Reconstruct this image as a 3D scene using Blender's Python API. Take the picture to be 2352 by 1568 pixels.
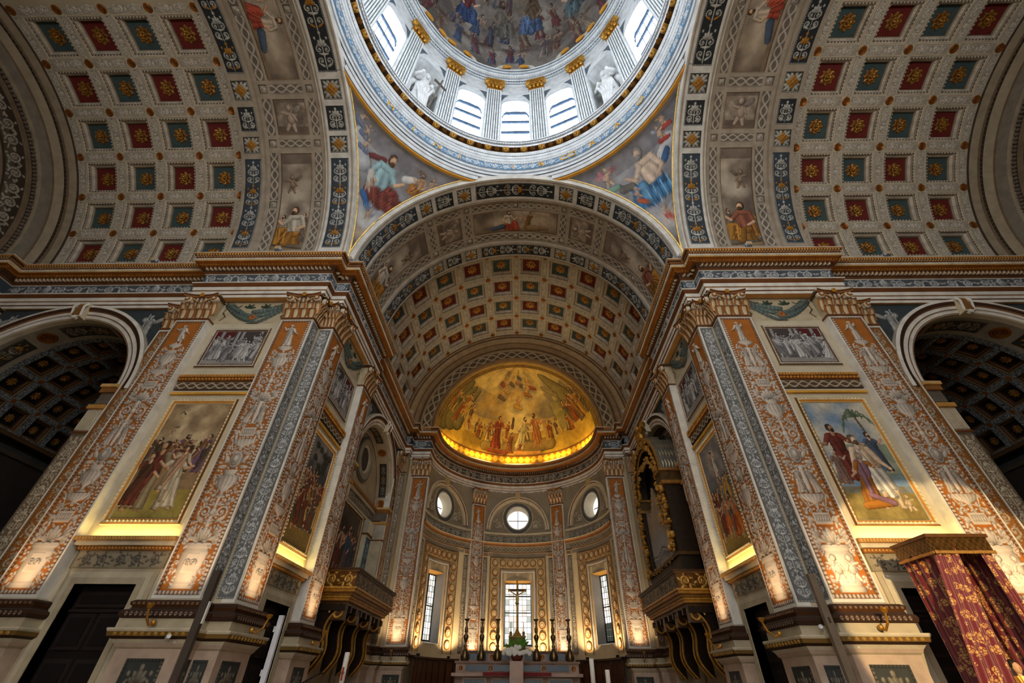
import bpy, math
import numpy as np
from mathutils import Matrix, Vector

# ------------------------------------------------------------------ camera, world, exposure
scene = bpy.context.scene
for o in list(bpy.data.objects): bpy.data.objects.remove(o)
COL = scene.collection
def L(r, g, b):
    c = np.array([r, g, b]) / 255.0
    return tuple(np.where(c <= 0.04045, c / 12.92, ((c + 0.055) / 1.055) ** 2.4))
cam_d = bpy.data.cameras.new('camera'); cam = bpy.data.objects.new('camera', cam_d); COL.objects.link(cam)
cam_d.sensor_width = 36.0; cam_d.lens = 974.2 / 2352 * 36.0; cam_d.clip_end = 300
_rt = Vector((0.99982425, 0.01725888, 0.0073209)); _up = Vector((0.00521647, -0.63119403, 0.77560743)); _fw = Vector((-0.01800702, 0.77543293, 0.63117313))
_m = Matrix.Identity(4)
for i in range(3): _m[i][0], _m[i][1], _m[i][2] = _rt[i], _up[i], -_fw[i]
_m[0][3], _m[1][3], _m[2][3] = 0.2475, -5.528, 1.6
cam.matrix_world = _m; scene.camera = cam
scene.view_settings.view_transform = 'Standard'; scene.view_settings.look = 'None'
scene.view_settings.gamma = 1.0; scene.view_settings.use_curve_mapping = False
scene.view_settings.exposure = 0.3
world = bpy.data.worlds.new('daylight'); scene.world = world; world.use_nodes = True
world.node_tree.nodes['Background'].inputs[0].default_value = (1.0, 0.97, 0.92, 1)
world.node_tree.nodes['Background'].inputs[1].default_value = 1.5
WINDOW_STRENGTH = 8.0        # daylit panes of the drum
APSE_STRENGTH = 1.15          # daylit panes of the apse
UPLIGHT_W = 135.0            # warm bracket lamps at the pilaster feet
STRIP_W = 22.0               # warm strip lamps under the big paintings
VAULT_W = 640.0             # added floodlights, unseen behind the camera, lifting the transept vaults
CONCH_W = 58.0              # warm lamps behind the apse cornice
cy = scene.cycles
cy.max_bounces = 5; cy.diffuse_bounces = 4; cy.glossy_bounces = 2; cy.transmission_bounces = 2
cy.sample_clamp_indirect = 4.0; cy.caustics_reflective = False; cy.caustics_refractive = False
cy.use_denoising = True; cy.use_adaptive_sampling = True; cy.adaptive_threshold = 0.09; cy.adaptive_min_samples = 12
def lamp(name, kind, loc, target, energy, color, parent=None, size=0.3, size_y=None, spot=math.radians(90), blend=0.6, radius=0.05):
    d = bpy.data.lights.new(name, kind); d.energy = energy; d.color = color
    if kind == 'AREA':
        d.shape = 'RECTANGLE'; d.size = size; d.size_y = size_y or size
    if kind == 'SPOT':
        d.spot_size = spot; d.spot_blend = blend; d.shadow_soft_size = radius
    if kind == 'POINT': d.shadow_soft_size = radius
    o = bpy.data.objects.new(name, d); COL.objects.link(o)
    v = (Vector(target) - Vector(loc)).normalized()
    o.matrix_world = Matrix.Translation(loc) @ v.to_track_quat('-Z', 'Y').to_matrix().to_4x4()
    if parent is not None: o.parent = parent
    return o
# low sun reaching in across the nave onto the right-hand pier
lamp('sunbeam', 'SPOT', (3.0, -18.0, 6.5), (12.6, 7.5, 3.0), 27000, (1.0, 0.72, 0.36), spot=math.radians(16.6), blend=0.08, radius=0.1)

# ------------------------------------------------------------------ dimensions (metres)
K = 8.8       # crossing half width (re-entrant corner of the piers)
P = 8.15      # pilaster face
W = 8.5       # wall between the pilasters
AW = 8.95     # wall with the big side arches
ZN, ZB = 14.05, 3.47
ZS = 18.12    # vault axis height
RV = 9.3      # coffered vault radius
APY, APR = 26.7, 6.95
AXO = -0.12   # apse centre line offset
I4 = Matrix.Identity(4)
TL = Matrix(((-1,0,0,0),(0,1,0,0),(0,0,1,0),(0,0,0,1)))
TR = Matrix.Identity(4)
CL = Matrix(((0,-1,0,0),(1,0,0,0),(0,0,1,0),(0,0,0,1)))
CR = Matrix(((0,1,0,0),(1,0,0,0),(0,0,1,0),(0,0,0,1)))
SIDES = (('transept_left', TL), ('transept_right', TR), ('chancel_left', CL), ('chancel_right', CR))
def T(x, y, z): return Matrix.Translation((x, y, z))
def RZ(a): return Matrix.Rotation(a, 4, 'Z')
def RX(a): return Matrix.Rotation(a, 4, 'X')
def RY(a): return Matrix.Rotation(a, 4, 'Y')
def SC(x, y, z): return Matrix.Diagonal((x, y, z, 1))

# ------------------------------------------------------------------ palette
CREAM = L(206,194,168); CREAM2 = L(188,174,146); WHITE = L(222,218,208); STONE = L(178,168,150)
BROWN = L(110,66,30); DBROWN = L(62,40,26); OCHRE = L(168,100,36); GOLDC = L(196,138,48); GREYB = L(92,100,104)
SLATE = L(62,74,84); ORN = L(206,194,180); BLACK = L(16,14,14); PINKST = L(190,166,146)
GRN = L(66,86,88); RED = L(108,36,32); DWOOD = L(46,26,14)

# ------------------------------------------------------------------ materials
MATS = {}
def mat(name):
    m = bpy.data.materials.new(name); m.use_nodes = True
    nt = m.node_tree; b = nt.nodes['Principled BSDF']; MATS[name] = m
    return m, nt, b
def mk_paint(name, rough=0.7, metal=0.0, spec=0.25, lo=0.78, scale=2.2, bump=0.0):
    m, nt, b = mat(name)
    at = nt.nodes.new('ShaderNodeAttribute'); at.attribute_name = 'Col'
    tc = nt.nodes.new('ShaderNodeTexCoord')
    n1 = nt.nodes.new('ShaderNodeTexNoise'); n1.inputs['Scale'].default_value = scale; n1.inputs['Detail'].default_value = 6
    nt.links.new(tc.outputs['Object'], n1.inputs['Vector'])
    mr = nt.nodes.new('ShaderNodeMapRange'); mr.inputs[1].default_value = 0.3; mr.inputs[2].default_value = 0.62
    mr.inputs[3].default_value = lo; mr.inputs[4].default_value = 1.04
    nt.links.new(n1.outputs['Fac'], mr.inputs[0])
    mx = nt.nodes.new('ShaderNodeVectorMath'); mx.operation = 'SCALE'
    nt.links.new(at.outputs['Color'], mx.inputs[0]); nt.links.new(mr.outputs[0], mx.inputs['Scale'])
    nt.links.new(mx.outputs[0], b.inputs['Base Color'])
    b.inputs['Roughness'].default_value = rough; b.inputs['Metallic'].default_value = metal
    b.inputs['Specular IOR Level'].default_value = spec
    if bump:
        bp = nt.nodes.new('ShaderNodeBump'); bp.inputs['Strength'].default_value = bump; bp.inputs['Distance'].default_value = 0.02
        n2 = nt.nodes.new('ShaderNodeTexNoise'); n2.inputs['Scale'].default_value = 14; n2.inputs['Detail'].default_value = 4
        nt.links.new(tc.outputs['Object'], n2.inputs['Vector']); nt.links.new(n2.outputs['Fac'], bp.inputs['Height']); nt.links.new(bp.outputs[0], b.inputs['Normal'])
    return m
PAINT = mk_paint('painted_stucco')
WALLM = mk_paint('plaster', lo=0.84, scale=0.9, bump=0.1)
GILT = mk_paint('gilding', rough=0.38, metal=0.55, spec=0.5, lo=0.6, scale=7)
WOODM = mk_paint('dark_wood', rough=0.45, lo=0.6, scale=5)
METALM = mk_paint('metal', rough=0.3, metal=0.85, spec=0.5, lo=0.75, scale=6)
MARBLE = mk_paint('marble', rough=0.25, spec=0.5, lo=0.35, scale=6)
WAX = mk_paint('wax', rough=0.5, lo=0.95)
def mk_rib(name, base, dark, scale):
    m, nt, b = mat(name)
    tc = nt.nodes.new('ShaderNodeTexCoord')
    v = nt.nodes.new('ShaderNodeTexVoronoi'); v.feature = 'DISTANCE_TO_EDGE'; v.inputs['Scale'].default_value = scale
    ns = nt.nodes.new('ShaderNodeTexNoise'); ns.inputs['Scale'].default_value = scale * 0.7; ns.inputs['Detail'].default_value = 3
    nt.links.new(tc.outputs['Object'], ns.inputs['Vector'])
    ad = nt.nodes.new('ShaderNodeMix'); ad.data_type = 'VECTOR'; ad.inputs['Factor'].default_value = 0.12
    nt.links.new(tc.outputs['Object'], ad.inputs['A']); nt.links.new(ns.outputs['Color'], ad.inputs['B'])
    nt.links.new(ad.outputs['Result'], v.inputs['Vector'])
    rp = nt.nodes.new('ShaderNodeValToRGB'); rp.color_ramp.elements[0].position = 0.02; rp.color_ramp.elements[1].position = 0.16
    rp.color_ramp.elements[0].color = (*dark, 1); rp.color_ramp.elements[1].color = (*base, 1)
    nt.links.new(v.outputs['Distance'], rp.inputs[0]); nt.links.new(rp.outputs[0], b.inputs['Base Color'])
    bp = nt.nodes.new('ShaderNodeBump'); bp.inputs['Strength'].default_value = 0.5; bp.inputs['Distance'].default_value = 0.03
    nt.links.new(v.outputs['Distance'], bp.inputs['Height']); nt.links.new(bp.outputs[0], b.inputs['Normal'])
    b.inputs['Roughness'].default_value = 0.75; b.inputs['Specular IOR Level'].default_value = 0.2
    return m
RIBD = mk_rib('rib_stucco_dim', L(128,132,134), L(56,58,60), 9.0)
def mk_emit(name, col, s):
    m = bpy.data.materials.new(name); m.use_nodes = True; nt = m.node_tree; nt.nodes.clear()
    e = nt.nodes.new('ShaderNodeEmission'); e.inputs[0].default_value = (*col, 1); e.inputs[1].default_value = s
    o = nt.nodes.new('ShaderNodeOutputMaterial'); nt.links.new(e.outputs[0], o.inputs[0]); MATS[name] = m
    return m
DAYPANE = mk_emit('daylit_pane', (0.92, 0.97, 1.0), WINDOW_STRENGTH)
APANE = [mk_emit('daylit_pane_clear', (1.0, 0.97, 0.92), APSE_STRENGTH), mk_emit('daylit_pane_green', (0.82, 0.86, 0.74), APSE_STRENGTH * 0.55), mk_emit('daylit_pane_rose', (1.0, 0.88, 0.78), APSE_STRENGTH * 0.75), mk_emit('daylit_pane_deep', (0.16, 0.19, 0.15), APSE_STRENGTH * 0.25)]
STRIPM = mk_emit('lamp_glow', (1.0, 0.74, 0.28), 2.0)
def mk_brocade():
    m, nt, b = mat('red_brocade')
    tc = nt.nodes.new('ShaderNodeTexCoord')
    v = nt.nodes.new('ShaderNodeTexVoronoi'); v.inputs['Scale'].default_value = 5.5
    v2 = nt.nodes.new('ShaderNodeTexVoronoi'); v2.feature = 'DISTANCE_TO_EDGE'; v2.inputs['Scale'].default_value = 17
    nt.links.new(tc.outputs['Object'], v.inputs['Vector']); nt.links.new(tc.outputs['Object'], v2.inputs['Vector'])
    a = nt.nodes.new('ShaderNodeMath'); a.operation = 'LESS_THAN'; a.inputs[1].default_value = 0.46
    c = nt.nodes.new('ShaderNodeMath'); c.operation = 'GREATER_THAN'; c.inputs[1].default_value = 0.09
    d = nt.nodes.new('ShaderNodeMath'); d.operation = 'MULTIPLY'
    nt.links.new(v.outputs['Distance'], a.inputs[0]); nt.links.new(v2.outputs['Distance'], c.inputs[0])
    nt.links.new(a.outputs[0], d.inputs[0]); nt.links.new(c.outputs[0], d.inputs[1])
    mx = nt.nodes.new('ShaderNodeMix'); mx.data_type = 'RGBA'
    mx.inputs['A'].default_value = (*L(100,5,14), 1); mx.inputs['B'].default_value = (*L(190,140,70), 1)
    nt.links.new(d.outputs[0], mx.inputs['Factor']); nt.links.new(mx.outputs['Result'], b.inputs['Base Color'])
    b.inputs['Roughness'].default_value = 0.55; b.inputs['Sheen Weight'].default_value = 0.3
    return m
BROCADE = mk_brocade()

# ------------------------------------------------------------------ mesh helpers
def set_common(o, parent, M):
    COL.objects.link(o)
    if parent is not None: o.parent = parent
    if M is not None: o.matrix_basis = M
    return o
def inst(mesh, name, parent=None, M=None, kind=None):
    o = set_common(bpy.data.objects.new(name, mesh), parent, M)
    if kind: o['kind'] = kind
    return o
def root(name, label, cat, kind=None, group=None, M=None):
    o = bpy.data.objects.new(name, None); COL.objects.link(o); o.empty_display_size = 0.2
    o['label'] = label; o['category'] = cat
    if kind: o['kind'] = kind
    if group: o['group'] = group
    if M is not None: o.matrix_basis = M
    return o
def tag(o, label, cat, kind=None, group=None):
    o['label'] = label; o['category'] = cat
    if kind: o['kind'] = kind
    if group: o['group'] = group
    return o
class MB:
    def __init__(s): s.v = []; s.f = []; s.c = []
    def face(s, pts, col):
        n = len(s.v); s.v += [tuple(p) for p in pts]; s.f.append(tuple(range(n, n + len(pts)))); s.c.append(col); return s
    def box(s, x0, x1, y0, y1, z0, z1, col, top=None):
        n = len(s.v)
        s.v += [(x0,y0,z0),(x1,y0,z0),(x1,y1,z0),(x0,y1,z0),(x0,y0,z1),(x1,y0,z1),(x1,y1,z1),(x0,y1,z1)]
        for k, q in enumerate(((0,1,2,3),(4,5,6,7),(0,1,5,4),(1,2,6,5),(2,3,7,6),(3,0,4,7))):
            s.f.append(tuple(n + i for i in q)); s.c.append(top if (k == 1 and top) else col)
        return s
    def grid(s, G, col, close=False):
        """G[i][j] points; col = colour, or function (i, j)"""
        n = len(s.v); ni = len(G); nj = len(G[0])
        for r in G: s.v += [tuple(p) for p in r]
        for i in range(ni - 1):
            for j in range(nj - (0 if close else 1)):
                j2 = (j + 1) % nj
                s.f.append((n+i*nj+j, n+i*nj+j2, n+(i+1)*nj+j2, n+(i+1)*nj+j)); s.c.append(col(i, j) if callable(col) else col)
        return s
    def lathe(s, prof, cx=0, cy=0, seg=16, col=CREAM, a0=0, a1=2*math.pi, axis='z', cz=0):
        """prof: (r, z[, col])"""
        full = abs(a1 - a0 - 2*math.pi) < 1e-6; n = seg if full else seg + 1; G = []
        for p in prof:
            r = []
            for k in range(n):
                a = a0 + (a1 - a0) * k / seg
                q = (p[0]*math.sin(a), p[0]*math.cos(a))
                r.append((cx+q[0], cy+q[1], cz+p[1]) if axis == 'z' else (cx+q[0], cy-p[1], cz+q[1]))
            G.append(r)
        return s.grid(G, (lambda i, j: prof[i][2] if len(prof[i]) > 2 else col), close=full)
    def tube(s, pts, r, seg=6, col=CREAM):
        pts = [Vector(p) for p in pts]; G = []
        rr = r if isinstance(r, (list, tuple)) else [r]*len(pts)
        for i, p in enumerate(pts):
            t = (pts[min(i+1, len(pts)-1)] - pts[max(i-1, 0)]).normalized()
            a = Vector((0,0,1)) if abs(t.z) < 0.9 else Vector((1,0,0))
            u = t.cross(a).normalized(); w = t.cross(u)
            G.append([tuple(p + u*math.cos(k*2*math.pi/seg)*rr[i] + w*math.sin(k*2*math.pi/seg)*rr[i]) for k in range(seg)])
        s.grid(G, col, close=True)
        s.face(G[0], col); s.face(G[-1], col); return s
    def ball(s, c, r, col, nu=8, nv=6, sc=(1,1,1)):
        G = [[(c[0]+r*sc[0]*math.sin(math.pi*i/nv)*math.cos(2*math.pi*j/nu), c[1]+r*sc[1]*math.sin(math.pi*i/nv)*math.sin(2*math.pi*j/nu), c[2]+r*sc[2]*math.cos(math.pi*i/nv)) for j in range(nu)] for i in range(nv+1)]
        return s.grid(G, col, close=True)
    def sweep(s, path, prof, pre=None, post=None, sign=1):
        """path: plan points; prof: (offset, z, col of the strip to the next); mitred corners"""
        p = [Vector(q) for q in path]; n = len(p); nr = []
        def nrm(a, b):
            t = (b - a).normalized(); return Vector((-t.y, t.x)) * sign
        for i in range(n):
            a = p[i-1] if i > 0 else (Vector(pre) if pre else None)
            b = p[i+1] if i < n-1 else (Vector(post) if post else None)
            if a is None: nr.append(nrm(p[i], b))
            elif b is None: nr.append(nrm(a, p[i]))
            else:
                n1, n2 = nrm(a, p[i]), nrm(p[i], b); m = n1 + n2
                nr.append(m / max(m.dot(n1), 0.2))
        G = [[(p[i].x + nr[i].x*o[0], p[i].y + nr[i].y*o[0], o[1]) for i in range(n)] for o in prof]
        return s.grid(G, lambda i, j: prof[i][2])
    def arc(s, c, prof, a0=0.0, a1=math.pi, n=32, axis='y'):
        """prof: (r, depth, col) swept about an axis through c (two coords); axis y: (x, depth, z); axis x: (depth, y, z)"""
        G = []
        for p in prof:
            r = []
            for k in range(n+1):
                a = a0 + (a1-a0)*k/n; h, z = c[0] + p[0]*math.cos(a), c[1] + p[0]*math.sin(a)
                r.append((h, p[1], z) if axis == 'y' else (p[1], h, z))
            G.append(r)
        return s.grid(G, lambda i, j: prof[i][2])
    def mesh(s, name, m=None, smooth=False):
        me = bpy.data.meshes.new(name); me.from_pydata(s.v, [], s.f)
        a = me.attributes.new('Col', 'FLOAT_COLOR', 'FACE')
        arr = np.ones((len(s.f), 4), np.float32); arr[:, :3] = np.array(s.c, np.float32).reshape(-1, 3)
        a.data.foreach_set('color', arr.ravel())
        if smooth: me.polygons.foreach_set('use_smooth', np.ones(len(s.f), bool))
        me.materials.append(m or PAINT); return me
    def build(s, name, parent=None, M=None, m=None, smooth=False, kind=None):
        return inst(s.mesh(name, m, smooth), name, parent, M, kind)
CACHE = {}
def once(key, fn):
    if key not in CACHE: CACHE[key] = fn()
    return CACHE[key]

# ------------------------------------------------------------------ painted / low-relief canvases
def smooth_noise(ny, nx, cells, seed, octs=3):
    r = np.random.default_rng(seed); out = np.zeros((ny, nx)); amp = 1.0; tot = 0
    for k in range(octs):
        cy_, cx_ = max(2, int(cells*ny/max(nx, ny)*2**k) + 2), max(2, int(cells*nx/max(nx, ny)*2**k) + 2)
        g = r.random((cy_+1, cx_+1)); Y = np.linspace(0, cy_-1e-6, ny); X = np.linspace(0, cx_-1e-6, nx)
        iy, ix = Y.astype(int), X.astype(int); fy, fx = Y-iy, X-ix; fy = fy*fy*(3-2*fy); fx = fx*fx*(3-2*fx)
        a = g[np.ix_(iy, ix)]*(1-fx) + g[np.ix_(iy, ix+1)]*fx; b = g[np.ix_(iy+1, ix)]*(1-fx) + g[np.ix_(iy+1, ix+1)]*fx
        out += amp*(a*(1-fy)[:, None] + b*fy[:, None]); tot += amp; amp *= 0.5
    return out/tot
class Cv:
    """x in [-w/2, w/2], y in [0, h]; H relief height, C linear colour"""
    def __init__(s, w, h, res, bg):
        s.w, s.h = w, h; s.nx = max(2, int(round(w*res))+1); s.ny = max(2, int(round(h*res))+1)
        s.xs = np.linspace(-w/2, w/2, s.nx); s.ys = np.linspace(0, h, s.ny)
        s.H = np.zeros((s.ny, s.nx)); s.C = np.tile(np.array(bg, float), (s.ny, s.nx, 1))
        s.mir = False; s.k = 1.0
    def win(s, x0, x1, y0, y1):
        a, b = np.searchsorted(s.xs, x0), np.searchsorted(s.xs, x1); c, d = np.searchsorted(s.ys, y0), np.searchsorted(s.ys, y1)
        if a >= b or c >= d: return None
        return slice(c, d), slice(a, b), s.xs[a:b][None, :], s.ys[c:d][:, None]
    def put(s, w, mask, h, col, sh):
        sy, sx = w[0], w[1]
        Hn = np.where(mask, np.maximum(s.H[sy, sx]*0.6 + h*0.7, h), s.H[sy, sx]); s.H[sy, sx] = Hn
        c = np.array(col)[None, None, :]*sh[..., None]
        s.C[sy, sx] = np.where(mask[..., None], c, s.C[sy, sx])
    def ell(s, cx, cy, rx, ry, h=0.03, col=ORN, rot=0.0, line=0.55):
        if s.mir and abs(cx) > 1e-6:
            s.mir = False; s.ell(-cx, cy, rx, ry, h, col, -rot, line); s.ell(cx, cy, rx, ry, h, col, rot, line); s.mir = True; return
        m = max(rx, ry)*(1.5 if h == 0 and line != 1.0 else 1)
        w = s.win(cx-m, cx+m, cy-m, cy+m)
        if w is None: return
        if h == 0 and line != 1.0:   # soft cloud
            a = np.exp(-1.6*(((w[2]-cx)/rx)**2+((w[3]-cy)/ry)**2)**1.5)[..., None]*0.9; s.C[w[0], w[1]] = s.C[w[0], w[1]]*(1-a)+np.array(col)*a; return
        X, Y = w[2]-cx, w[3]-cy; c, n = math.cos(rot), math.sin(rot)
        u, v = (X*c+Y*n)/rx, (-X*n+Y*c)/ry; q = u*u+v*v; t = np.sqrt(np.clip(1-q, 0, 1))
        nx_, ny_ = X/m, Y/m
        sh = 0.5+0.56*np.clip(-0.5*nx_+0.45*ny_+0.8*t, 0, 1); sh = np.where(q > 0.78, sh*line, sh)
        s.put(w, q < 1, h*t, col, sh)
    def cap(s, x0, y0, x1, y1, r0, r1=None, h=0.025, col=ORN, line=0.6):
        if s.mir:
            s.mir = False; s.cap(-x0, y0, -x1, y1, r0, r1, h, col, line); s.cap(x0, y0, x1, y1, r0, r1, h, col, line); s.mir = True; return
        r1 = r0 if r1 is None else r1; m = max(r0, r1)
        w = s.win(min(x0, x1)-m, max(x0, x1)+m, min(y0, y1)-m, max(y0, y1)+m)
        if w is None: return
        dx, dy = x1-x0, y1-y0; l2 = dx*dx+dy*dy+1e-9
        t = np.clip(((w[2]-x0)*dx+(w[3]-y0)*dy)/l2, 0, 1); ex, ey = w[2]-(x0+t*dx), w[3]-(y0+t*dy)
        r = r0+(r1-r0)*t; q = (ex*ex+ey*ey)/(r*r); tt = np.sqrt(np.clip(1-q, 0, 1))
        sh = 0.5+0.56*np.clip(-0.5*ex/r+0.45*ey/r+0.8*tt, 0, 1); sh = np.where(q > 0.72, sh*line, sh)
        s.put(w, q < 1, h*tt, col, sh)
    def rect(s, x0, x1, y0, y1, col, h=0.0, sh=1.0):
        w = s.win(x0, x1, y0, y1)
        if w is None: return
        s.H[w[0], w[1]] = h; s.C[w[0], w[1]] = np.array(col)*sh
    def prof(s, cx, pts, h=0.04, col=ORN, flute=0):
        """turned shape: pts (y, halfwidth) rising"""
        ys = [p[0] for p in pts]; ws = [p[1] for p in pts]; m = max(ws)
        w = s.win(cx-m, cx+m, ys[0], ys[-1])
        if w is None: return
        hw = np.interp(w[3], ys, ws); u = (w[2]-cx)/np.maximum(hw, 1e-4); t = np.sqrt(np.clip(1-u*u, 0, 1))
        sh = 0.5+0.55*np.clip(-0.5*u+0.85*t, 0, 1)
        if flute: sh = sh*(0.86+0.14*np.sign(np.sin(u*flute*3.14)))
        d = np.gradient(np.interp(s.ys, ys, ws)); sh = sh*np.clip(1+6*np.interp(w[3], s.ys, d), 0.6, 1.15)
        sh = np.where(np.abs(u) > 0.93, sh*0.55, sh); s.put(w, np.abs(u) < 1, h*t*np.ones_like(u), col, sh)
    def spiral(s, cx, cy, r, a0, turns, d=1, th=0.03, h=0.025, col=ORN, n=None):
        n = n or int(10*turns)+4; p = None
        for k in range(n+1):
            t = k/n; rr = r*(1-0.86*t); a = a0+d*turns*2*math.pi*t; q = (cx+rr*math.cos(a), cy+rr*math.sin(a), th*(1-0.5*t))
            if p: s.cap(p[0], p[1], q[0], q[1], p[2], q[2], h, col)
            p = q
        s.ell(cx, cy, th*1.3, th*1.3, h*1.2, col)
    def leaf(s, x, y, l, wd, a, h=0.025, col=ORN):
        s.ell(x+math.cos(a)*l/2, y+math.sin(a)*l/2, l/2, wd/2, h, col, a)
        c2 = tuple(np.array(col)*0.6); s.cap(x, y, x+math.cos(a)*l*0.8, y+math.sin(a)*l*0.8, wd*0.07, wd*0.03, h*1.05, c2)
    def tuft(s, x, y, r, n=5, a0=math.pi/2, sp=2.2, col=ORN, wd=0.4):
        for k in sorted(range(n), key=lambda k: -abs(k-(n-1)/2)):
            a = a0 + (k-(n-1)/2)*sp/max(n-1, 1); s.leaf(x, y, r*(1-0.12*abs(k-(n-1)/2)), r*wd, a, col=col)
    def bead(s, x0, x1, y0, y1, pitch, col, dark, along='y', h=0.02):
        w = s.win(x0, x1, y0, y1)
        if w is None: return
        t = (w[3] if along == 'y' else w[2])*np.ones((w[3].shape[0], w[2].shape[1])); u = (w[2] if along == 'y' else w[3])*np.ones_like(t)
        c, hw = ((x0+x1)/2, (x1-x0)/2) if along == 'y' else ((y0+y1)/2, (y1-y0)/2)
        v = np.abs(np.sin(t*math.pi/pitch))*np.sqrt(np.clip(1-((u-c)/hw)**2, 0, 1))
        m = np.clip(v*1.6-0.35, 0, 1)
        s.H[w[0], w[1]] = h*m; s.C[w[0], w[1]] = np.array(dark)*(1-m[..., None])+np.array(col)*m[..., None]
    def border(s, b, pitch, col=ORN, dark=DBROWN, h=0.02):
        x, t = s.w/2, s.h
        s.bead(-x, -x+b, 0, t+1, pitch, col, dark, 'y', h); s.bead(x-b, x+1, 0, t+1, pitch, col, dark, 'y', h)
        s.bead(-x, x+1, 0, b, pitch, col, dark, 'x', h); s.bead(-x, x+1, t-b, t+1, pitch, col, dark, 'x', h)
    # ---- people in paint
    def robe(s, x0, y0, x1, y1, w0, w1, col, h=0.03, folds=3.0, ph=0.0, belly=0.0):
        """draped cloth between two points: widths w0 -> w1, pleats along it"""
        dx, dy = x1-x0, y1-y0; ln = math.hypot(dx, dy)+1e-9; m = max(w0, w1)*1.2
        w = s.win(min(x0, x1)-m, max(x0, x1)+m, min(y0, y1)-m*0.3, max(y0, y1)+m*0.3)
        if w is None: return
        X, Y = w[2]-x0, w[3]-y0; t = (X*dx+Y*dy)/ln/ln; v = (X*dy-Y*dx)/ln
        hw = w0+(w1-w0)*np.clip(t, 0, 1)+belly*np.sin(np.clip(t, 0, 1)*math.pi); hw = hw*(1+0.05*np.sin(t*9+ph)); u = v/np.maximum(hw, 1e-4); q = np.sqrt(np.clip(1-u*u, 0, 1))
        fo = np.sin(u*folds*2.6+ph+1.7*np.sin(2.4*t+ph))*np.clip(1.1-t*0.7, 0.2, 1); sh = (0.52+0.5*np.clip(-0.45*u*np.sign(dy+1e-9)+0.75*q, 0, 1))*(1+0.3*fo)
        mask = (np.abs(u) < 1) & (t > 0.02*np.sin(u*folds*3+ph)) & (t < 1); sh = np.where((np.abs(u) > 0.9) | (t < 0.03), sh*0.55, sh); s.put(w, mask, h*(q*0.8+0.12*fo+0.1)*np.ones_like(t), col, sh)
    def fig(s, x, y, h, robe, skin=L(214,172,138), hair=L(70,48,34), lean=0.0, arm=0.6, arm2=-0.5, h0=0.03, robe2=None, seed=0):
        r = np.random.default_rng(seed); robe2 = robe2 or tuple(np.array(robe)*0.8); lx = lean*h; st = (r.random()-0.5)*0.12*h; nude = r.random() < 0.25
        for q in (-1, 1): s.cap(x+q*0.07*h+st*0.3, y+0.22*h, x+q*0.085*h+st, y+0.02*h, 0.04*h, 0.024*h, h0*0.5, skin); s.ell(x+q*0.1*h+st, y+0.015*h, 0.045*h, 0.018*h, h0*0.5, skin)
        s.robe(x+st, y+(0.22 if nude else 0.03)*h, x+lx*0.55, y+0.58*h, 0.17*h, 0.1*h, robe, h0, 2.5+r.random()*2, r.random()*6)
        s.robe(x+lx*0.45, y+0.5*h, x+lx*0.92, y+0.82*h, 0.1*h, 0.1*h, skin if nude else robe2, h0, 2.0, r.random()*6, 0.015*h)
        s.robe(x+st+0.05*h, y+0.12*h, x+lx*0.9-0.07*h, y+0.8*h, 0.055*h, 0.045*h, robe2 if not nude else robe, h0*1.1, 1.6, r.random()*6)
        for sg, a in ((-1, arm2), (1, arm)):
            sx, sy = x+lx*0.88+sg*0.1*h, y+0.77*h; ex, ey = sx+sg*0.09*h*math.cos(a), sy-0.12*h+0.1*h*math.sin(a)
            hx, hy = ex+sg*0.12*h*math.cos(a*1.3), ey+0.13*h*math.sin(a*1.3)
            s.cap(sx, sy, ex, ey, 0.045*h, 0.036*h, h0*1.1, skin if nude else robe); s.cap(ex, ey, hx, hy, 0.03*h, 0.02*h, h0*1.1, skin); s.ell(hx, hy, 0.026*h, 0.024*h, h0*1.1, skin)
        s.cap(x+lx*0.95, y+0.79*h, x+lx, y+0.86*h, 0.035*h, 0.03*h, h0, skin); f = 1 if arm > arm2 else -1
        s.ell(x+lx*1.05-0.008*h*f, y+0.915*h, 0.062*h, 0.07*h, h0*1.1, hair); s.ell(x+lx*1.05+0.014*h*f, y+0.9*h, 0.045*h, 0.056*h, h0*1.2, skin)
        if r.random() < 0.5: s.ell(x+lx*1.05+0.02*h*f, y+0.865*h, 0.034*h, 0.036*h, h0*1.25, hair)
    def putto(s, x, y, h, skin=L(216,184,160), wing=None, flip=1):
        if wing: s.leaf(x-0.08*h*flip, y+0.62*h, 0.45*h, 0.2*h, math.pi/2+0.9*flip, col=wing)
        s.cap(x+0.05*h*flip, y+0.32*h, x+0.2*h*flip, y+0.06*h, 0.1*h, 0.06*h, 0.03, skin); s.cap(x-0.04*h*flip, y+0.32*h, x-0.12*h*flip, y+0.02*h, 0.1*h, 0.06*h, 0.03, skin)
        s.ell(x, y+0.46*h, 0.15*h, 0.22*h, 0.035, skin); s.cap(x+0.1*h*flip, y+0.6*h, x+0.34*h*flip, y+0.66*h, 0.06*h, 0.045*h, 0.03, skin)
        s.cap(x-0.1*h*flip, y+0.58*h, x-0.2*h*flip, y+0.4*h, 0.06*h, 0.045*h, 0.03, skin)
        s.ell(x+0.03*h*flip, y+0.83*h, 0.125*h, 0.135*h, 0.035, tuple(np.array(skin)*0.7)); s.ell(x+0.045*h*flip, y+0.81*h, 0.1*h, 0.11*h, 0.04, skin)
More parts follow.
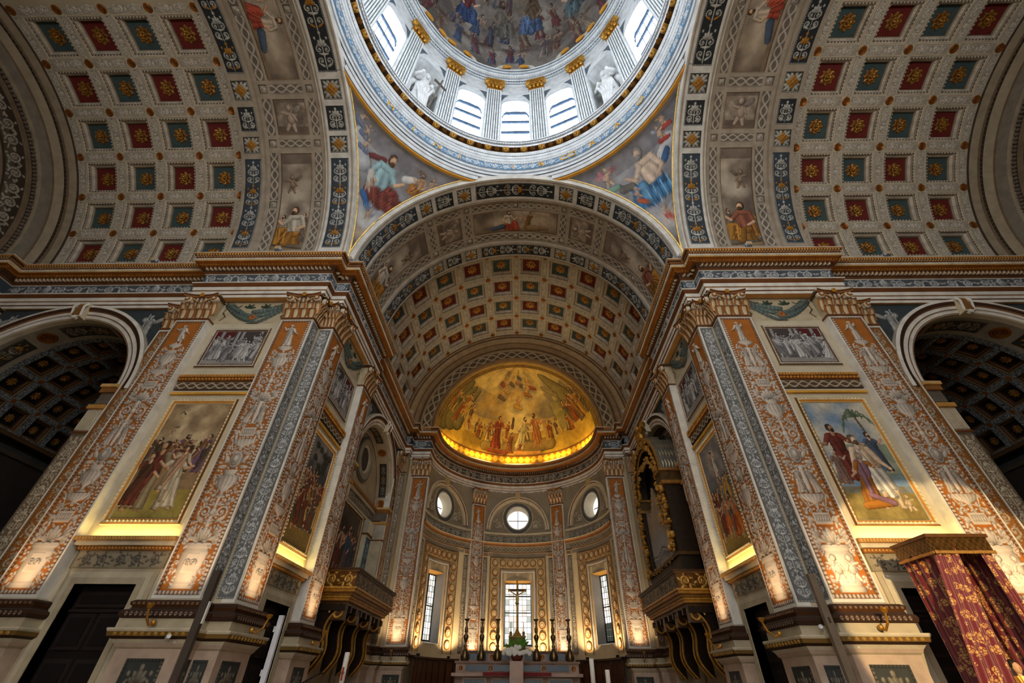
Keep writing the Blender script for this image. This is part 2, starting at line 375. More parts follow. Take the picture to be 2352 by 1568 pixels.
    def seated(s, x, y, h, robe, top, skin=L(214,176,142), hair=L(90,64,44), flip=1, seed=0):
        s.robe(x+0.1*h*flip, y+0.03*h, x+0.08*h*flip, y+0.42*h, 0.3*h, 0.2*h, tuple(np.array(robe)*0.75), 0.035, 5.0, seed); s.cap(x, y+0.36*h, x+0.3*h*flip, y+0.36*h, 0.15*h, 0.12*h, 0.04, robe); s.robe(x+0.37*h*flip, y+0.03*h, x+0.3*h*flip, y+0.42*h, 0.13*h, 0.11*h, robe, 0.045, 2.5, seed+1.0)
        s.cap(x+0.12*h*flip, y+0.3*h, x+0.15*h*flip, y+0.06*h, 0.13*h, 0.1*h, 0.035, tuple(np.array(robe)*0.75)); r = np.random.default_rng(seed)
        for k in range(7):
            a = r.random(); s.cap(x+(0.05+0.3*a)*h*flip, y+(0.45-0.1*r.random())*h, x+(0.1+0.28*r.random())*h*flip, y+0.05*h, 0.014*h, 0.01*h, 0.04, tuple(np.array(robe)*(0.45 if k % 2 else 1.5)))
        s.robe(x, y+0.36*h, x+0.02*h*flip, y+0.78*h, 0.14*h, 0.13*h, top, 0.045, 2.4, seed+2.0, 0.02*h)
        s.cap(x-0.12*h, y+0.73*h, x+0.13*h, y+0.73*h, 0.06*h, 0.06*h, 0.045, top)
        s.cap(x+0.13*h*flip, y+0.7*h, x+0.27*h*flip, y+0.55*h, 0.055*h, 0.045*h, 0.045, top); s.cap(x+0.27*h*flip, y+0.55*h, x+0.4*h*flip, y+0.66*h, 0.04*h, 0.03*h, 0.045, skin)
        s.cap(x-0.14*h*flip, y+0.7*h, x-0.2*h*flip, y+0.5*h, 0.055*h, 0.045*h, 0.045, top); s.cap(x-0.2*h*flip, y+0.5*h, x-0.06*h*flip, y+0.42*h, 0.04*h, 0.03*h, 0.045, skin)
        s.ell(x+0.03*h*flip, y+0.9*h, 0.085*h, 0.1*h, 0.045, hair); s.ell(x+0.05*h*flip, y+0.885*h, 0.062*h, 0.078*h, 0.05, skin); s.ell(x+0.06*h*flip, y+0.83*h, 0.05*h, 0.05*h, 0.05, hair)
    def cloud(s, cells, seed, cols, y0=0.0, y1=1e9, k=1.0, lo=0.35, hi=0.65):
        n = smooth_noise(s.ny, s.nx, cells, seed, 4); t = np.clip((n-lo)/(hi-lo), 0, 1)*k
        m = ((s.ys >= y0) & (s.ys <= y1))[:, None]*1.0; t = (t*m)[..., None]
        s.C = s.C*(1-t) + np.array(cols)*t
    def grain(s, seed, amt=0.15, cells=14):
        n = smooth_noise(s.ny, s.nx, cells, seed, 4); s.C = s.C*(1-amt+2*amt*n)[..., None]
    def mesh(s, name, fn=None, m=None, relief=1.0, face=True):
        X, Y = np.meshgrid(s.xs, s.ys); H = s.H*relief
        V = np.stack([X, -H, Y], -1) if fn is None else fn(X, Y, H)
        return grid_mesh(name, V, s.C, m)
def grid_mesh(name, V, C, m=None):
    ny, nx = V.shape[:2]; me = bpy.data.meshes.new(name)
    idx = np.arange(ny*nx).reshape(ny, nx)
    q = np.stack([idx[:-1,:-1], idx[:-1,1:], idx[1:,1:], idx[1:,:-1]], -1).reshape(-1, 4).astype(np.int32)
    me.vertices.add(ny*nx); me.vertices.foreach_set('co', V.astype(np.float32).ravel())
    me.loops.add(q.size); me.loops.foreach_set('vertex_index', q.ravel())
    me.polygons.add(len(q)); me.polygons.foreach_set('loop_start', np.arange(0, q.size, 4, dtype=np.int32))
    me.polygons.foreach_set('use_smooth', np.ones(len(q), bool))
    a = me.attributes.new('Col', 'FLOAT_COLOR', 'POINT'); arr = np.ones((ny*nx, 4), np.float32); arr[:, :3] = np.clip(C.reshape(-1, 3), 0, 1)
    a.data.foreach_set('color', arr.ravel()); me.materials.append(m or PAINT); me.update(calc_edges=True); return me

# ---- ornament vocabularies
def urn(c, y, h, w, col=ORN):
    c.prof(0, [(y, w*0.5), (y+h*0.06, w*0.52), (y+h*0.1, w*0.2), (y+h*0.2, w*0.16), (y+h*0.4, w*0.8), (y+h*0.62, w), (y+h*0.72, w*0.92), (y+h*0.82, w*0.5), (y+h*0.9, w*0.62), (y+h, w*0.74)], col=col, flute=5)
def bowl(c, y, h, w, col=ORN):
    c.prof(0, [(y, w*0.12), (y+h*0.3, w*0.16), (y+h*0.45, w*0.6), (y+h*0.7, w*0.92), (y+h*0.8, w), (y+h, w*1.02)], col=col, flute=7)
def candelabrum(seed, w=1.3, h=10.42, ground=OCHRE, b=0.11, orn=ORN, statue=True):
    r = np.random.default_rng(seed); c = Cv(w, h, 52, ground); c.grain(seed, 0.12, 20)
    hw = w/2-b-0.03; top = h-b-(2.05 if statue else 0.3); c.mir = True
    y = b+0.04
    c.prof(0, [(y, hw*0.72), (y+0.12, hw*0.72), (y+0.16, hw*0.6), (y+0.3, hw*0.66), (y+0.95, hw*0.82), (y+1.05, hw*0.7), (y+1.12, hw*0.85), (y+1.22, hw*0.85)], col=orn)
    if seed % 2: 
        c.rect(-hw*0.34, hw*0.34, y+0.42, y+0.92, tuple(np.array(orn)*1.05), 0.05); c.spiral(hw*0.16, y+0.66, 0.1, 0, 1.3, 1, 0.025, 0.06, tuple(np.array(orn)*0.7))
    else:
        c.putto(hw*0.38, y+0.25, 0.75, tuple(np.array(orn)*1.05)); c.mir = False; c.putto(-hw*0.38, y+0.25, 0.75, tuple(np.array(orn)*1.05), flip=-1); c.mir = True
    c.tuft(hw*0.75, y+1.2, 0.25, 3, 0.8, 1.2, orn)
    y += 1.25
    seq = list(r.permutation(7))*3
    for k in seq:
        if y > top-0.35: break
        if k == 0:
            c.spiral(hw*0.52, y+0.42, hw*0.42, -math.pi/2, 1.6, 1, 0.042, 0.03, orn); c.leaf(hw*0.35, y+0.1, 0.35, 0.14, 0.6, col=orn); c.tuft(hw*0.75, y+0.72, 0.22, 3, 1.2, 1.4, orn)
            c.cap(0, y, 0, y+0.85, 0.07, 0.05, 0.035, orn); c.ell(0, y+0.42, 0.11, 0.13, 0.045, orn); y += 0.86
        elif k == 1: 
            urn(c, y, 0.95, hw*0.72, orn); c.spiral(hw*0.78, y+0.66, 0.11, math.pi, 1.2, -1, 0.03, 0.03, orn); y += 0.96
        elif k == 2:
            bowl(c, y, 0.42, hw*0.86, orn); c.cap(hw*0.8, y+0.36, hw*0.55, y+0.02, 0.025, 0.02, 0.02, orn); c.cap(hw*0.55, y+0.02, hw*0.15, y+0.1, 0.03, 0.02, 0.02, orn); y += 0.43
        elif k == 3:
            for sg in (-1, 1):
                c.mir = False; c.fig(sg*hw*0.52, y, 0.95, tuple(np.array(orn)*0.95), orn, tuple(np.array(orn)*0.6), lean=-0.12*sg, arm=0.9, arm2=0.7, seed=seed+k); c.mir = True
            c.prof(0, [(y, 0.05), (y+0.4, 0.09), (y+0.75, 0.06), (y+0.95, 0.12)], col=orn); y += 0.97
        elif k == 4:
            c.ell(0, y+0.34, hw*0.42, 0.32, 0.04, orn); c.ell(0, y+0.34, hw*0.3, 0.23, 0.045, tuple(np.array(orn)*0.7)); c.ell(0, y+0.36, hw*0.14, 0.14, 0.055, orn)
            c.leaf(hw*0.42, y+0.22, 0.34, 0.15, 1.0, col=orn); c.leaf(hw*0.4, y+0.1, 0.32, 0.14, -0.1, col=orn); c.spiral(hw*0.78, y+0.55, 0.12, 0, 1.1, 1, 0.03, 0.03, orn); y += 0.68
        elif k == 5:
            c.tuft(0, y+0.02, 0.46, 7, math.pi/2, 2.6, orn); c.tuft(hw*0.62, y+0.2, 0.3, 3, 0.7, 1.3, orn); c.leaf(hw*0.25, y+0.05, 0.4, 0.13, 0.25, col=orn); y += 0.46
        else:
            c.rect(-hw*0.5, hw*0.5, y+0.1, y+0.44, tuple(np.array(orn)*0.95), 0.035); c.rect(-hw*0.42, hw*0.42, y+0.16, y+0.38, tuple(np.array(orn)*0.62), 0.03)
            c.mir = False
            for t in range(5): c.cap(-hw*0.3+t*hw*0.15, y+0.2, -hw*0.3+t*hw*0.15+0.02, y+0.33, 0.02, 0.014, 0.04, orn)
            c.mir = True; c.putto(hw*0.76, y-0.02, 0.55, orn); c.spiral(hw*0.55, y+0.5, 0.1, 0, 1.1, 1, 0.03, 0.03, orn); y += 0.6
        c.ell(hw*0.86, y-0.05, 0.045, 0.045, 0.02, orn); c.ell(hw*0.9, y-0.3, 0.035, 0.05, 0.02, orn)
    for k in range(1300):
        x, yy = hw*(0.06+0.9*r.random()), b+0.1+(y-b-0.2)*r.random(); w_ = c.win(x-0.035, x+0.035, yy-0.035, yy+0.035)
        if w_ is None or c.H[w_[0], w_[1]].max() > 0.004: continue
        q = r.random()
        if q < 0.45: c.leaf(x, yy, 0.1+0.12*r.random(), 0.07, r.random()*6.28, col=orn)
        elif q < 0.75: c.spiral(x, yy, 0.075, r.random()*6.28, 1.1, 1, 0.022, 0.025, orn)
        else: c.ell(x, yy, 0.04, 0.04, 0.025, orn)
    if statue:
        c.rect(-hw, hw, y+0.13, h-b, ground, 0); c.mir = True
        bowl(c, y, 0.3, hw*0.62, orn); c.spiral(hw*0.62, y+0.02, 0.13, 1.2, 1.2, -1, 0.032, 0.03, orn); c.mir = False
        c.fig(0, y+0.3, h-b-y-0.42, orn, orn, tuple(np.array(orn)*0.75), lean=0.06*(1 if seed % 2 else -1), arm=0.5+0.3*(seed % 3), arm2=-0.4, h0=0.06, robe2=tuple(np.array(orn)*0.86), seed=seed)
        c.rect(-hw*0.3, hw*0.3, y+0.28, y+0.33, orn, 0.04)
    c.mir = False; c.border(b, 0.115, orn, BROWN); return c
def arabesque(w, h, ground, orn, seed, b=0.05, res=50, gold=None, pitch=None, line=True, fill=0):
    """repeating vine: tuft, bowl, scroll pair ..., on a plain ground"""
    c = Cv(w, h, res, ground); c.grain(seed, 0.08); c.mir = True; hw = w/2-b-0.02; y = b+0.06; u = hw*3.6; n = max(1, round((h-2*b-0.1)/u)); u = (h-2*b-0.1)/n
    for k in range(n):
        g = gold if (gold and k % 2 == n//2 % 2) else orn
        c.mir = False; c.cap(0, y, 0, y+u*0.95, hw*0.06, hw*0.05, 0.015, orn); c.mir = True
        c.spiral(hw*0.5, y+u*0.22, hw*0.42, -math.pi/2, 1.3, 1, hw*0.085, 0.02, orn); c.leaf(hw*0.12, y+u*0.06, hw*0.75, hw*0.26, 0.5, col=g)
        c.spiral(hw*0.48, y+u*0.52, hw*0.38, math.pi/2, 1.2, -1, hw*0.08, 0.02, orn); c.tuft(0, y+u*0.6, hw*0.85, 5, math.pi/2, 2.4, g)
        c.prof(0, [(y+u*0.36, hw*0.1), (y+u*0.4, hw*0.6), (y+u*0.43, hw*0.66)], 0.02, orn); c.ell(hw*0.72, y+u*0.8, hw*0.12, hw*0.16, 0.02, g); c.ell(0, y+u*0.93, hw*0.16, hw*0.2, 0.02, g)
        y += u
    r = np.random.default_rng(seed)
    for k in range(int(w*h*fill)):
        x, yy = hw*(0.08+0.86*r.random()), b+0.08+(h-2*b-0.16)*r.random(); w_ = c.win(x-0.03, x+0.03, yy-0.03, yy+0.03)
        if w_ is None or c.H[w_[0], w_[1]].max() > 0.003: continue
        if r.random() < 0.6: c.leaf(x, yy, 0.08+0.07*r.random(), 0.055, r.random()*6.28, 0.015, orn)
        else: c.ell(x, yy, 0.03, 0.03, 0.015, orn)
    c.mir = False
    if line: c.border(b, pitch or 0.09, tuple(np.array(orn)*0.85), tuple(np.array(ground)*0.6), 0.012)
    return c
def rinceau(w, h, ground, orn, seed, res=40, unit=None, medal=None):
    """running scroll along x"""
    c = Cv(w, h, res, ground); c.grain(seed, 0.1, 24); u = unit or h*1.15; n = max(1, int(round(w/u))); u = w/n; r = h*0.36
    for k in range(n):
        x = -w/2+u*(k+0.5); d = 1 if k % 2 else -1
        if medal and k % medal == medal//2:
            c.ell(x, h*0.5, h*0.34, h*0.44, 0.05, orn); c.ell(x, h*0.48, h*0.22, h*0.32, 0.06, tuple(np.array(orn)*0.75)); c.ell(x, h*0.86, h*0.13, h*0.14, 0.07, orn)
            for sg in (-1, 1): c.putto(x+sg*h*0.62, h*0.08, h*0.8, orn, flip=-sg)
            continue
        c.spiral(x, h/2, r, -d*math.pi/2+math.pi*(0 if d > 0 else 1), 1.7, d, h*0.075, 0.03, orn); c.tuft(x, h/2, r*0.6, 5, 0.4*k, 5.0, orn)
        for q in range(5):
            a = k*1.3+q*1.26; c.leaf(x+r*math.cos(a), h/2+r*math.sin(a), h*0.32, h*0.16, a+0.7*d, 0.025, orn)
        c.cap(x-u/2, h*(0.2 if d > 0 else 0.8), x-r*0.7, h*(0.3 if d > 0 else 0.7), h*0.045, h*0.04, 0.025, orn)
    return c
def guilloche(w, h, ground, orn, res=40, rows=1, along='x'):
    c = Cv(w, h, res, ground); t = c.xs[None, :]*np.ones((c.ny, 1)); v = c.ys[:, None]*np.ones((1, c.nx))/h
    if along == 'y': t, v = c.ys[:, None]*np.ones((1, c.nx)), (c.xs[None, :]/w+0.5)*np.ones((c.ny, 1)); per = w*1.15
    else: per = h*1.15
    m = np.zeros_like(t)
    for ph in (0, math.pi):
        q = 0.5+0.34*np.sin(t*math.pi/per*1.0*2/2+ph); m = np.maximum(m, np.clip(1-np.abs(v-q)/0.13, 0, 1))
    cx = (t/per) % 1.0; e = np.clip(1-np.hypot((np.abs(((t/per+0.5) % 1.0)-0.5))*1.1, v-0.5)/0.15, 0, 1); m = np.maximum(m, e)
    edge = np.clip((np.abs(v-0.5)-0.44)/0.03, 0, 1); m = np.maximum(m, edge*0.8)
    c.H = 0.02*np.sqrt(m); s_ = np.clip(m*1.8, 0, 1)[..., None]; c.C = np.array(ground)*(1-s_)+np.array(orn)*s_*(0.75+0.25*m[..., None]); return c
def rosette_panel(w, h, ground, orn, gold, res=44):
    c = Cv(w, h, res, ground); c.mir = True; r = min(w, h)
    for a in (0.785, 2.356, -0.785, -2.356):
        c.mir = False; c.tuft(0, h/2, r*0.6, 3, a, 0.9, orn, 0.3)
    for k in range(4): c.leaf(0, h/2, r*0.36, r*0.26, k*math.pi/2, 0.05, gold)
    for k in range(4): c.leaf(0, h/2, r*0.26, r*0.2, k*math.pi/2+0.785, 0.055, gold)
    c.ell(0, h/2, r*0.1, r*0.1, 0.07, gold); c.border(0.06, 0.09, tuple(np.array(orn)*0.85), tuple(np.array(ground)*0.5), 0.012); return c
def garland(w, h):
    c = Cv(w, h, 44, CREAM2); c.grain(3, 0.08); lf = L(112,128,122)
    for t in np.linspace(0, 1, 60):
        x = -w*0.45+w*0.9*t; y = h*0.8-h*0.55*math.sin(math.pi*t)**0.9; r = 0.08+0.2*math.sin(math.pi*t)
        for k in range(3):
            a = (k-1)*0.9+(0 if t < 0.5 else math.pi); c.leaf(x, y+(k-1)*r*0.85, 0.34, 0.2, a+(0.5-t)*1.6, 0.05, tuple(np.array(lf)*(0.7+0.5*((k+int(t*60)) % 3)/2)))
    for sg in (-1, 1):
        p = [(sg*w*0.44, h*0.78), (sg*w*0.36, h*0.86), (sg*w*0.3, h*0.75), (sg*w*0.24, h*0.85)]
        for a, b in zip(p, p[1:]): c.cap(a[0], a[1], b[0], b[1], 0.035, 0.03, 0.03, L(84,78,62))
        p = [(sg*w*0.44, h*0.75), (sg*w*0.46, h*0.5), (sg*w*0.4, h*0.32), (sg*w*0.45, h*0.15)]
        for a, b in zip(p, p[1:]): c.cap(a[0], a[1], b[0], b[1], 0.035, 0.03, 0.03, L(96,80,50))
        for k in range(4): c.leaf(sg*w*0.12, h*0.72, 0.3, 0.13, 0.5+k*0.8, 0.03, L(60,80,66))
    for k in range(8): c.ell(0.1*math.cos(k*0.8), h*0.26+0.1*math.sin(k*0.8), 0.06, 0.06, 0.07, L(190,110,40))
    return c
def crowd(c, y0, y1, n, hgt, cols, seed, skin=L(206,164,130), x0=None, x1=None):
    r = np.random.default_rng(seed); x0 = -c.w/2 if x0 is None else x0; x1 = c.w/2 if x1 is None else x1
    it = sorted([(y0+(y1-y0)*r.random(), x0+(x1-x0)*(k+0.2+0.6*r.random())/n) for k in range(n)], reverse=True)
    for k, (y, x) in enumerate(it):
        c.fig(x, y, hgt*(0.9+0.2*r.random()), cols[int(r.integers(len(cols)))], tuple(np.array(skin)*(0.75+0.4*r.random())), tuple(np.array(L(70,50,36))*(0.6+1.2*r.random())), lean=(r.random()-0.5)*0.35, arm=r.random()*1.6-0.4, arm2=r.random()*1.6-0.6, robe2=cols[int(r.integers(len(cols)))], seed=seed*31+k)
def grisaille(seed, w=2.1, h=1.75):
    c = Cv(w, h, 62, L(96,92,92)); c.grain(seed, 0.2); g = [L(170,168,168), L(140,138,140), L(196,194,192), L(120,118,120)]
    c.rect(-w/2, w/2, h*0.62, h, L(70,62,62)); c.rect(w*0.12, w*0.3, h*0.5, h, L(92,30,34)); c.rect(w*0.4, w*0.5, h*0.45, h, L(92,30,34))
    for x in (-0.42, -0.05, 0.05, 0.36): c.prof(x*w, [(h*0.3, 0.08), (h, 0.07)], 0.02, L(150,148,146))
    c.rect(-w/2, w/2, 0, h*0.12, L(150,146,142))
    crowd(c, h*0.2, h*0.32, 7, h*0.62, g, seed, L(176,174,172)); crowd(c, h*0.04, h*0.14, 6, h*0.66, g, seed+9, L(186,184,182)); return c
def big_scene(kind, w=2.2, h=4.2):
    c = Cv(w, h, 56, L(120,104,80)); r = np.random.default_rng(kind+40)
    if kind == 0:      # warm cloudy sky, group on a path
        for k in range(c.ny): c.C[k] = np.array(L(168,140,104))*(0.6+0.45*k/c.ny)
        c.cloud(3, 5, L(214,190,150), h*0.4, h); c.cloud(4, 6, L(120,96,72), h*0.3, h, 0.7)
        c.rect(-w/2, w/2, 0, h*0.22, L(150,132,66)); c.cloud(5, 8, L(176,160,84), 0, h*0.22, 0.8)
        c.cap(0.5, h*0.9, 0.62, h*0.93, 0.03, 0.01, 0.01, L(70,60,54)); c.cap(0.62, h*0.93, 0.72, h*0.9, 0.02, 0.01, 0.01, L(70,60,54)); c.putto(0.62, h*0.7, 0.4, L(180,150,120), L(120,104,90))
        for k in range(18): c.ell(-w/2+0.5*r.random(), h*(0.42+0.22*r.random()), 0.16, 0.14, 0.01, L(74,84,52))
        crowd(c, h*0.34, h*0.44, 8, h*0.3, [L(130,84,60), L(120,92,110), L(150,110,70), L(84,70,54)], 3)
        c.fig(0.5, h*0.05, h*0.6, L(150,134,104), L(196,150,112), lean=0.02, arm=-0.2, arm2=-0.6, robe2=L(120,62,44), seed=4); c.fig(0.78, h*0.08, h*0.46, L(112,58,40), seed=9, robe2=L(92,60,44), arm=0.2)
        c.fig(-0.5, h*0.06, h*0.5, L(206,192,168), L(204,166,134), lean=0.18, arm=0.5, arm2=0.2, robe2=L(196,180,150), seed=5); c.fig(-0.15, h*0.2, h*0.4, L(190,176,150), lean=-0.1, seed=6, robe2=L(190,150,120))
    elif kind == 1:    # blue sky with palm, mourning group
        for k in range(c.ny): c.C[k] = np.array(L(140,168,196))*(0.9-0.2*k/c.ny)
        c.cloud(3, 15, L(214,206,186), h*0.35, h, 0.9); c.cloud(3, 16, L(110,130,110), h*0.3, h*0.6, 0.8)
        c.rect(-w/2, w/2, 0, h*0.2, L(170,150,86)); c.cloud(6, 18, L(130,112,60), 0, h*0.25, 0.8)
        for k in range(9):
            a = 0.2+k*0.36; p = (0.55, h*0.86)
            for t in range(6): q = (p[0]+0.12*math.cos(a-0.12*t*(1 if k > 4 else -1)), p[1]+0.12*math.sin(a)-0.012*t*t); c.cap(p[0], p[1], q[0], q[1], 0.035, 0.02, 0.01, L(104,122,96)); p = q
        c.cap(0.55, h*0.86, 0.75, h*0.5, 0.04, 0.05, 0.02, L(110,96,70))
        c.fig(-0.55, h*0.28, h*0.52, L(124,58,42), L(176,130,100), L(60,44,36), arm=0.3, arm2=-0.2, robe2=L(110,48,40), seed=2); c.fig(0.62, h*0.36, h*0.36, L(84,98,120), seed=7, arm2=0.2)
        c.fig(-0.85, h*0.26, h*0.3, L(140,110,100), L(190,160,136), L(200,196,190), seed=12)
        c.fig(0.42, h*0.08, h*0.62, L(222,216,204), L(222,196,168), L(110,84,64), lean=-0.14, arm=-0.6, arm2=-0.8, robe2=L(224,200,174), seed=3); c.fig(-0.3, h*0.1, h*0.44, L(170,110,40), L(190,150,126), L(150,140,130), lean=0.12, arm=0.5, robe2=L(140,104,120), seed=8)
        c.cap(-0.6, h*0.1, 0.2, h*0.13, 0.12, 0.16, 0.03, L(186,122,44)); c.cap(-0.3, h*0.18, 0.3, h*0.12, 0.09, 0.1, 0.03, L(150,110,128)); c.putto(0.75, h*0.06, 0.55, L(214,188,150))
    elif kind == 2:    # dark sky, crowd climbing
        for k in range(c.ny): c.C[k] = np.array(L(112,112,118))*(0.55+0.5*k/c.ny)
        c.cloud(3, 25, L(150,146,140), h*0.4, h); c.cloud(4, 26, L(60,62,70), h*0.3, h, 0.9); c.rect(-w/2, w/2, 0, h*0.16, L(140,116,62))
        for k in range(14): c.ell(-w*0.3+w*0.7*r.random(), h*(0.7+0.24*r.random()), 0.2, 0.14, 0.01, L(58,58,46))
        crowd(c, h*0.3, h*0.46, 9, h*0.3, [L(120,70,46), L(160,112,60), L(92,84,80), L(140,60,40), L(170,150,120)], 23); crowd(c, h*0.06, h*0.2, 6, h*0.36, [L(200,168,96), L(120,60,40), L(96,80,60), L(190,160,120)], 24)
    else:              # ascending figure over upturned crowd
        for k in range(c.ny): c.C[k] = np.array(L(132,128,128))*(0.5+0.5*k/c.ny)
        c.cloud(3, 35, L(176,168,156), h*0.4, h); c.cloud(4, 36, L(86,96,110), h*0.25, h*0.8, 0.7); c.rect(-w/2, w/2, 0, h*0.14, L(150,124,60))
        c.fig(0.0, h*0.6, h*0.34, L(206,196,182), L(206,166,134), arm=1.2, arm2=1.2, robe2=L(190,180,170), seed=3)
        crowd(c, h*0.3, h*0.42, 7, h*0.26, [L(170,110,50), L(110,60,40), L(96,110,110), L(190,150,70)], 33); crowd(c, h*0.04, h*0.14, 5, h*0.42, [L(190,104,44), L(196,170,96), L(120,60,44), L(150,116,70)], 34)
    c.C = c.C*0.92; c.grain(kind+70, 0.22, 40); return c

# ------------------------------------------------------------------ shared pieces
def m_capital(w=1.42, h=1.36, dep=0.35):
    b = MB(); hw = w/2
    b.box(-hw-0.03, hw+0.03, -0.05, dep, -0.03, 0.05, BROWN)
    nf = 14
    for k in range(nf):
        x0, x1 = -hw+0.04+(w-0.08)*k/nf, -hw+0.04+(w-0.08)*(k+1)/nf
        G = [[(x, -(0.0+0.14*(t*t)), 0.05+t*(h-0.22)) for x in (x0, x1)] for t in np.linspace(0, 1, 6)]
        b.grid(G, L(196,190,180) if k % 2 else L(120,84,50))
    b.box(-hw+0.02, hw-0.02, 0, dep, 0.05, h-0.16, CREAM2)
    def leaf(xc, z0, z1, lw, out, c1):
        G = []
        for i, t in enumerate(np.linspace(0, 1, 7)):
            wd = lw*(0.75+0.35*math.sin(t*3.0))*(1 if t < 0.9 else 0.6); y = -0.03-out*(t**2.2); z = z0+(z1-z0)*(t if t < 0.85 else 0.85-(t-0.85)*0.8)
            G.append([(xc+wd*s, y+0.035*abs(s)*2-0.0, z) for s in (-0.5, -0.22, 0, 0.22, 0.5)])
        b.grid(G, lambda i, j: c1 if (j in (0, 3)) != (i == 5) else L(210,192,160))
    for k in range(4): leaf(-hw+w*(k+0.5)/4, 0.05, 0.62, w*0.25, 0.2, L(150,96,42))
    for k in range(5): leaf(-hw+w*k/4, 0.3, 0.98, w*0.2, 0.27, L(170,112,52))
    for s in (-1, 1):
        for r, y in ((0.17, -0.2), (0.12, -0.24), (0.07, -0.27)): b.lathe([(0.0, -y+0.03), (r*0.8, -y+0.03), (r, -y), (r, -y-0.12)], cx=s*(hw-0.1), cz=1.08, seg=12, col=L(206,190,166) if r != 0.12 else L(140,92,46), axis='y')
        b.tube([(s*(hw-0.14), -0.16, 1.2), (s*hw*0.55, -0.17, 1.12), (s*0.12, -0.16, 0.92)], 0.035, 6, L(190,150,96))
    G = []
    for z, o in ((h-0.16, 0.16), (h-0.1, 0.2), (h-0.04, 0.24), (h, 0.24)):
        G.append([(x, -(o+0.14*(abs(x)/(hw+0.06))**2.5), z) for x in np.linspace(-hw-0.08, hw+0.08, 13)])
    b.grid(G, lambda i, j: (L(150,100,56), L(96,56,28), L(210,198,176))[i]); b.box(-hw-0.08, hw+0.08, -0.2, dep, h-0.03, h, L(180,160,130))
    b.face(G[0][::-1] + [(hw+0.08, dep, h-0.16), (-hw-0.08, dep, h-0.16)][::-1], BROWN)
    for k in range(6): b.ball((0.07*math.cos(k*1.047), -0.28, h-0.09+0.07*math.sin(k*1.047)), 0.05, GOLDC, 6, 4)
    return b.mesh('capital')
def m_frame(w, h, b=0.2, d=0.1, c1=ORN, c2=DBROWN, gold=None, pitch=0.13):
    """mitred picture frame, outer size w x h, lower left at (-w/2, 0); beads as relief"""
    m = MB(); prof = [(0, 0.0, CREAM), (0.02, d*0.5, c2), (b*0.3, d, c1), (b*0.62, d*0.8, gold or c2), (b*0.9, d*0.45, c1), (b, 0.0, c1)]
    for k in range(len(prof)-1):
        q = []
        for o, y, c in (prof[k], prof[k+1]): q.append([(-w/2+o, -y, o), (w/2-o, -y, o), (w/2-o, -y, h-o), (-w/2+o, -y, h-o)])
        m.grid([q[0], q[1]], prof[k][2], close=True)
    for (ax, ay, bx, by) in ((-w/2, 0, w/2, 0), (-w/2, h, w/2, h), (-w/2, 0, -w/2, h), (w/2, 0, w/2, h)):
        ln = math.hypot(bx-ax, by-ay); n = int((ln-2*b)/pitch); ix, iz = (0, b*0.46 if ay == 0 and by == 0 else -b*0.46) if ay == by else (b*0.46 if ax < 0 else -b*0.46, 0)
        for k in range(n):
            t = (b+(ln-2*b)*(k+0.5)/n)/ln; x, z = ax+(bx-ax)*t+ix, ay+(by-ay)*t+iz
            r = b*0.2; m.face([(x-r, -d*0.85, z), (x, -d*1.35, z-r), (x+r, -d*0.85, z), (x, -d*1.35, z+r)], tuple(np.array(c1)*1.1)); 
    return m.mesh('frame')
def m_rosette(r=0.38, h=0.16):
    b = MB(); G = []; n = 48
    for i, t in enumerate(np.linspace(0, 1, 9)):
        row = []
        for j in range(n):
            a = 2*math.pi*j/n; rr = r*t*(1+0.16*t*math.cos(8*a))
            z = h*(0.9*math.exp(-(t/0.22)**2)+0.55*math.exp(-((t-0.52)/0.16)**2)*(0.75+0.25*math.cos(8*a+0.4))+0.45*math.exp(-((t-0.85)/0.12)**2)*(0.7+0.3*math.cos(8*a)))
            row.append((rr*math.cos(a), rr*math.sin(a), z))
        G.append(row)
    cs = [L(200,146,56), L(110,66,26), L(176,122,46), L(196,142,58), L(104,62,26), L(170,116,44), L(196,142,60), L(116,70,30)]
    return b.grid(G, lambda i, j: cs[i], close=True).mesh('rosette', GILT, True)
def m_roundel(r=0.21):
    return MB().lathe([(0.0, 0.045, OCHRE), (r*0.25, 0.04, DBROWN), (r*0.32, 0.025, OCHRE), (r*0.55, 0.035, BROWN), (r*0.66, 0.02, OCHRE), (r*0.86, 0.035, OCHRE), (r, 0.02, BROWN), (r, -0.02, BROWN)], seg=18).mesh('roundel', GILT)
M_CAP = m_capital(); M_ROS = m_rosette(); M_RND = m_roundel()
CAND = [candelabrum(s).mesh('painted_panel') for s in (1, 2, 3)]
GREYSTRIP = arabesque(0.52, 10.4, L(112,112,110), L(208,208,206), 5, 0.035, 50, fill=45).mesh('painted_strip')
JAMB = arabesque(0.62, 7.0, L(120,104,84), L(196,184,162), 6, 0.05, 46, fill=60).mesh('painted_strip')
SCROLL = arabesque(1.0, 10.4, L(150,96,40), L(190,176,156), 8, 0.1, 44, fill=60).mesh('painted_panel')
FRZ_P = rinceau(6.1, 0.66, L(80,88,96), L(186,190,194), 3, 40, medal=7).mesh('frieze')
FRZ_R = rinceau(10.2, 0.66, L(80,86,92), L(184,186,188), 4, 36, medal=7).mesh('frieze')
FRZ_S = rinceau(0.62, 0.66, L(80,88,96), L(176,184,190), 5, 40).mesh('frieze')
GUIL = guilloche(3.24, 0.34, L(84,66,48), L(186,170,146), 46).mesh('guilloche_band')
ANTH = rinceau(2.66, 0.42, L(150,138,116), L(112,104,92), 9, 50, 0.55).mesh('carved_frieze')
GARL = garland(3.2, 1.3).mesh('garland_panel')
PEDP = arabesque(1.0, 1.2, L(60,62,60), L(128,120,104), 12, 0.08, 46).mesh('pedestal_panel')
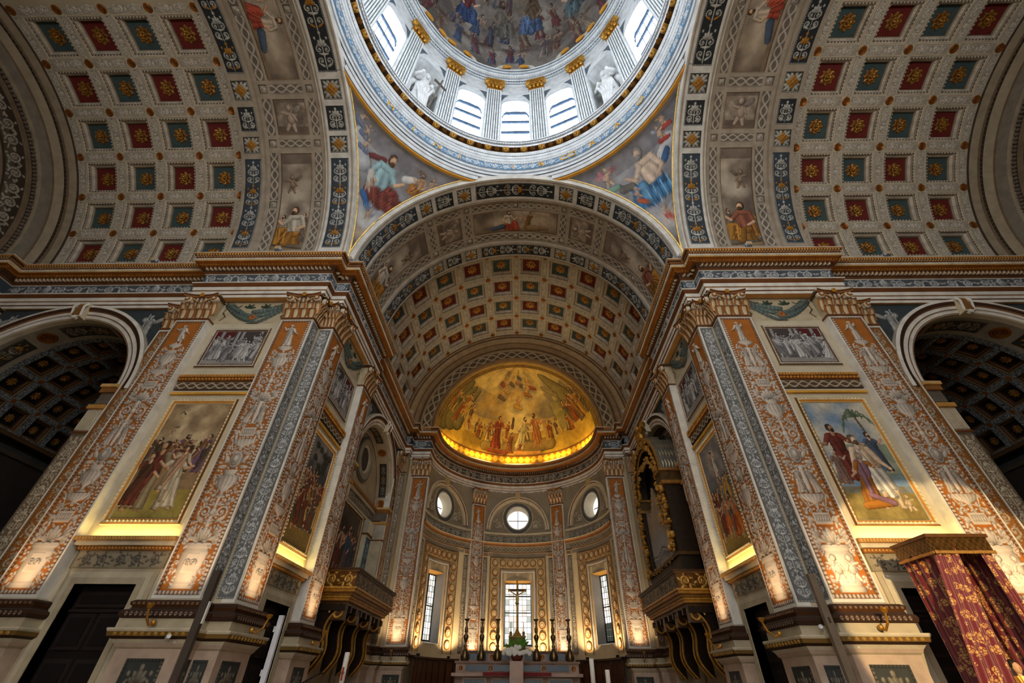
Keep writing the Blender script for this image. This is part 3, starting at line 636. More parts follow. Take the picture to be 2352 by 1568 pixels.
def entab_prof():
    A, B_, F = WHITE, BROWN, SLATE
    return ([(-0.3, 15.44, L(200,150,90)), (0.0, 15.44, A), (0.0, 15.6, B_), (0.05, 15.63, A), (0.05, 15.8, L(150,110,70)), (0.09, 15.84, A), (0.09, 16.05, B_), (0.13, 16.1, BROWN), (0.2, 16.22, WHITE), (0.22, 16.27, WHITE), (0.02, 16.31, F), (0.0, 16.33, F), (0.0, 17.0, F)],
            [(0.0, 16.97, WHITE), (0.05, 17.0, BROWN), (0.12, 17.08, DBROWN), (0.14, 17.12, DBROWN), (0.14, 17.32, BROWN), (0.24, 17.36, L(150,92,36)), (0.3, 17.42, OCHRE), (0.5, 17.45, L(206,160,90)), (0.5, 17.5, CREAM2), (0.5, 17.64, BROWN), (0.54, 17.68, L(140,86,36)), (0.56, 17.74, DBROWN), (0.6, 17.84, L(170,112,50)), (0.64, 17.9, WHITE), (0.65, 17.93, CREAM), (-0.6, 17.95, CREAM)])
PATH_T = [(27.6, 8.15), (25.2, 8.15), (25.2, 8.8), (14.95, 8.8), (14.95, 8.15), (8.8, 8.15), (8.8, 8.8)]
PATH_C = [(26.7, 6.95), (26.1, 6.95), (26.1, 8.38), (25.4, 8.38), (25.4, 8.8), (14.95, 8.8), (14.95, 8.15), (8.8, 8.15), (8.8, 8.8)]
def dentils(segs):
    """rope lumps, corona ridges and gilt leaf tips along straight wall lines (u0, u1, d)"""
    a, b, c = MB(), MB(), MB()
    for u0, u1, d, o in segs:
        n = int((u1-u0)/0.2)
        for k in range(n):
            x = u0+(u1-u0)*(k+0.5)/n; a.face([(x-0.075, d-0.14, 17.13), (x+0.045, d-0.26, 17.13), (x+0.085, d-0.26, 17.31), (x-0.035, d-0.14, 17.31)], L(196,176,150)); a.face([(x-0.075, d-0.14, 17.13), (x-0.035, d-0.14, 17.31), (x+0.085, d-0.26, 17.31)], L(150,120,86)); a.face([(x+0.045, d-0.26, 17.13), (x-0.075, d-0.14, 17.13), (x+0.07, d-0.12, 17.12)], L(170,140,100))
        e0, e1 = u0-(0.5 if o & 1 else 0), u1+(0.5 if o & 2 else 0); n = int((e1-e0)/0.095)
        for k in range(n):
            x = e0+(e1-e0)*(k+0.5)/n; b.box(x-0.026, x+0.026, d-0.525, d-0.5, 17.51, 17.63, L(216,208,194))
        n = int((e1-e0)/0.13)
        for k in range(n):
            x = e0+(e1-e0)*(k+0.5)/n; c.face([(x-0.045, d-0.585, 17.75), (x+0.045, d-0.585, 17.75), (x+0.03, d-0.64, 17.88), (x-0.03, d-0.64, 17.88)], L(206,150,76)); c.ball((x+0.06, d-0.57, 17.7), 0.03, L(200,180,150), 5, 3)
            a.ball((x, d-0.32, 17.39), 0.032, GOLDC, 5, 3)
    return a.mesh('dentil_row'), b.mesh('ridge_row'), c.mesh('leaf_row')
SEGS = [(8.8, 14.95, 8.15, 3), (14.95, 25.2, 8.8, 0), (25.2, 27.5, 8.15, 1)]
DENT = dentils(SEGS); DENT_E = dentils([(6.95, 8.3, 0, 0)]); DENT_S = dentils([(0.0, 0.65, 0, 0)])
def ped_prof(o):
    return [(0.15, 0.0, PINKST), (0.15, 2.3, CREAM2), (0.2, 2.34, PINKST), (0.24, 2.42, CREAM), (0.3, 2.5, DBROWN), (0.4, 2.56, L(120,90,40)), (0.42, 2.66, CREAM), (0.44, 2.7, CREAM), (0.44, 2.74, CREAM2), (0.3, 2.75, CREAM2), (0.3, 2.96, DBROWN), (0.36, 2.98, DBROWN), (0.39, 3.06, DBROWN), (0.36, 3.14, L(70,58,52)), (0.24, 3.18, DBROWN), (0.22, 3.24, BROWN), (0.27, 3.28, DBROWN), (0.28, 3.35, DBROWN), (0.2, 3.4, STONE), (0.04, 3.43, STONE), (0.0, 3.47, STONE)]
def ped_beads(u0, u1, d):
    a = MB(); n = int((u1-u0+0.6)/0.17)
    for k in range(n):
        x = u0-0.3+(u1-u0+0.6)*(k+0.5)/n; a.ball((x, d-0.4, 2.61), 0.062, L(170,128,56), 6, 4, (1, 0.7, 0.8))
    n = int((u1-u0+0.5)/0.13)
    for k in range(n):
        x = u0-0.25+(u1-u0+0.5)*(k+0.5)/n; a.face([(x-0.06, d-0.385, 3.06), (x, d-0.4, 3.0), (x+0.06, d-0.385, 3.06), (x, d-0.4, 3.12)], L(140,122,108)); a.box(x-0.035, x+0.035, d-0.295, d-0.27, 3.28, 3.34, L(120,90,66))
    return a.mesh('bead_row')
BEAD_A, BEAD_B = ped_beads(13.48, 14.92, 8.15), ped_beads(8.8, 10.2, 8.15)
def m_side_shell():
    b = MB()                      # wall between the pilasters, over and beside the door
    b.box(10.2, 11.0, W, 9.7, 0, 15.5, CREAM); b.box(12.86, 13.48, W, 9.7, 0, 15.5, CREAM); b.box(11.0, 12.86, W, 9.7, 3.85, 15.5, CREAM)
    b.box(8.8, 10.2, W, 9.7, 0, 15.5, CREAM2); b.box(13.48, 14.95, W, 9.7, 0, 15.5, CREAM2); b.box(8.8, 27.6, 8.9, 9.7, 15.44, 18.3, CREAM2)
    return b.mesh('wall_face', WALLM)
def m_arch_wall():
    b = MB(); c0, z0, R = 20.4, 10.88, 3.95; u0, u1, zt = 14.9, 26.5, 15.5; sp = L(58,66,70)
    b.face([(u0, AW, 0), (c0-R, AW, 0), (c0-R, AW, z0), (u0, AW, z0)], CREAM); b.face([(c0+R, AW, 0), (u1, AW, 0), (u1, AW, z0), (c0+R, AW, z0)], CREAM)
    n = 32; pts = [(c0+R*math.cos(math.pi*k/n), z0+R*math.sin(math.pi*k/n)) for k in range(n+1)]
    for (xa, za), (xb, zb_) in zip(pts, pts[1:]): b.face([(xa, AW, za), (xa, AW, zt), (xb, AW, zt), (xb, AW, zb_)], sp)
    b.face([(u0, AW, z0), (c0-R, AW, z0), (c0-R, AW, zt), (u0, AW, zt)], sp); b.face([(c0+R, AW, z0), (u1, AW, z0), (u1, AW, zt), (c0+R, AW, zt)], sp)
    b.box(c0-R, c0-R+0.02, AW, AW+0.9, 0, z0, CREAM2); b.box(c0+R-0.02, c0+R, AW, AW+0.9, 0, z0, CREAM2)
    return b.mesh('arch_wall', WALLM)
def m_archivolt():
    b = MB(); R = 3.95
    b.arc((20.4, 10.88), [(R, AW+0.9, CREAM), (R, AW-0.03, CREAM2), (R+0.03, AW-0.05, BROWN), (R+0.06, AW-0.05, WHITE), (R+0.2, AW-0.06, WHITE), (R+0.22, AW-0.1, BROWN), (R+0.26, AW-0.1, WHITE), (R+0.42, AW-0.1, L(140,100,62)), (R+0.46, AW-0.16, DBROWN), (R+0.6, AW-0.2, BROWN), (R+0.62, AW-0.22, WHITE), (R+0.76, AW-0.2, STONE), (R+0.78, AW, STONE)], n=48)
    return b.mesh('archivolt')
def m_keystone():
    b = MB()
    b.box(-0.24, 0.24, AW-0.32, AW, 14.78, 15.6, L(206,190,160)); b.box(-0.17, 0.17, AW-0.36, AW, 14.86, 15.5, L(130,88,44))
    for s in (-1, 1): b.tube([(s*0.24, AW-0.34, 15.56), (s*0.24, AW-0.44, 15.3), (s*0.22, AW-0.3, 14.85)], 0.05, 6, WHITE)
    b.lathe([(0, 0.34-AW), (0.1, 0.34-AW), (0.1, 0.2-AW)], cz=14.76, seg=10, col=WHITE, axis='y'); return b.mesh('keystone')
def m_impost():
    b = MB()
    for s in (0, 1):
        a0, a1 = (16.1, 16.78) if s == 0 else (24.02, 24.7)
        b.box(a0, a1, AW-0.28, AW+0.9, 10.92, 11.06, L(200,160,100)); b.box(a0+0.03, a1-0.03, AW-0.2, AW+0.9, 10.7, 10.92, L(140,92,44)); b.box(a0+0.06, a1-0.1, AW-0.12, AW+0.9, 10.2, 10.7, L(110,100,88))
        b.box(a0, a1, AW-0.22, AW+0.9, 9.95, 10.12, L(190,140,70)); b.box(a0+0.05, a1-0.05, AW-0.12, AW+0.9, 9.0, 9.95, STONE); b.box(a0, a1-0.03, AW-0.16, AW+0.9, 8.92, 9.0, BROWN)
        for k in range(6): b.box(a0+0.08+k*0.095, a0+0.13+k*0.095, AW-0.16, AW, 9.05, 9.9, CREAM)
        b.box(a0+0.02, a1-0.05, AW-0.1, AW+0.9, 0, 8.92, CREAM2)
    return b.mesh('impost')
def m_bay_trim():
    b = MB()   # little cornice between relief and painting
    b.box(10.22, 13.46, W-0.14, W, 11.14, 11.27, L(150,96,40)); b.box(10.22, 13.46, W-0.1, W, 10.98, 11.14, L(110,66,26)); b.box(10.22, 13.46, W-0.04, W, 10.6, 10.98, DBROWN)
    b.box(10.22, 13.46, W-0.1, W, 10.38, 10.46, L(214,160,60))  # thin ledge below, its lit gold painted in as colour
    for k in range(24): b.ball((10.29+k*0.135, W-0.13, 11.06), 0.055, L(190,130,56), 6, 4)
    for k in range(30): b.box(10.25+k*0.107, 10.31+k*0.107, W-0.17, W-0.13, 11.16, 11.25, L(206,150,70))
    return b.mesh('bay_cornice')
def m_door_case():
    b = MB(); c = 11.93
    b.box(10.3, 13.52, W-0.34, W, 5.0, 5.12, L(176,132,78)); b.box(10.36, 13.46, W-0.26, W, 4.88, 5.0, CREAM); b.box(10.42, 13.4, W-0.16, W, 4.76, 4.88, L(140,90,40)); b.box(10.48, 13.34, W-0.08, W, 4.28, 4.76, L(150,138,112))
    for k in range(34): b.box(10.34+k*0.094, 10.39+k*0.094, W-0.37, W-0.34, 5.02, 5.1, L(206,160,90))
    for k in range(28): b.ball((10.47+k*0.105, W-0.17, 4.82), 0.04, L(190,140,70), 5, 3)
    for o, y, col in ((1.37, 0.05, CREAM2), (1.25, 0.09, CREAM), (1.1, 0.12, CREAM2)):
        z = 3.85+(o-0.93); b.box(c-o, c-0.93, W-y, W+0.4, 0, z, col); b.box(c+0.93, c+o, W-y, W+0.4, 0, z, col); b.box(c-0.93, c+0.93, W-y, W+0.4, 3.85, z, col)
    return b.mesh('door_case')
def m_door_leaf():
    b = MB(); k_ = L(22,16,15); e = L(40,30,28)
    b.box(11.0, 12.86, W+0.25, W+0.4, 0, 3.85, k_)
    for (x0, x1, z0, z1) in ((11.1, 12.76, 3.3, 3.7), (11.1, 11.88, 2.3, 3.15), (11.98, 12.76, 2.3, 3.15), (11.1, 11.88, 0.3, 2.1), (11.98, 12.76, 0.3, 2.1)):
        b.box(x0, x1, W+0.2, W+0.25, z0, z1, e); b.box(x0+0.1, x1-0.1, W+0.17, W+0.2, z0+0.1, z1-0.1, k_)
    b.box(11.0, 12.86, W+0.19, W+0.25, 3.18, 3.26, e); return b.mesh('door_leaf')
def m_angel():
    c = Cv(1.25, 1.7, 50, L(58,66,70)); g = L(176,176,174)
    c.leaf(-0.05, 1.0, 0.6, 0.26, 2.5, 0.04, g); c.leaf(0.1, 1.0, 0.55, 0.26, 0.6, 0.04, g); c.fig(0.0, 0.1, 1.45, g, g, tuple(np.array(g)*0.7), lean=0.12, arm=0.8, arm2=0.5, seed=4); c.cap(0.3, 0.3, 0.34, 1.6, 0.02, 0.02, 0.03, g); c.cap(0.18, 1.35, 0.48, 1.37, 0.018, 0.018, 0.03, g)
    return c.mesh('angel_relief')
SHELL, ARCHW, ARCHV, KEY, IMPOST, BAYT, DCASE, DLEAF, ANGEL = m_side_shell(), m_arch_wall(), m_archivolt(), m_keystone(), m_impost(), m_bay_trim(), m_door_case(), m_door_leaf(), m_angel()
FR_BIG = m_frame(2.64, 4.66, 0.21, 0.11, L(214,198,160), L(96,62,30), L(190,130,50)); FR_REL = m_frame(2.56, 2.14, 0.2, 0.08, L(200,192,180), L(100,72,44))
def m_shaft(w):
    b = MB(); b.box(-w/2, w/2, 0, 0.4, 0, 10.6, WHITE); return b.mesh('pilaster_shaft')
SH14, SH12 = m_shaft(1.42), m_shaft(1.18)
# ------------------------------------------------------------------ the four wall sides
WORDS = {'transept_left': 'left transept', 'transept_right': 'right transept', 'chancel_left': 'left chancel', 'chancel_right': 'right chancel'}
PAINT_LAB = ['tall framed fresco of robed men meeting under a warm stormy sky, left pier front', 'tall framed fresco of mourners under blue sky and palm, right pier front', 'narrow-looking framed fresco of a climbing crowd under dark clouds, left pier chancel side', 'framed fresco of an ascending figure above upturned faces, right pier chancel side']
WALLS = {}
for si, (nm, M) in enumerate(SIDES):
    wd = WORDS[nm]; trans = si < 2
    R0 = root('wall_' + nm, 'ornate %s wall with painted pilasters, entablature and side arch' % wd, 'wall', 'structure'); WALLS[nm] = R0
    inst(SHELL, 'wall_face', R0, M); inst(ARCHW, 'arch_wall', R0, M); inst(ARCHV, 'archivolt', R0, M); inst(KEY, 'keystone', R0, M @ T(20.4, 0, 0)); inst(IMPOST, 'impost', R0, M)
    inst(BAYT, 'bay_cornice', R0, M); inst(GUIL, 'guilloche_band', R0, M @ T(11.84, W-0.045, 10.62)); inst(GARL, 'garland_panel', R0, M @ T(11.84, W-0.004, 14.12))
    for k, uc in enumerate((9.5, 14.2)):
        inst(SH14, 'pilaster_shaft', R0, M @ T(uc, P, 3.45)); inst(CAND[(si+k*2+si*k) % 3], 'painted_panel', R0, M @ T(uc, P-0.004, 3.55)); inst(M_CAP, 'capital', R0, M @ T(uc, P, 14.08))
    inst(M_CAP, 'capital', R0, M @ T(8.79, 8.48, 14.08) @ RZ(-math.pi/2) @ SC(0.46, 1, 1))
    inst(GREYSTRIP, 'painted_strip', R0, M @ T(8.784, 8.475, 3.55) @ RZ(-math.pi/2))
    inst(SH12, 'pilaster_shaft', R0, M @ T(15.52, 8.8, 3.45)); inst(SCROLL, 'painted_panel', R0, M @ T(15.54, 8.796, 3.55)); inst(M_CAP, 'capital', R0, M @ T(15.52, 8.8, 14.08) @ SC(0.82, 1, 1))
    for uj in (16.42, 24.38): inst(JAMB, 'painted_strip', R0, M @ T(uj, AW-0.105, 1.9))
    inst(SH12, 'pilaster_shaft', R0, M @ T(25.2 if trans else 24.75, 8.8, 3.45)); inst(SCROLL, 'painted_panel', R0, M @ T(25.1 if trans else 24.75, 8.79, 3.55)); inst(M_CAP, 'capital', R0, M @ T(25.1 if trans else 24.75, 8.8, 14.08) @ SC(0.82, 1, 1))
    if trans: inst(SH14, 'pilaster_shaft', R0, M @ T(26.2, P, 3.45)); inst(M_CAP, 'capital', R0, M @ T(26.0, P, 14.08)); inst(CAND[1], 'painted_panel', R0, M @ T(26.2, P-0.004, 3.55))
    inst(ANGEL, 'angel_relief', R0, M @ T(16.85, AW-0.006, 13.55)); inst(ANGEL, 'angel_relief', R0, M @ T(23.95, AW-0.006, 13.55) @ SC(-1, 1, 1))
    # pedestals
    for key, path, pre, post in (('pA', [(14.95, 8.8), (14.95, 8.15), (13.46, 8.15), (13.46, 8.5)], None, None), ('pB', [(10.22, 8.5), (10.22, 8.15), (8.8, 8.15), (8.8, 8.8)], None, (8.15, 8.8)), ('pC', [(16.1, 8.95), (16.1, 8.8), (14.95, 8.8)], None, None)):
        me = once(key, lambda: MB().sweep(path, ped_prof(0), pre, post).mesh('pedestal')); inst(me, 'pedestal', R0, M)
    inst(BEAD_A, 'bead_row', R0, M, 'stuff'); inst(BEAD_B, 'bead_row', R0, M, 'stuff')
    inst(PEDP, 'pedestal_panel', R0, M @ T(9.46, 7.995, 0.9)); inst(PEDP, 'pedestal_panel', R0, M @ T(14.2, 7.995, 0.9))
    inst(PEDP, 'pedestal_panel', R0, M @ T(8.645, 8.4, 0.9) @ RZ(-math.pi/2) @ SC(0.42, 1, 1))
    # entablature
    pr = entab_prof(); path = PATH_T if trans else PATH_C
    inst(once('ar%d' % trans, lambda: MB().sweep(path, pr[0], None, (8.15, 8.8)).mesh('architrave')), 'architrave', R0, M)
    inst(once('co%d' % trans, lambda: MB().sweep(path, pr[1], None, (8.15, 8.8)).mesh('cornice')), 'cornice', R0, M)
    inst(FRZ_P, 'frieze', R0, M @ T(11.87, 8.147, 16.33)); inst(FRZ_R, 'frieze', R0, M @ T(20.1, 8.797, 16.33)); inst(FRZ_S, 'frieze', R0, M @ T(8.797, 8.475, 16.33) @ RZ(-math.pi/2))
    for me, n_ in zip(DENT, ('dentil_row', 'ridge_row', 'leaf_row')): inst(me, n_, R0, M, 'stuff')
    for me, n_ in zip(DENT_S, ('dentil_row', 'ridge_row', 'leaf_row')): inst(me, n_, R0, M @ T(8.8, 8.15, 0) @ RZ(-math.pi/2) @ SC(-1, 1, 1), 'stuff')
    if not trans:
        inst(FRZ_S, 'frieze', R0, M @ T(26.097, 7.66, 16.33) @ RZ(-math.pi/2) @ SC(2.1, 1, 1)); inst(FRZ_S, 'frieze', R0, M @ T(25.397, 8.6, 16.33) @ RZ(-math.pi/2) @ SC(0.6, 1, 1))
        for me, n_ in zip(DENT_E, ('dentil_row', 'ridge_row', 'leaf_row')): inst(me, n_, R0, M @ T(26.1, 0, 0) @ RZ(-math.pi/2) @ SC(-1, 1, 1), 'stuff')
    # door case
    inst(DCASE, 'door_case', R0, M); inst(ANTH, 'carved_frieze', R0, M @ T(11.9, W-0.085, 4.31))
    d = root('door_%d' % (si+1), 'black panelled door in the %s pier' % wd.replace('transept', 'transept-side').replace('chancel', 'chancel-side'), 'door', 'structure'); inst(DLEAF, 'door_leaf', d, M)
    # framed fresco and relief
    t = root('framed_fresco', PAINT_LAB[si], 'painting', group='tall framed frescoes on the piers'); inst(FR_BIG, 'frame', t, M @ T(11.92, W-0.005, 5.52)); inst(big_scene(si).mesh('canvas'), 'canvas', t, M @ T(11.92, W-0.03, 5.74))
    t = root('framed_relief', 'square grey painted relief of a crowd above the fresco on the %s wall' % wd, 'relief', group='square grisaille reliefs on the piers'); inst(FR_REL, 'frame', t, M @ T(11.94, W-0.005, 11.68)); inst(once('gr%d' % (si % 2), lambda: grisaille(11+si).mesh('canvas')), 'canvas', t, M @ T(11.94, W-0.03, 11.88) @ SC(1.03, 1, 1))
    # strip lamp on the door cornice
    t = root('strip_lamp', 'warm strip lamp lying on the door cornice under the %s fresco' % wd, 'lamp', group='strip lamps below the frescoes'); MB().box(10.5, 13.3, W-0.16, W-0.1, 5.13, 5.16, L(255,220,140)).build('tube', t, M, STRIPM)
    lp = lamp('strip_light', 'AREA', (0, 0, 0), (0, 0, 1), STRIP_W, (1.0, 0.70, 0.18), t, 2.7, 0.05); lp.matrix_basis = M @ T(11.9, W-0.16, 5.17) @ RX(math.radians(176))
    # uplights at the pilaster feet
    for k, uc in enumerate((9.5, 14.2)):
        t = root('bracket_lamp', 'gilt bracket lamp below the %s pilaster of the %s pier' % (('corner', 'outer')[k], wd), 'lamp', group='gilt bracket lamps on the pier bases')
        b = MB(); b.tube([(uc, 7.76, 2.85), (uc, 7.6, 2.78), (uc, 7.42, 2.92), (uc, 7.34, 3.14)], 0.03, 6, GOLDC); b.lathe([(0.0, 3.12), (0.05, 3.13), (0.09, 3.2), (0.1, 3.24), (0.02, 3.25)], uc, 7.34, 10, GOLDC); b.ball((uc, 7.74, 2.85), 0.07, GOLDC); b.build('bracket', t, M, GILT)
        lp = lamp('bracket_light', 'SPOT', (0, 0, 0), (0, 0, 1), UPLIGHT_W, (1.0, 0.66, 0.34), t, spot=math.radians(112), blend=1.0, radius=0.06); lp.matrix_basis = M @ T(uc, 7.25, 3.28) @ RX(math.radians(180-18))
# ------------------------------------------------------------------ barrel vaults: transverse bands and coffers
BC = L(166,154,138)
def m_band():
    b = MB(); w_ = L(212,210,204)
    b.arc((0, ZS), [(8.78, 8.74, L(206,150,60)), (8.74, 8.72, w_), (8.66, 8.74, w_), (8.45, 8.78, w_), (8.45, 10.36, BC), (8.6, 10.4, BC), (8.6, 13.72, BC), (8.45, 13.76, BC), (8.45, 15.06, BC), (9.35, 15.08, BC)], 0, math.pi/2, 40, 'x')
    for u0, u1 in ((8.85, 8.95), (10.2, 10.3), (13.82, 13.9), (14.9, 14.98)): b.arc((0, ZS), [(8.45, u0, BC), (8.42, u0+0.02, BC), (8.42, u1-0.02, BC), (8.45, u1, BC)], 0, math.pi/2, 40, 'x')
    return b.mesh('arch_band')
def band_fn(uc, R, th0):
    def fn(X, Y, H):
        th = math.radians(th0)-Y/R; r = R-0.004-H; return np.stack([uc+X, r*np.sin(th), ZS+r*np.cos(th)], -1)
    return fn
def arc_len(R, a, b): return R*math.radians(b-a)
DK = L(40,44,48); OW = L(186,186,180); GB = L(176,124,48)
SLT = L(58,68,78)
BP = []   # (name, mesh, crown?)
for uc in (9.58, 14.4):
    wd = 0.98 if uc < 10 else 0.9
    for (a, b_, knd) in ((-17.4, 17.4, 'v'), (19.5, 25.8, 'q'), (27.7, 35.9, 's'), (37.6, 43.5, 'q'), (45.4, 82, 'v')):
        ln = arc_len(8.45, a, b_)
        c = arabesque(wd, ln, SLT if knd == 'v' and b_ > 50 else DK, OW, 20, 0.06, 40, GB) if knd == 'v' else (rosette_panel(wd, ln, L(70,66,56), OW, GB) if knd == 'q' else arabesque(wd, ln, DK, OW, 21, 0.06, 44))
        BP.append(('vine_panel' if knd == 'v' else 'rosette_panel' if knd == 'q' else 'scroll_panel', c.mesh('band_panel', band_fn(uc, 8.45, b_)), a < 0))
CG, CO = L(110,100,90), L(190,180,166)
for uc, wd in ((10.82, 0.44), (13.3, 0.5)):
    for a, b_ in ((1.5, 19.6), (-19.6, -1.5), (25.2, 37.0), (43.0, 60.5), (64.5, 82)): BP.append(('chain_panel', guilloche(wd, arc_len(8.6, a, b_), CG, CO, 36, along='y').mesh('band_panel', band_fn(uc, 8.6, b_)), a < 0))
    for a in (0.0, 22.2, 39.8, 62.4): BP.append(('flower_panel', rosette_panel(wd*0.86, wd*0.86, CG, CO, CO, 40).mesh('band_panel', band_fn(uc, 8.6, a+math.degrees(wd*0.43/8.6))), a == 0))
for a, b_ in ((20.7, 23.7), (38.4, 41.2)):
    c = guilloche(1.72, arc_len(8.6, a, b_), CG, CO, 40); BP.append(('chain_panel', c.mesh('band_panel', band_fn(12.06, 8.6, b_)), False))
def vault_scene(kind, w, h):
    c = Cv(w, h, 42, L(110,98,88)); r = np.random.default_rng(kind)
    for k in range(c.ny): c.C[k] = np.array(L(126,112,100))*(0.75+0.3*k/c.ny)
    c.cloud(2.5, kind+3, L(188,174,156), h*0.25, h*0.9); c.cloud(3, kind+4, L(92,80,72), 0, h, 0.6)
    if kind < 10:
        cl = ([L(190,130,60), L(150,92,70)], [L(120,140,150), L(196,186,170)])[kind % 2]
        c.rect(-w/2, w/2, 0, h*0.06, L(140,120,90)); c.cap(-w*0.4, h*0.05, w*0.4, h*0.08, 0.25, 0.2, 0.02, L(120,108,96)); c.fig(0.52, h*0.1, h*0.3, cl[0], seed=kind+2); c.fig(-0.6, h*0.16, h*0.26, L(120,104,92), seed=kind+5); c.seated(-0.15 if kind % 2 else 0.15, h*0.05, min(w*1.45, h*0.45), L(176,124,52), cl[1], flip=1 if kind % 2 else -1, seed=kind)
        c.ell(0.0, h*0.6, 0.8, 0.5, 0, L(196,184,166)); c.ell(-0.3, h*0.7, 0.6, 0.4, 0, L(180,168,152)); c.putto(0.2, h*0.62, 1.1, L(150,128,108), L(120,108,98))
    elif kind < 20:
        c.rect(-w/2, w/2, 0, h*0.12, L(116,100,88)); c.putto(0.05, h*0.1, h*0.8, L(186,166,150), L(156,144,134), 1 if kind % 2 else -1)
    else:   # crown picture laid sideways
        c.cloud(3, kind+8, L(196,176,150), 0, h, 0.5); t = Cv(h, w, 42, L(120,106,94)); t.C = np.transpose(c.C, (1, 0, 2))[::-1].copy(); t.H = np.zeros((t.ny, t.nx)) if (t.ny, t.nx) == t.C.shape[:2] else np.zeros(t.C.shape[:2])
        t.ny, t.nx = t.C.shape[:2]; t.xs = np.linspace(-h/2, h/2, t.nx); t.ys = np.linspace(0, w, t.ny)
        t.rect(-h/2, h/2, 0, w*0.14, L(130,112,90)); t.ell(-1.0, w*0.5, 1.1, 0.5, 0, L(190,176,156)); t.ell(1.6, w*0.55, 1.0, 0.5, 0, L(180,164,142)); t.seated(-0.5, w*0.06, w*0.92, L(190,86,64), L(206,190,170), seed=4); t.cap(-1.6, 0.3, -0.9, 0.45, 0.16, 0.2, 0.03, L(80,96,116)); t.fig(0.75, w*0.1, w*0.85, L(150,112,70), lean=0.2, seed=6); t.cap(1.0, 0.35, 2.2, 0.4, 0.25, 0.12, 0.03, L(150,124,90)); t.putto(0.4, w*0.45, 0.6)
        c.C = np.transpose(t.C[::-1], (1, 0, 2)).copy(); c.H = np.transpose(t.H[::-1]).copy()
    c.grain(kind, 0.14, 24); c.border(0.05, 0.1, L(190,170,140), L(90,70,50), 0.012); return c
def fres(kind, a, b_): return vault_scene(kind, 1.74, arc_len(8.6, a, b_)).mesh('fresco_panel', band_fn(12.06, 8.6, b_))
FR_L = [fres(k, 43.2, 82) for k in (1, 2, 3, 4)]; FR_S = [fres(k, 25.3, 37) for k in (11, 12)]; FR_C = [fres(k, -19.6, 19.6) for k in (21, 22)]
BAND = m_band()
PT = math.radians(14.11); U0, PU = 15.68, 2.306; HO = 0.87
def m_lattice():
    b = MB(); us = [15.06] + sum([[U0+PU*(j+0.5)-HO, U0+PU*(j+0.5)+HO] for j in range(4)], []) + [25.15]
    ts = [0.0] + sum([[PT*(k+0.5)-HO/RV, PT*(k+0.5)+HO/RV] for k in range(6)], []) + [math.pi/2]
    for a in range(len(ts)-1):
        for c in range(len(us)-1):
            if a % 2 and c % 2: continue
            b.grid([[(us[c+i], RV*math.sin(t), ZS+RV*math.cos(t)) for i in (0, 1)] for t in np.linspace(ts[a], ts[a+1], 7 if a % 2 else 3)], CREAM)
    return b
def m_coffer(s0, depth, R, pcol, warm=False):
    b = MB(); g = L(206,198,184); k = L(112,98,80); e = L(170,156,136)
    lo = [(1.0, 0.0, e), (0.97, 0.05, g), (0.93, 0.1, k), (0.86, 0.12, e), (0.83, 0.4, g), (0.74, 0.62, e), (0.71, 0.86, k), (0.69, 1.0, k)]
    def pt(sx, sy, d): t = sy*s0/R; r = R+d*depth; return (sx*s0, r*math.sin(t), r*math.cos(t))
    lp_ = [(-1, -1)] + [(1, y) for y in np.linspace(-1, 1, 7)] + [(-1, y) for y in np.linspace(1, -1, 7)[:-1]]; G = [[pt(x*s*(1.004 if d == 0 else 1), y*s*(1.004 if d == 0 else 1), d) for x, y in lp_] for s, d, c in lo]; b.grid(G, lambda i, j: lo[i][2], close=True)
    b.face([pt(x*0.69, y*0.69, 1.0) for x, y in ((-1,-1),(1,-1),(1,1),(-1,1))], pcol)
    n = 9
    for k_ in range(n):
        for sd in range(4):
            t = (k_+0.5)/n*1.7-0.85; x, y = ((t, -0.895), (t, 0.895), (-0.895, t), (0.895, t))[sd]; p = pt(x, y, 0.06); q = s0*0.05
            b.face([(p[0]-q, p[1], p[2]), (p[0], p[1]-q, p[2]), (p[0]+q, p[1], p[2]), (p[0], p[1]+q, p[2])], L(214,206,192)); 
            x, y = ((t*0.82, -0.785), (t*0.82, 0.785), (-0.785, t*0.82), (0.785, t*0.82))[sd]; p = pt(x, y, 0.48); q = s0*0.035; b.face([(p[0]-q, p[1], p[2]), (p[0], p[1]-q, p[2]), (p[0]+q, p[1], p[2]), (p[0], p[1]+q, p[2])], L(150,132,108))
    return b
LAT = m_lattice().mesh('rib_lattice'); RG, RO_ = L(186,176,160), L(216,208,194)
RIB_L = PU-0.5
def rib_ornament():
    c = Cv(RIB_L, 0.44, 46, RG)
    for s_ in (-1, 1):
        c.spiral(s_*0.62, 0.22, 0.15, 0.5, 1.4, s_, 0.034, 0.03, RO_); c.spiral(s_*0.3, 0.22, 0.14, 2.5, 1.4, -s_, 0.034, 0.03, RO_); c.tuft(s_*0.82, 0.22, 0.16, 3, 0 if s_ > 0 else math.pi, 1.6, RO_); c.leaf(s_*0.08, 0.22, 0.3, 0.12, 0.5 if s_ > 0 else math.pi-0.5, 0.03, RO_); c.leaf(s_*0.08, 0.22, 0.3, 0.12, -0.5 if s_ > 0 else math.pi+0.5, 0.03, RO_); c.leaf(s_*0.45, 0.3, 0.2, 0.09, 1.0 if s_ > 0 else 2.1, 0.03, RO_); c.leaf(s_*0.45, 0.14, 0.2, 0.09, -1.0 if s_ > 0 else -2.1, 0.03, RO_)
    c.ell(0, 0.22, 0.09, 0.12, 0.04, RO_); c.bead(-2, 2, 0, 0.03, 0.08, RO_, L(120,108,92), 'x', 0.01); c.bead(-2, 2, 0.41, 0.45, 0.08, RO_, L(120,108,92), 'x', 0.01); return c
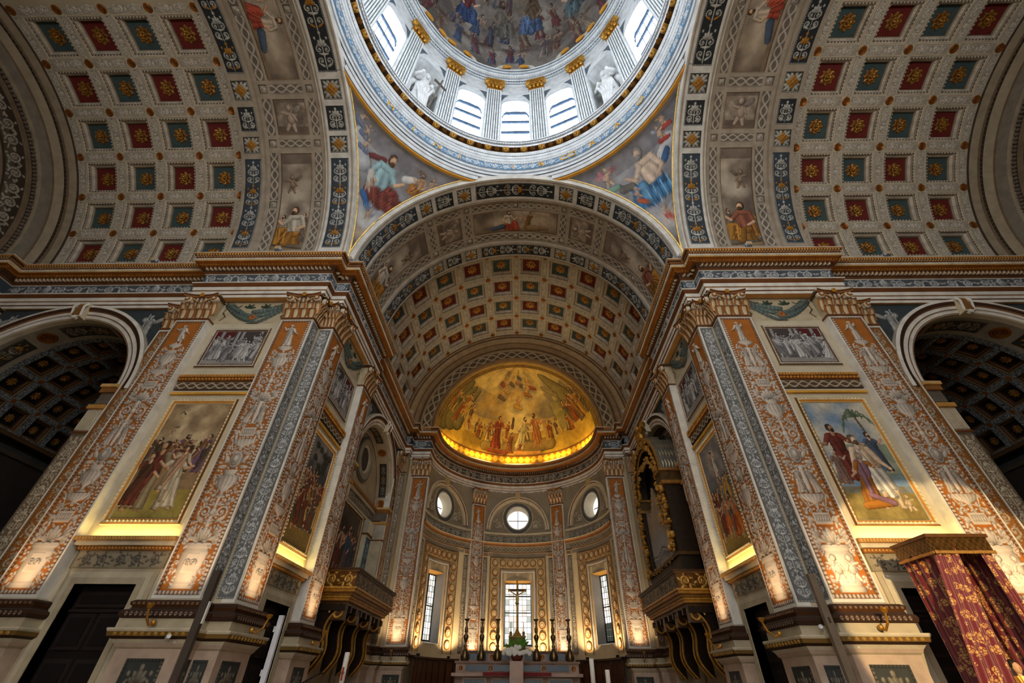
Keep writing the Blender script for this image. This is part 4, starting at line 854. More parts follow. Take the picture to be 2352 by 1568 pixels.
RIBO = rib_ornament(); RIB_U = RIBO.mesh('rib_ornament', lambda X, Y, H: np.stack([X, (RV-0.006-H)*np.sin((Y-0.22)/RV), (RV-0.006-H)*np.cos((Y-0.22)/RV)], -1)); RIB_T = RIBO.mesh('rib_ornament', lambda X, Y, H: np.stack([Y-0.22, (RV-0.006-H)*np.sin(X/RV), (RV-0.006-H)*np.cos(X/RV)], -1))
COF = [m_coffer(HO, 0.36, RV, c).mesh('coffer') for c in (RED, GRN)]
ROSM = [Matrix.Rotation(0, 4, 'X')]
CEIL = {'transept_left': root('ceiling_transept_left', 'coffered barrel vault over the left transept with red and green coffers', 'vault', 'structure'), 'transept_right': root('ceiling_transept_right', 'coffered barrel vault over the right transept with bright gilt rosettes', 'vault', 'structure'), 'chancel': root('ceiling_chancel', 'coffered barrel vault over the chancel behind a painted arch', 'vault', 'structure')}
for si, (nm, M) in enumerate(SIDES):
    R0 = CEIL[nm] if si < 2 else CEIL['chancel']
    inst(BAND, 'arch_band', R0, M); inst(LAT, 'rib_lattice', R0, M); inst(once('vback', lambda: MB().arc((0, ZS), [(9.85, 15.0, CREAM2), (9.85, 25.4, CREAM2)], -0.02, math.pi/2+0.02, 24, 'x').mesh('leak_shell')), 'leak_shell', R0, M)  # last piece: unseen outer shell, added to block light leaking past the coffers
    for n_, me, crown in BP:
        if crown and si == 3: continue
        inst(me, n_, R0, M)
    inst(FR_L[si], 'fresco_panel', R0, M); inst(FR_S[si % 2], 'fresco_panel', R0, M)
    if si != 3: inst(FR_C[0 if si == 2 else 1], 'fresco_panel', R0, M)
    for k in range(6):
        for j in range(4):
            th = PT*(k+0.5); MM = M @ T(U0+PU*(j+0.5), 0, ZS) @ RX(-th); par = 0 if si in (0, 3) else 1
            c = inst(COF[(k+j+par) % 2], 'coffer', R0, MM); c2 = inst(M_ROS, 'rosette', c, T(0, 0, RV+0.35) @ RX(math.pi))
    for k in range(6):
        if k == 0 and si == 3: continue
        for j in range(5): inst(M_RND, 'roundel', R0, M @ T(U0+PU*j, 0, ZS) @ RX(-PT*k) @ T(0, 0, RV) @ RX(math.pi))
    for k in range(6):
        for j in range(5):
            if j < 4 and not (k == 0 and si == 3): inst(RIB_U, 'rib_ornament', R0, M @ T(U0+PU*(j+0.5), 0, ZS) @ RX(-PT*k))
            inst(RIB_T, 'rib_ornament', R0, M @ T(U0+PU*j, 0, ZS) @ RX(-PT*(k+0.5)))
# near halves of the transept vaults and plain walls behind the viewer's shoulder
for nm, M in SIDES[:2]:
    inst(BAND, 'arch_band', CEIL[nm], M @ SC(1, -1, 1)); b = MB(); b.arc((0, ZS), [(9.3, 15.0, CREAM2), (9.3, 27.5, CREAM2)], math.pi/2-0.02, math.pi, 20, 'x'); b.box(8.8, 27.5, -9.7, -9.3, 0, ZS, CREAM2); b.box(8.8, 27.5, -9.3, -7.6, 17.4, 17.93, CREAM2); b.build('near_vault', CEIL[nm], M, WALLM)
# transept ends: concentric mouldings and end wall
HEART = rinceau(24.0, 0.85, L(86,76,66), L(176,168,156), 31, 30, 0.9)
def heart_fn(X, Y, H):
    a = (X+12.0)/24.0*math.pi; r = 6.7+Y; return np.stack([26.25-H, r*np.cos(a), ZS+r*np.sin(a)], -1)
HEARTM = HEART.mesh('leaf_ring', heart_fn)
for nm, M in SIDES[:2]:
    R0 = root('wall_' + nm.replace('transept_', 'end_'), 'dark end wall of the %s with leaf-carved arch rings' % WORDS[nm], 'wall', 'structure'); b = MB(); d1, d2, d3 = L(160,146,124), L(120,102,82), L(136,128,116)
    b.arc((0, ZS), [(9.32, 25.1, L(70,56,44)), (9.2, 25.14, d1), (9.12, 25.5, d2), (9.0, 25.52, L(52,40,30)), (8.9, 25.56, d1), (8.7, 25.9, d2), (8.6, 25.92, d3), (8.1, 25.96, d1), (8.05, 26.2, L(60,48,38)), (7.85, 26.2, d2), (7.6, 26.24, L(62,52,44)), (6.6, 26.26, d2), (6.3, 26.4, L(40,30,24)), (6.2, 26.9, L(30,26,24)), (0.02, 27.0, L(36,32,30))], 0, math.pi, 64, 'x')
    for k in range(120):
        a = math.pi*(k+0.5)/120; b.ball((26.16, 7.95*math.cos(a), ZS+7.95*math.sin(a)), 0.1, L(112,102,90), 5, 3); b.ball((25.53, 8.96*math.cos(a), ZS+8.96*math.sin(a)), 0.05, L(90,76,60), 4, 3)
    b.build('arch_rings', R0, M); inst(HEARTM, 'leaf_ring', R0, M); MB().box(27.0, 27.4, -9.5, 9.5, 0, ZS+9.4, L(90,80,68)).build('wall_face', R0, M, WALLM)

# ------------------------------------------------------------------ floor and nave behind the camera
fl = MB().box(-30, 30, -45, 36, -0.3, 0.0, L(190,170,146)).build('floor', m=MARBLE); tag(fl, 'stone church floor below the crossing', 'floor', 'structure')
# ------------------------------------------------------------------ pendentives
DY = 0.0; RHO = 12.42; ZT = 26.32
def pendentive(cv_fn, sx, sy):
    """grid over azimuth x height on the sphere; colours looked up in a canvas w 13.8 (arc) x 8.5 (height)"""
    cv = cv_fn(); na, nz = 260, 220; A = np.linspace(math.radians(0.5), math.radians(89.5), na); KK = 8.76
    V = np.zeros((nz, na, 3)); C_ = np.zeros((nz, na, 3))
    for j, a in enumerate(A):
        m = max(math.cos(a), math.sin(a)); r0 = min(KK/m, RHO*0.9999); zl = ZS+math.sqrt(max(RHO**2-r0**2, 0)); zs = zl+(ZT-zl)*np.linspace(0, 1, nz); zs = np.minimum(zs, ZT) if zl < ZT else np.linspace(zl, zl, nz)
        r = np.sqrt(np.maximum(RHO**2-(zs-ZS)**2, 0)); X = (a-math.pi/4)/(math.pi/2)*cv.w*(1 if sx < 0 else -1)
        ix = int(np.clip(round((X/cv.w+0.5)*(cv.nx-1)), 0, cv.nx-1)); iy = np.clip(np.round((zs-ZS)/cv.h*(cv.ny-1)).astype(int), 0, cv.ny-1)
        V[:, j] = np.stack([sx*r*math.cos(a), sy*r*math.sin(a), zs], -1); C_[:, j] = cv.C[iy, ix]
    return grid_mesh('pendentive_fresco', V, C_)
def pend_left():
    c = Cv(15.7, 8.3, 40, L(136,134,138)); c.grain(2, 0.1); c.cloud(9, 51, L(176,178,184), 0, 7.2, 0.7); c.cloud(10, 52, L(100,98,104), 5, 9, 0.6)
    c.ell(0.1, 3.7, 0.7, 0.6, 0, L(206,206,204)); c.ell(0.05, 2.7, 0.4, 0.5, 0, L(186,168,140)); c.ell(0.0, 1.9, 0.3, 0.5, 0, L(110,98,86)); c.cap(-2.4, 7.2, -1.4, 6.3, 0.35, 0.5, 0, L(196,200,206))
    for x, y, f in ((-2.7, 7.55, 1), (-2.1, 7.25, -1), (-1.75, 6.75, 1)): c.putto(x, y, 0.75, L(196,172,152), L(150,146,150), f); c.cap(x-0.25, y+0.12, x+0.3, y+0.05, 0.12, 0.09, 0, L(116,128,160))
    c.cap(-1.2, 6.9, -0.5, 7.15, 0.16, 0.14, 0, L(112,56,56)); c.seated(-0.2, 4.7, 3.0, L(128,62,50), L(160,196,204), flip=1, seed=3); c.cap(-0.3, 5.3, 0.8, 5.0, 0.4, 0.35, 0, L(124,58,46)); c.cap(0.2, 5.5, 1.1, 5.6, 0.25, 0.2, 0, L(110,52,44))
    for k in range(5): c.cap(-0.3+0.25*k, 5.6, 0.1+0.2*k, 4.7, 0.03, 0.02, 0, L(80,36,30) if k % 2 else L(160,90,76))
    c.cap(-0.75, 6.2, -0.55, 5.6, 0.2, 0.16, 0, L(206,204,198)); c.cap(0.95, 6.95, 1.45, 7.15, 0.22, 0.2, 0, L(216,214,210)); c.seated(1.9, 6.35, 1.4, L(170,116,60), L(190,152,116), flip=-1, seed=6); c.putto(2.5, 7.0, 0.8, L(190,156,128), L(140,130,120)); c.leaf(1.75, 7.3, 0.8, 0.3, 1.9, 0, L(120,104,92))
    c.putto(-0.55, 5.2, 0.8, L(196,170,150)); c.cap(-0.6, 5.0, -0.2, 4.5, 0.18, 0.15, 0, L(60,104,160)); c.cap(-0.2, 4.5, 0.2, 4.1, 0.18, 0.12, 0, L(72,120,176)); c.putto(0.05, 3.7, 0.8, L(190,164,140), L(120,130,146)); c.grain(9, 0.16, 60); return c
def pend_right():
    c = Cv(15.7, 8.3, 40, L(136,134,138)); c.grain(4, 0.1); c.cloud(9, 61, L(180,180,186), 0, 7.2, 0.7); c.cloud(10, 62, L(100,100,108), 5, 9, 0.6)
    c.ell(0.1, 3.4, 0.6, 0.6, 0, L(206,202,198)); c.ell(0.0, 1.9, 0.3, 0.5, 0, L(112,100,88)); c.cap(1.2, 6.6, 2.0, 7.0, 0.35, 0.4, 0, L(196,196,198))
    for x, y, f in ((2.3, 7.5, -1), (1.8, 7.1, 1)): c.putto(x, y, 0.85, L(206,176,150), L(170,176,190), f); c.cap(x-0.25, y+0.1, x+0.25, y, 0.12, 0.1, 0, L(170,70,60))
    c.cap(1.2, 6.4, 1.6, 6.7, 0.2, 0.16, 0, L(60,96,140)); c.seated(0.35, 4.7, 3.2, L(66,122,172), L(220,198,178), L(210,182,160), L(150,150,150), -1, 3); c.cap(0.0, 5.2, 0.9, 5.0, 0.4, 0.35, 0, L(76,134,182)); c.cap(-0.3, 6.0, -0.35, 5.1, 0.22, 0.22, 0, L(96,150,190))
    for k in range(7): c.cap(-0.3+0.2*k, 5.7, -0.2+0.18*k, 4.6, 0.035, 0.02, 0, L(44,84,130) if k % 2 else L(136,184,214))
    c.putto(-1.9, 6.9, 1.1, L(208,180,156), L(190,130,140), 1); c.leaf(-2.1, 7.3, 0.7, 0.3, 2.2, 0, L(190,130,140)); c.leaf(-1.6, 7.4, 0.6, 0.3, 1.0, 0, L(150,92,90)); c.cap(-2.3, 6.75, -1.5, 6.7, 0.18, 0.16, 0, L(130,164,150)); c.cap(-1.3, 6.4, -0.8, 6.3, 0.24, 0.2, 0, L(112,108,104)); c.putto(-0.75, 5.5, 0.75, L(200,170,146)); c.cap(-0.8, 5.4, -0.5, 5.1, 0.13, 0.13, 0, L(186,96,60))
    c.putto(0.1, 3.3, 1.1, L(204,176,156), L(186,190,200), -1); c.cap(0.05, 3.7, 0.3, 3.3, 0.14, 0.12, 0, L(196,84,70)); c.grain(9, 0.16, 60); return c
for fn, sx, sy, lb in ((pend_left, -1, 1, 'left pendentive fresco of a robed seated man in pale blue and red'), (pend_right, 1, 1, 'right pendentive fresco of a bearded man in blue drapery'), (pend_left, 1, -1, 'pendentive behind the viewer on the right'), (pend_right, -1, -1, 'pendentive behind the viewer on the left')):
    R0 = root('ceiling_pendentive', lb, 'pendentive', 'structure')
    if sy > 0: inst(pendentive(fn, sx, sy), 'fresco', R0)
    else:
        b = MB(); G = []
        for a in np.linspace(0.01, math.pi/2-0.01, 20):
            m = max(math.cos(a), math.sin(a)); r0 = min(8.76/m, RHO*0.9999); zl = min(ZS+math.sqrt(max(RHO**2-r0**2, 0)), ZT); G.append([(sx*math.sqrt(max(RHO**2-(z-ZS)**2, 0))*math.cos(a), sy*math.sqrt(max(RHO**2-(z-ZS)**2, 0))*math.sin(a), z) for z in np.linspace(zl, ZT, 6)])
        b.grid(G, CREAM2).build('fresco', R0)
    # gilt edge beads along both arch edges
    if sy > 0:
        b = MB()
        for flip in (0, 1):
            pts = []
            for k in range(25):
                t = math.radians(2+70*k/24); h, z = 8.76*math.cos(t), ZS+8.76*math.sin(t); pts.append((sx*8.7, sy*h, z) if flip else (sx*h, sy*8.7, z))
            b.tube(pts, 0.05, 6, L(226,190,110))
        b.build('edge_bead', R0, None, GILT)
# ------------------------------------------------------------------ dome: ring, drum, windows, cornice, painted shell
DOME = root('ceiling_dome', 'tall white drum and painted dome over the crossing', 'dome', 'structure')
DW = L(216,220,224); DG = L(150,158,166); DB = L(96,106,116); DGOLD = L(206,146,50)
b = MB()
ringp = [(9.25, 26.2, DGOLD), (9.12, 26.24, DGOLD), (9.1, 26.34, DG), (9.04, 26.36, DW), (8.98, 26.62, DG), (8.94, 26.64, DW), (8.9, 26.86, DB), (8.84, 26.9, DW), (8.82, 27.1, DG), (8.76, 27.2, DW), (8.73, 27.36, DB), (8.72, 27.4, DG), (8.72, 27.46, L(86,128,166)), (8.71, 28.1, DG), (8.68, 28.14, DW), (8.66, 28.34, DB), (8.65, 28.36, DW), (8.61, 28.6, DG), (8.6, 28.66, DW), (8.58, 28.9, DB), (8.56, 28.94, DW), (8.52, 29.3, DG), (8.62, 29.42, L(96,64,30)), (8.6, 29.6, L(92,62,30)), (8.3, 29.6, DW), (8.28, 29.8, DG), (8.2, 29.84, DW), (8.16, 29.98, DB), (8.12, 30.0, DW), (8.1, 30.1, DG), (9.3, 30.2, DW)]
b.lathe([(9.6, 26.64, DG)]+ringp[4:], seg=144).build('cornice_ring', DOME)
for q in range(4): MB().lathe([(9.45, 26.2, L(140,138,140))]+ringp[:5], seg=30, a0=math.radians(90*q+15), a1=math.radians(90*q+75)).build('ring_base', DOME)
FRZ_D = rinceau(55.2, 0.58, L(96,140,178), L(226,232,236), 71, 26, 0.62)
inst(FRZ_D.mesh('blue_frieze', lambda X, Y, H: np.stack([(8.705-H)*np.sin(X/8.8), (8.705-H)*np.cos(X/8.8), 27.5+Y], -1)), 'blue_frieze', DOME)
def m_modillion():
    b = MB(); b.box(-0.2, 0.2, -0.16, 0.16, -0.16, 0.0, L(206,150,60)); b.ball((0, -0.06, -0.2), 0.15, L(220,164,70), 8, 5, (1, 0.9, 0.8)); b.ball((0, -0.16, -0.26), 0.06, L(150,96,36), 6, 4)
    for s in (-1, 1): b.ball((s*0.12, -0.1, -0.16), 0.08, L(190,134,52), 6, 4); b.tube([(s*0.2, -0.16, -0.02), (s*0.2, -0.05, -0.1), (s*0.18, 0.12, -0.14)], 0.035, 5, L(220,170,80))
    return b.mesh('modillion', GILT)
MOD = m_modillion(); N = 44
for k in range(N):
    a = 2*math.pi*(k+0.5)/N
    if math.cos(a) < -0.25: continue
    inst(MOD, 'modillion', DOME, RZ(-a) @ T(0, 8.44, 29.6)); a += math.pi/N
    inst(M_ROS, 'ring_rosette', DOME, RZ(-a) @ T(0, 8.45, 29.6) @ RX(math.pi) @ SC(0.44, 0.44, 0.5))
n = 300; b = MB()
for k in range(n):
    a = 2*math.pi*k/n
    if math.cos(a) < -0.3: continue
    for r, z, s in ((8.93, 26.88, 0.045), (8.67, 28.24, 0.05), (8.56, 28.98, 0.05), (8.18, 29.9, 0.06)): b.ball((r*math.sin(a), r*math.cos(a), z), s, DW, 5, 3)
b.build('bead_ring', DOME, kind='stuff')
# gilt letters on the blue frieze
INS = [('M', -56), ('I', -44.8), ('N', -33.7), ('I', -23.7), ('I', -1.1), ('R', 11.4), ('C', 21.1), ('O', 24.9), ('R', 33.8), ('A', 45.1), ('O', 56.5)]
for ch, az in INS:
    cu = bpy.data.curves.new('letter', 'FONT'); cu.body = ch; cu.size = 0.72; cu.align_x = 'CENTER'; cu.extrude = 0.015; cu.materials.append(once('ltm', lambda: (lambda m: (setattr(m[2].inputs['Base Color'], 'default_value', (*L(224,168,60), 1)), setattr(m[2].inputs['Roughness'], 'default_value', 0.45), m[0])[2])(mat('gilt_letter'))))
    set_common(bpy.data.objects.new('letter', cu), DOME, RZ(-math.radians(az)) @ T(0, 8.67, 27.52) @ RX(math.pi/2))
RD = 9.25
def cylp(a, r, z): return (r*math.sin(a), r*math.cos(a), z)
def m_drum_bay(niche):
    """one 22.5 degree bay, opening 13.6 degrees wide with a round head"""
    b = MB(); H = math.radians(11.25); o = math.radians(6.9); z0, zsp, zt = 30.2, 38.25, 43.0; ro = o*RD; n = 12
    for s in (-1, 1): b.grid([[cylp(s*(o+(H-o)*t), RD, z) for t in np.linspace(0, 1, 4)] for z in (z0, zsp, zt)], DW)
    arc = [(math.cos(math.pi*k/n)*o, zsp+math.sin(math.pi*k/n)*ro*0.9) for k in range(n+1)]
    b.grid([[cylp(a, RD, z) for a, z in arc], [cylp(a, RD, zt) for a, z in arc]], DW)
    dp = 10.15; edge = [(o, z0)] + arc + [(-o, z0)]
    b.grid([[cylp(a, RD, z) for a, z in edge], [cylp(a*0.93, dp, z0+(z-z0)*0.985) for a, z in edge]], L(226,230,234))
    # raised casing round the opening
    c2 = [(o*1.0, z0)] + arc + [(-o*1.0, z0)]; c3 = [(o*1.13, z0)] + [(math.cos(math.pi*k/n)*o*1.13, zsp+math.sin(math.pi*k/n)*ro*1.04) for k in range(n+1)] + [(-o*1.13, z0)]
    b.grid([[cylp(a, RD, z) for a, z in c2], [cylp(a, RD-0.1, z) for a, z in c2], [cylp(a, RD-0.1, z) for a, z in c3], [cylp(a, RD, z) for a, z in c3]], lambda i, j: DW if i != 1 else L(196,204,212))
    # grey spandrels
    for s in (-1, 1): b.face([cylp(s*o*1.2, RD-0.03, 40.5), cylp(s*o*1.2, RD-0.03, 38.6), cylp(s*o*0.78, RD-0.03, 40.1), cylp(s*o*0.5, RD-0.03, 40.5)], L(92,106,118))
    if niche:
        for k in range(8): b.face([cylp(o*math.cos(math.pi*k/8)*0.98, RD+0.1+1.3*math.sin(math.pi*k/8), z0) for k in (k, k+1)] + [cylp(o*math.cos(math.pi*(k+1)/8)*0.98, RD+0.1+1.3*math.sin(math.pi*(k+1)/8), 40.0), cylp(o*math.cos(math.pi*k/8)*0.98, RD+0.1+1.3*math.sin(math.pi*k/8), 40.0)], L(176,178,176))
    return b.mesh('drum_bay')
def m_drum_pilaster():
    b = MB(); hw = 0.62
    b.box(-hw, hw, -0.02, 0.3, 30.2, 41.1, DW)
    for k in range(7): x = -hw+0.09+k*(2*hw-0.18)/6; b.box(x-0.045, x+0.045, -0.07, 0, 30.6, 41.0, L(232,236,238))
    b.box(-hw-0.08, hw+0.08, -0.12, 0.3, 30.2, 30.5, DW)
    for k in range(6): x = -hw+0.09+(k+0.5)*(2*hw-0.18)/6; b.box(x-0.05, x+0.05, -0.022, -0.018, 30.6, 41.0, L(120,128,134))
    return b.mesh('drum_pilaster')
def m_drum_capital():
    b = MB(); hw = 0.66; b.box(-hw, hw, -0.1, 0.3, 41.1, 42.5, L(190,130,44))
    for k in range(4):
        x = -hw+(k+0.5)*2*hw/4; b.ball((x, -0.18, 41.5), 0.2, L(216,158,60), 8, 5, (0.8, 0.7, 1.6)); b.ball((x+0.17, -0.2, 42.0), 0.17, L(200,140,50), 8, 5, (0.8, 0.7, 1.4))
    for s in (-1, 1): b.lathe([(0.0, 0.32), (0.2, 0.3), (0.24, 0.2), (0.24, 0.0)], cx=s*hw, cz=42.2, seg=10, col=L(222,166,66), axis='y')
    b.box(-hw-0.15, hw+0.15, -0.3, 0.3, 42.5, 42.72, L(214,160,70)); return b.mesh('drum_capital', GILT)
BAYW, BAYN, DPIL, DCAP = m_drum_bay(False), m_drum_bay(True), m_drum_pilaster(), m_drum_capital()
def m_drum_pane():
    o = math.radians(6.5); n = 12; zsp = 38.2; b = MB(); b.face([cylp(o, 10.1, 30.2)] + [cylp(math.cos(math.pi*k/n)*o, 10.1, zsp+math.sin(math.pi*k/n)*1.0) for k in range(n+1)] + [cylp(-o, 10.1, 30.2)], WHITE); return b.mesh('pane', DAYPANE)
def m_drum_bars():
    o = math.radians(6.5); b = MB(); c = L(56,78,104)
    for z in (31.6, 33.4, 35.2, 37.0, 38.6): b.box(-1.12, 1.12, 9.9, 10.0, z, z+0.3, c)
    for x in (-0.55, 0, 0.55): b.box(x-0.02, x+0.02, 9.98, 10.02, 30.2, 39.1, L(90,100,110))
    b.tube([(1.1*math.cos(t), 10.0, 38.1+1.05*math.sin(t)) for t in np.linspace(0, math.pi, 12)], 0.05, 5, c); return b.mesh('window_bars')
DP, DBARS = m_drum_pane(), m_drum_bars(); nwin = 0
def m_saint(flip):
    b = MB(); w = L(226,228,230)
    b.lathe([(0.62, 0.0), (0.66, 0.1), (0.55, 0.3)], seg=12, col=w)
    G = []
    for i, t in enumerate(np.linspace(0, 1, 14)):
        z = 0.3+3.3*t; rx = 0.62*(1-0.45*t)*(1+0.1*math.sin(9*t)) if t < 0.9 else 0.28; ry = rx*0.75
        G.append([(0.12*flip*math.sin(3*t)+rx*(1+0.12*math.sin(5*a+6*t))*math.cos(a), ry*(1+0.12*math.sin(5*a+6*t))*math.sin(a), z) for a in np.linspace(0, 2*math.pi, 24, endpoint=False)])
    b.grid(G, w, close=True); b.face(G[-1], w)
    b.ball((0.12*flip*math.sin(3), -0.05, 3.95), 0.3, w, 12, 8, (0.85, 0.95, 1.15)); b.ball((0.08*flip, 0.1, 4.05), 0.34, w, 10, 7, (0.95, 0.9, 1.1)); b.ball((0.12*flip*math.sin(3), -0.3, 3.75), 0.14, w, 8, 6, (1, 0.8, 1.4))
    b.tube([(0.4*flip, 0, 3.4), (0.75*flip, -0.35, 2.9), (0.5*flip, -0.7, 3.0)], [0.2, 0.16, 0.1], 8, w); b.tube([(-0.4*flip, 0, 3.4), (-0.7*flip, -0.2, 2.7), (-0.3*flip, -0.6, 2.5)], [0.2, 0.16, 0.1], 8, w); b.ball((0.5*flip, -0.72, 3.02), 0.12, w); b.ball((-0.3*flip, -0.62, 2.5), 0.12, w)
    for k in range(5): b.tube([(-0.5*flip+0.25*k*flip, -0.45, 2.6-0.2*k), (-0.2*flip+0.15*k*flip, -0.6, 1.4), (0.1*k*flip-0.3*flip, -0.5, 0.35)], [0.08, 0.1, 0.07], 6, w)
    b.tube([(0.45*flip, 0.1, 3.5), (0.95*flip, 0.2, 2.4), (0.8*flip, 0.2, 1.0)], [0.2, 0.28, 0.15], 8, w)
    return b.mesh('body', None, True)
for k in range(16):
    a = math.radians(22.5*k); niche = k in (2, 6, 10, 14)
    inst(BAYN if niche else BAYW, 'drum_bay', DOME, RZ(-a)); ap = a+math.radians(11.25)
    inst(DPIL, 'drum_pilaster', DOME, RZ(-ap) @ T(0, RD-0.12, 0)); inst(DCAP, 'drum_capital', DOME, RZ(-ap) @ T(0, RD-0.12, 0))
    if not niche:
        nwin += 1; wn = root('window_%d' % nwin, 'tall arched window of the drum', 'window', 'structure', 'drum windows'); inst(DP, 'pane', wn, RZ(-a)); inst(DBARS, 'window_bars', wn, RZ(-a))
    elif k in (2, 14):
        f = 1 if k == 2 else -1
        st = root('statue', 'white statue of a robed saint in the %s drum niche%s' % (('right', '') if f > 0 else ('left', ' holding a tall cross')), 'statue', group='drum statues', M=RZ(-a) @ T(0, 9.45, 31.0) @ SC(1.15, 1.15, 1.55) ); inst(m_saint(f), 'body', st)
        if f < 0: MB().box(-0.05, 0.05, -0.75, -0.65, 0.3, 3.9, L(110,100,92)).box(-0.45, 0.45, -0.75, -0.65, 3.2, 3.32, L(110,100,92)).build('cross', st, T(0.35, 0, 0) @ RY(0.12))
        else: MB().lathe([(0.0, 0.0), (0.16, 0.05), (0.18, 0.4), (0.1, 0.5), (0.12, 0.6), (0.0, 0.62)], -0.85, -0.4, 10, GOLDC).build('urn', st, None, GILT)
b = MB(); b.lathe([(9.25, 42.5, DW), (9.2, 42.7, DG), (9.1, 42.74, DW), (9.08, 42.95, DB), (9.0, 43.0, DW), (8.96, 43.2, DG), (8.86, 43.24, L(190,190,186)), (8.8, 43.5, DW), (8.72, 43.6, DG), (8.62, 43.64, DW), (8.58, 43.85, DB), (8.5, 43.9, DW), (8.46, 44.0, DW), (8.7, 44.2, DG), (8.72, 44.6, L(190,188,180)), (8.66, 44.7, L(120,104,80))], seg=96); b.build('upper_cornice', DOME)
b = MB()
for k in range(240):
    a = 2*math.pi*k/240
    if math.cos(a) < -0.2: continue
    b.ball(cylp(a, 8.84, 43.38), 0.085, DW, 5, 3); b.ball(cylp(a, 9.06, 42.86), 0.07, DW, 5, 3); b.ball(cylp(a, 8.58, 43.75), 0.06, DW, 5, 3)
b.build('bead_ring', DOME, kind='stuff')
def dome_canvas():
    c = Cv(36.0, 14.0, 13.5, L(120,110,102)); c.cloud(8, 81, L(164,154,142), 0, 14, 1.0); c.cloud(10, 82, L(84,76,74), 0, 14, 0.8); c.cloud(6, 83, L(150,138,112), 5, 14, 0.6)
    cl = [L(96,70,66), L(120,84,70), L(70,88,124), L(140,118,92), L(100,96,110), L(120,60,62), L(150,130,110)]
    crowd(c, 7.0, 8.4, 20, 3.2, cl, 84, L(150,124,104)); crowd(c, 2.6, 4.2, 22, 3.2, cl, 85, L(160,130,108)); crowd(c, 0.2, 1.4, 22, 2.8, cl, 86, L(170,136,112))
    for x in np.linspace(-17, 17, 9): c.leaf(x, 2.6, 1.9, 0.6, 2.6, 0, L(96,76,64)); c.leaf(x, 2.6, 1.9, 0.6, 0.5, 0, L(96,72,60))
    c.seated(-1.9, 4.6, 4.0, L(118,112,104), L(128,118,106), L(150,126,104), seed=2); c.seated(2.4, 5.0, 4.2, L(86,118,168), L(112,90,64), L(150,120,96), flip=-1, seed=3); c.seated(-6.2, 4.6, 3.8, L(56,84,136), L(120,54,60), seed=4); c.seated(7.4, 4.2, 3.6, L(92,116,124), L(118,60,72), flip=-1, seed=7); c.cap(-11, 6.5, -9.5, 3.0, 0.7, 0.5, 0, L(52,80,128))
    c.H *= 0; c.C = (c.C*0.75+0.25*c.C.mean(-1, keepdims=True))*1.15; c.grain(88, 0.3, 60); return c
def dome_fn(X, Y, H):
    a = X/36.0*math.radians(240); ph = Y/14.0*math.radians(80); r = 8.66*np.cos(ph); return np.stack([r*np.sin(a), r*np.cos(a), 44.7+11.5*np.sin(ph)], -1)
inst(dome_canvas().mesh('dome_fresco', dome_fn), 'dome_fresco', DOME)
b = MB(); b.grid([[(9.0*math.cos(p)*math.sin(a), 9.0*math.cos(p)*math.cos(a), 44.6+12*math.sin(p)) for a in np.linspace(0, 2*math.pi, 32, endpoint=False)] for p in np.linspace(0, math.pi/2-0.01, 10)], L(110,100,92), close=True).build('dome_shell', DOME)
for a, c in ((-52, 1), (-35, 1), (0, 0), (36, 1), (54, 1)):
    b = MB(); 
    for s in (-1, 1):
        b.tube([(s*1.9, 0, 0.1), (s*1.5, 0, 0.55), (s*0.9, -0.05, 0.7), (s*0.4, -0.1, 0.4)], [0.1, 0.16, 0.16, 0.1], 8, L(206,202,192)); b.ball((s*0.75, -0.2, 0.25), 0.3, GOLDC, 8, 5, (1.5, 0.5, 0.6))
    b.box(-1.9, 1.9, 0, 0.1, 0, 0.3, L(206,202,192)); b.build('dome_cartouche', DOME, RZ(-math.radians(a)) @ T(0, 8.5, 44.1))
# ------------------------------------------------------------------ side chapels seen through the transept arches
CP = 0.395; CR_ = 3.93
def m_chapel_shell():
    b = MB(); g = L(150,140,122)
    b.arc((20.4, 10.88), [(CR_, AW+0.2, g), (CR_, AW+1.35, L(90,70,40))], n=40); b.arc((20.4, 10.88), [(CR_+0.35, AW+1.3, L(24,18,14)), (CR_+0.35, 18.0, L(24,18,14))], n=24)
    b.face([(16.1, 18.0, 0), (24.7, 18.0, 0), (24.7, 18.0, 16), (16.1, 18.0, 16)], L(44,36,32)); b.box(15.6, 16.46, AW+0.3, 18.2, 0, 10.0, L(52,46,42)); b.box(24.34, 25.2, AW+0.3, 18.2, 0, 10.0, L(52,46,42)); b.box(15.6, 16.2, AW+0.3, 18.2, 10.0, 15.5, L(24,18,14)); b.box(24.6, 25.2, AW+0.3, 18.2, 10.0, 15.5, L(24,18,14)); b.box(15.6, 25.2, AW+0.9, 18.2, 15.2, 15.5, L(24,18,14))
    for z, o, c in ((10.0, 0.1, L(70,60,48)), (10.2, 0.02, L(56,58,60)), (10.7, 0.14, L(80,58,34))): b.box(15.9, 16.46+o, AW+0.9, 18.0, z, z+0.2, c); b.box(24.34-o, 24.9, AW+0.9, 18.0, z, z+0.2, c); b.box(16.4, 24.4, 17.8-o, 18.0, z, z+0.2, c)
    return b.mesh('chapel_shell')
def m_chapel_lattice():
    b = MB(); us = [AW+1.3]; pd = 1.3; nd = 5; ho = 0.5; n = 10; pt = math.pi/n
    for j in range(nd): us += [AW+1.3+0.15+pd*(j+0.5)-ho, AW+1.3+0.15+pd*(j+0.5)+ho]
    us += [AW+1.3+0.3+pd*nd+0.5]; ts = [0.0]
    for k in range(n): ts += [pt*(k+0.5)-ho/CR_, pt*(k+0.5)+ho/CR_]
    ts += [math.pi]
    for a in range(len(ts)-1):
        for c in range(len(us)-1):
            if a % 2 and c % 2: continue
            b.face([(20.4+CR_*math.cos(ts[a+j]), us[c+i], 10.88+CR_*math.sin(ts[a+j])) for i, j in ((0,0),(1,0),(1,1),(0,1))], STONE)
    return b.mesh('rib_lattice', RIBD), us, ts
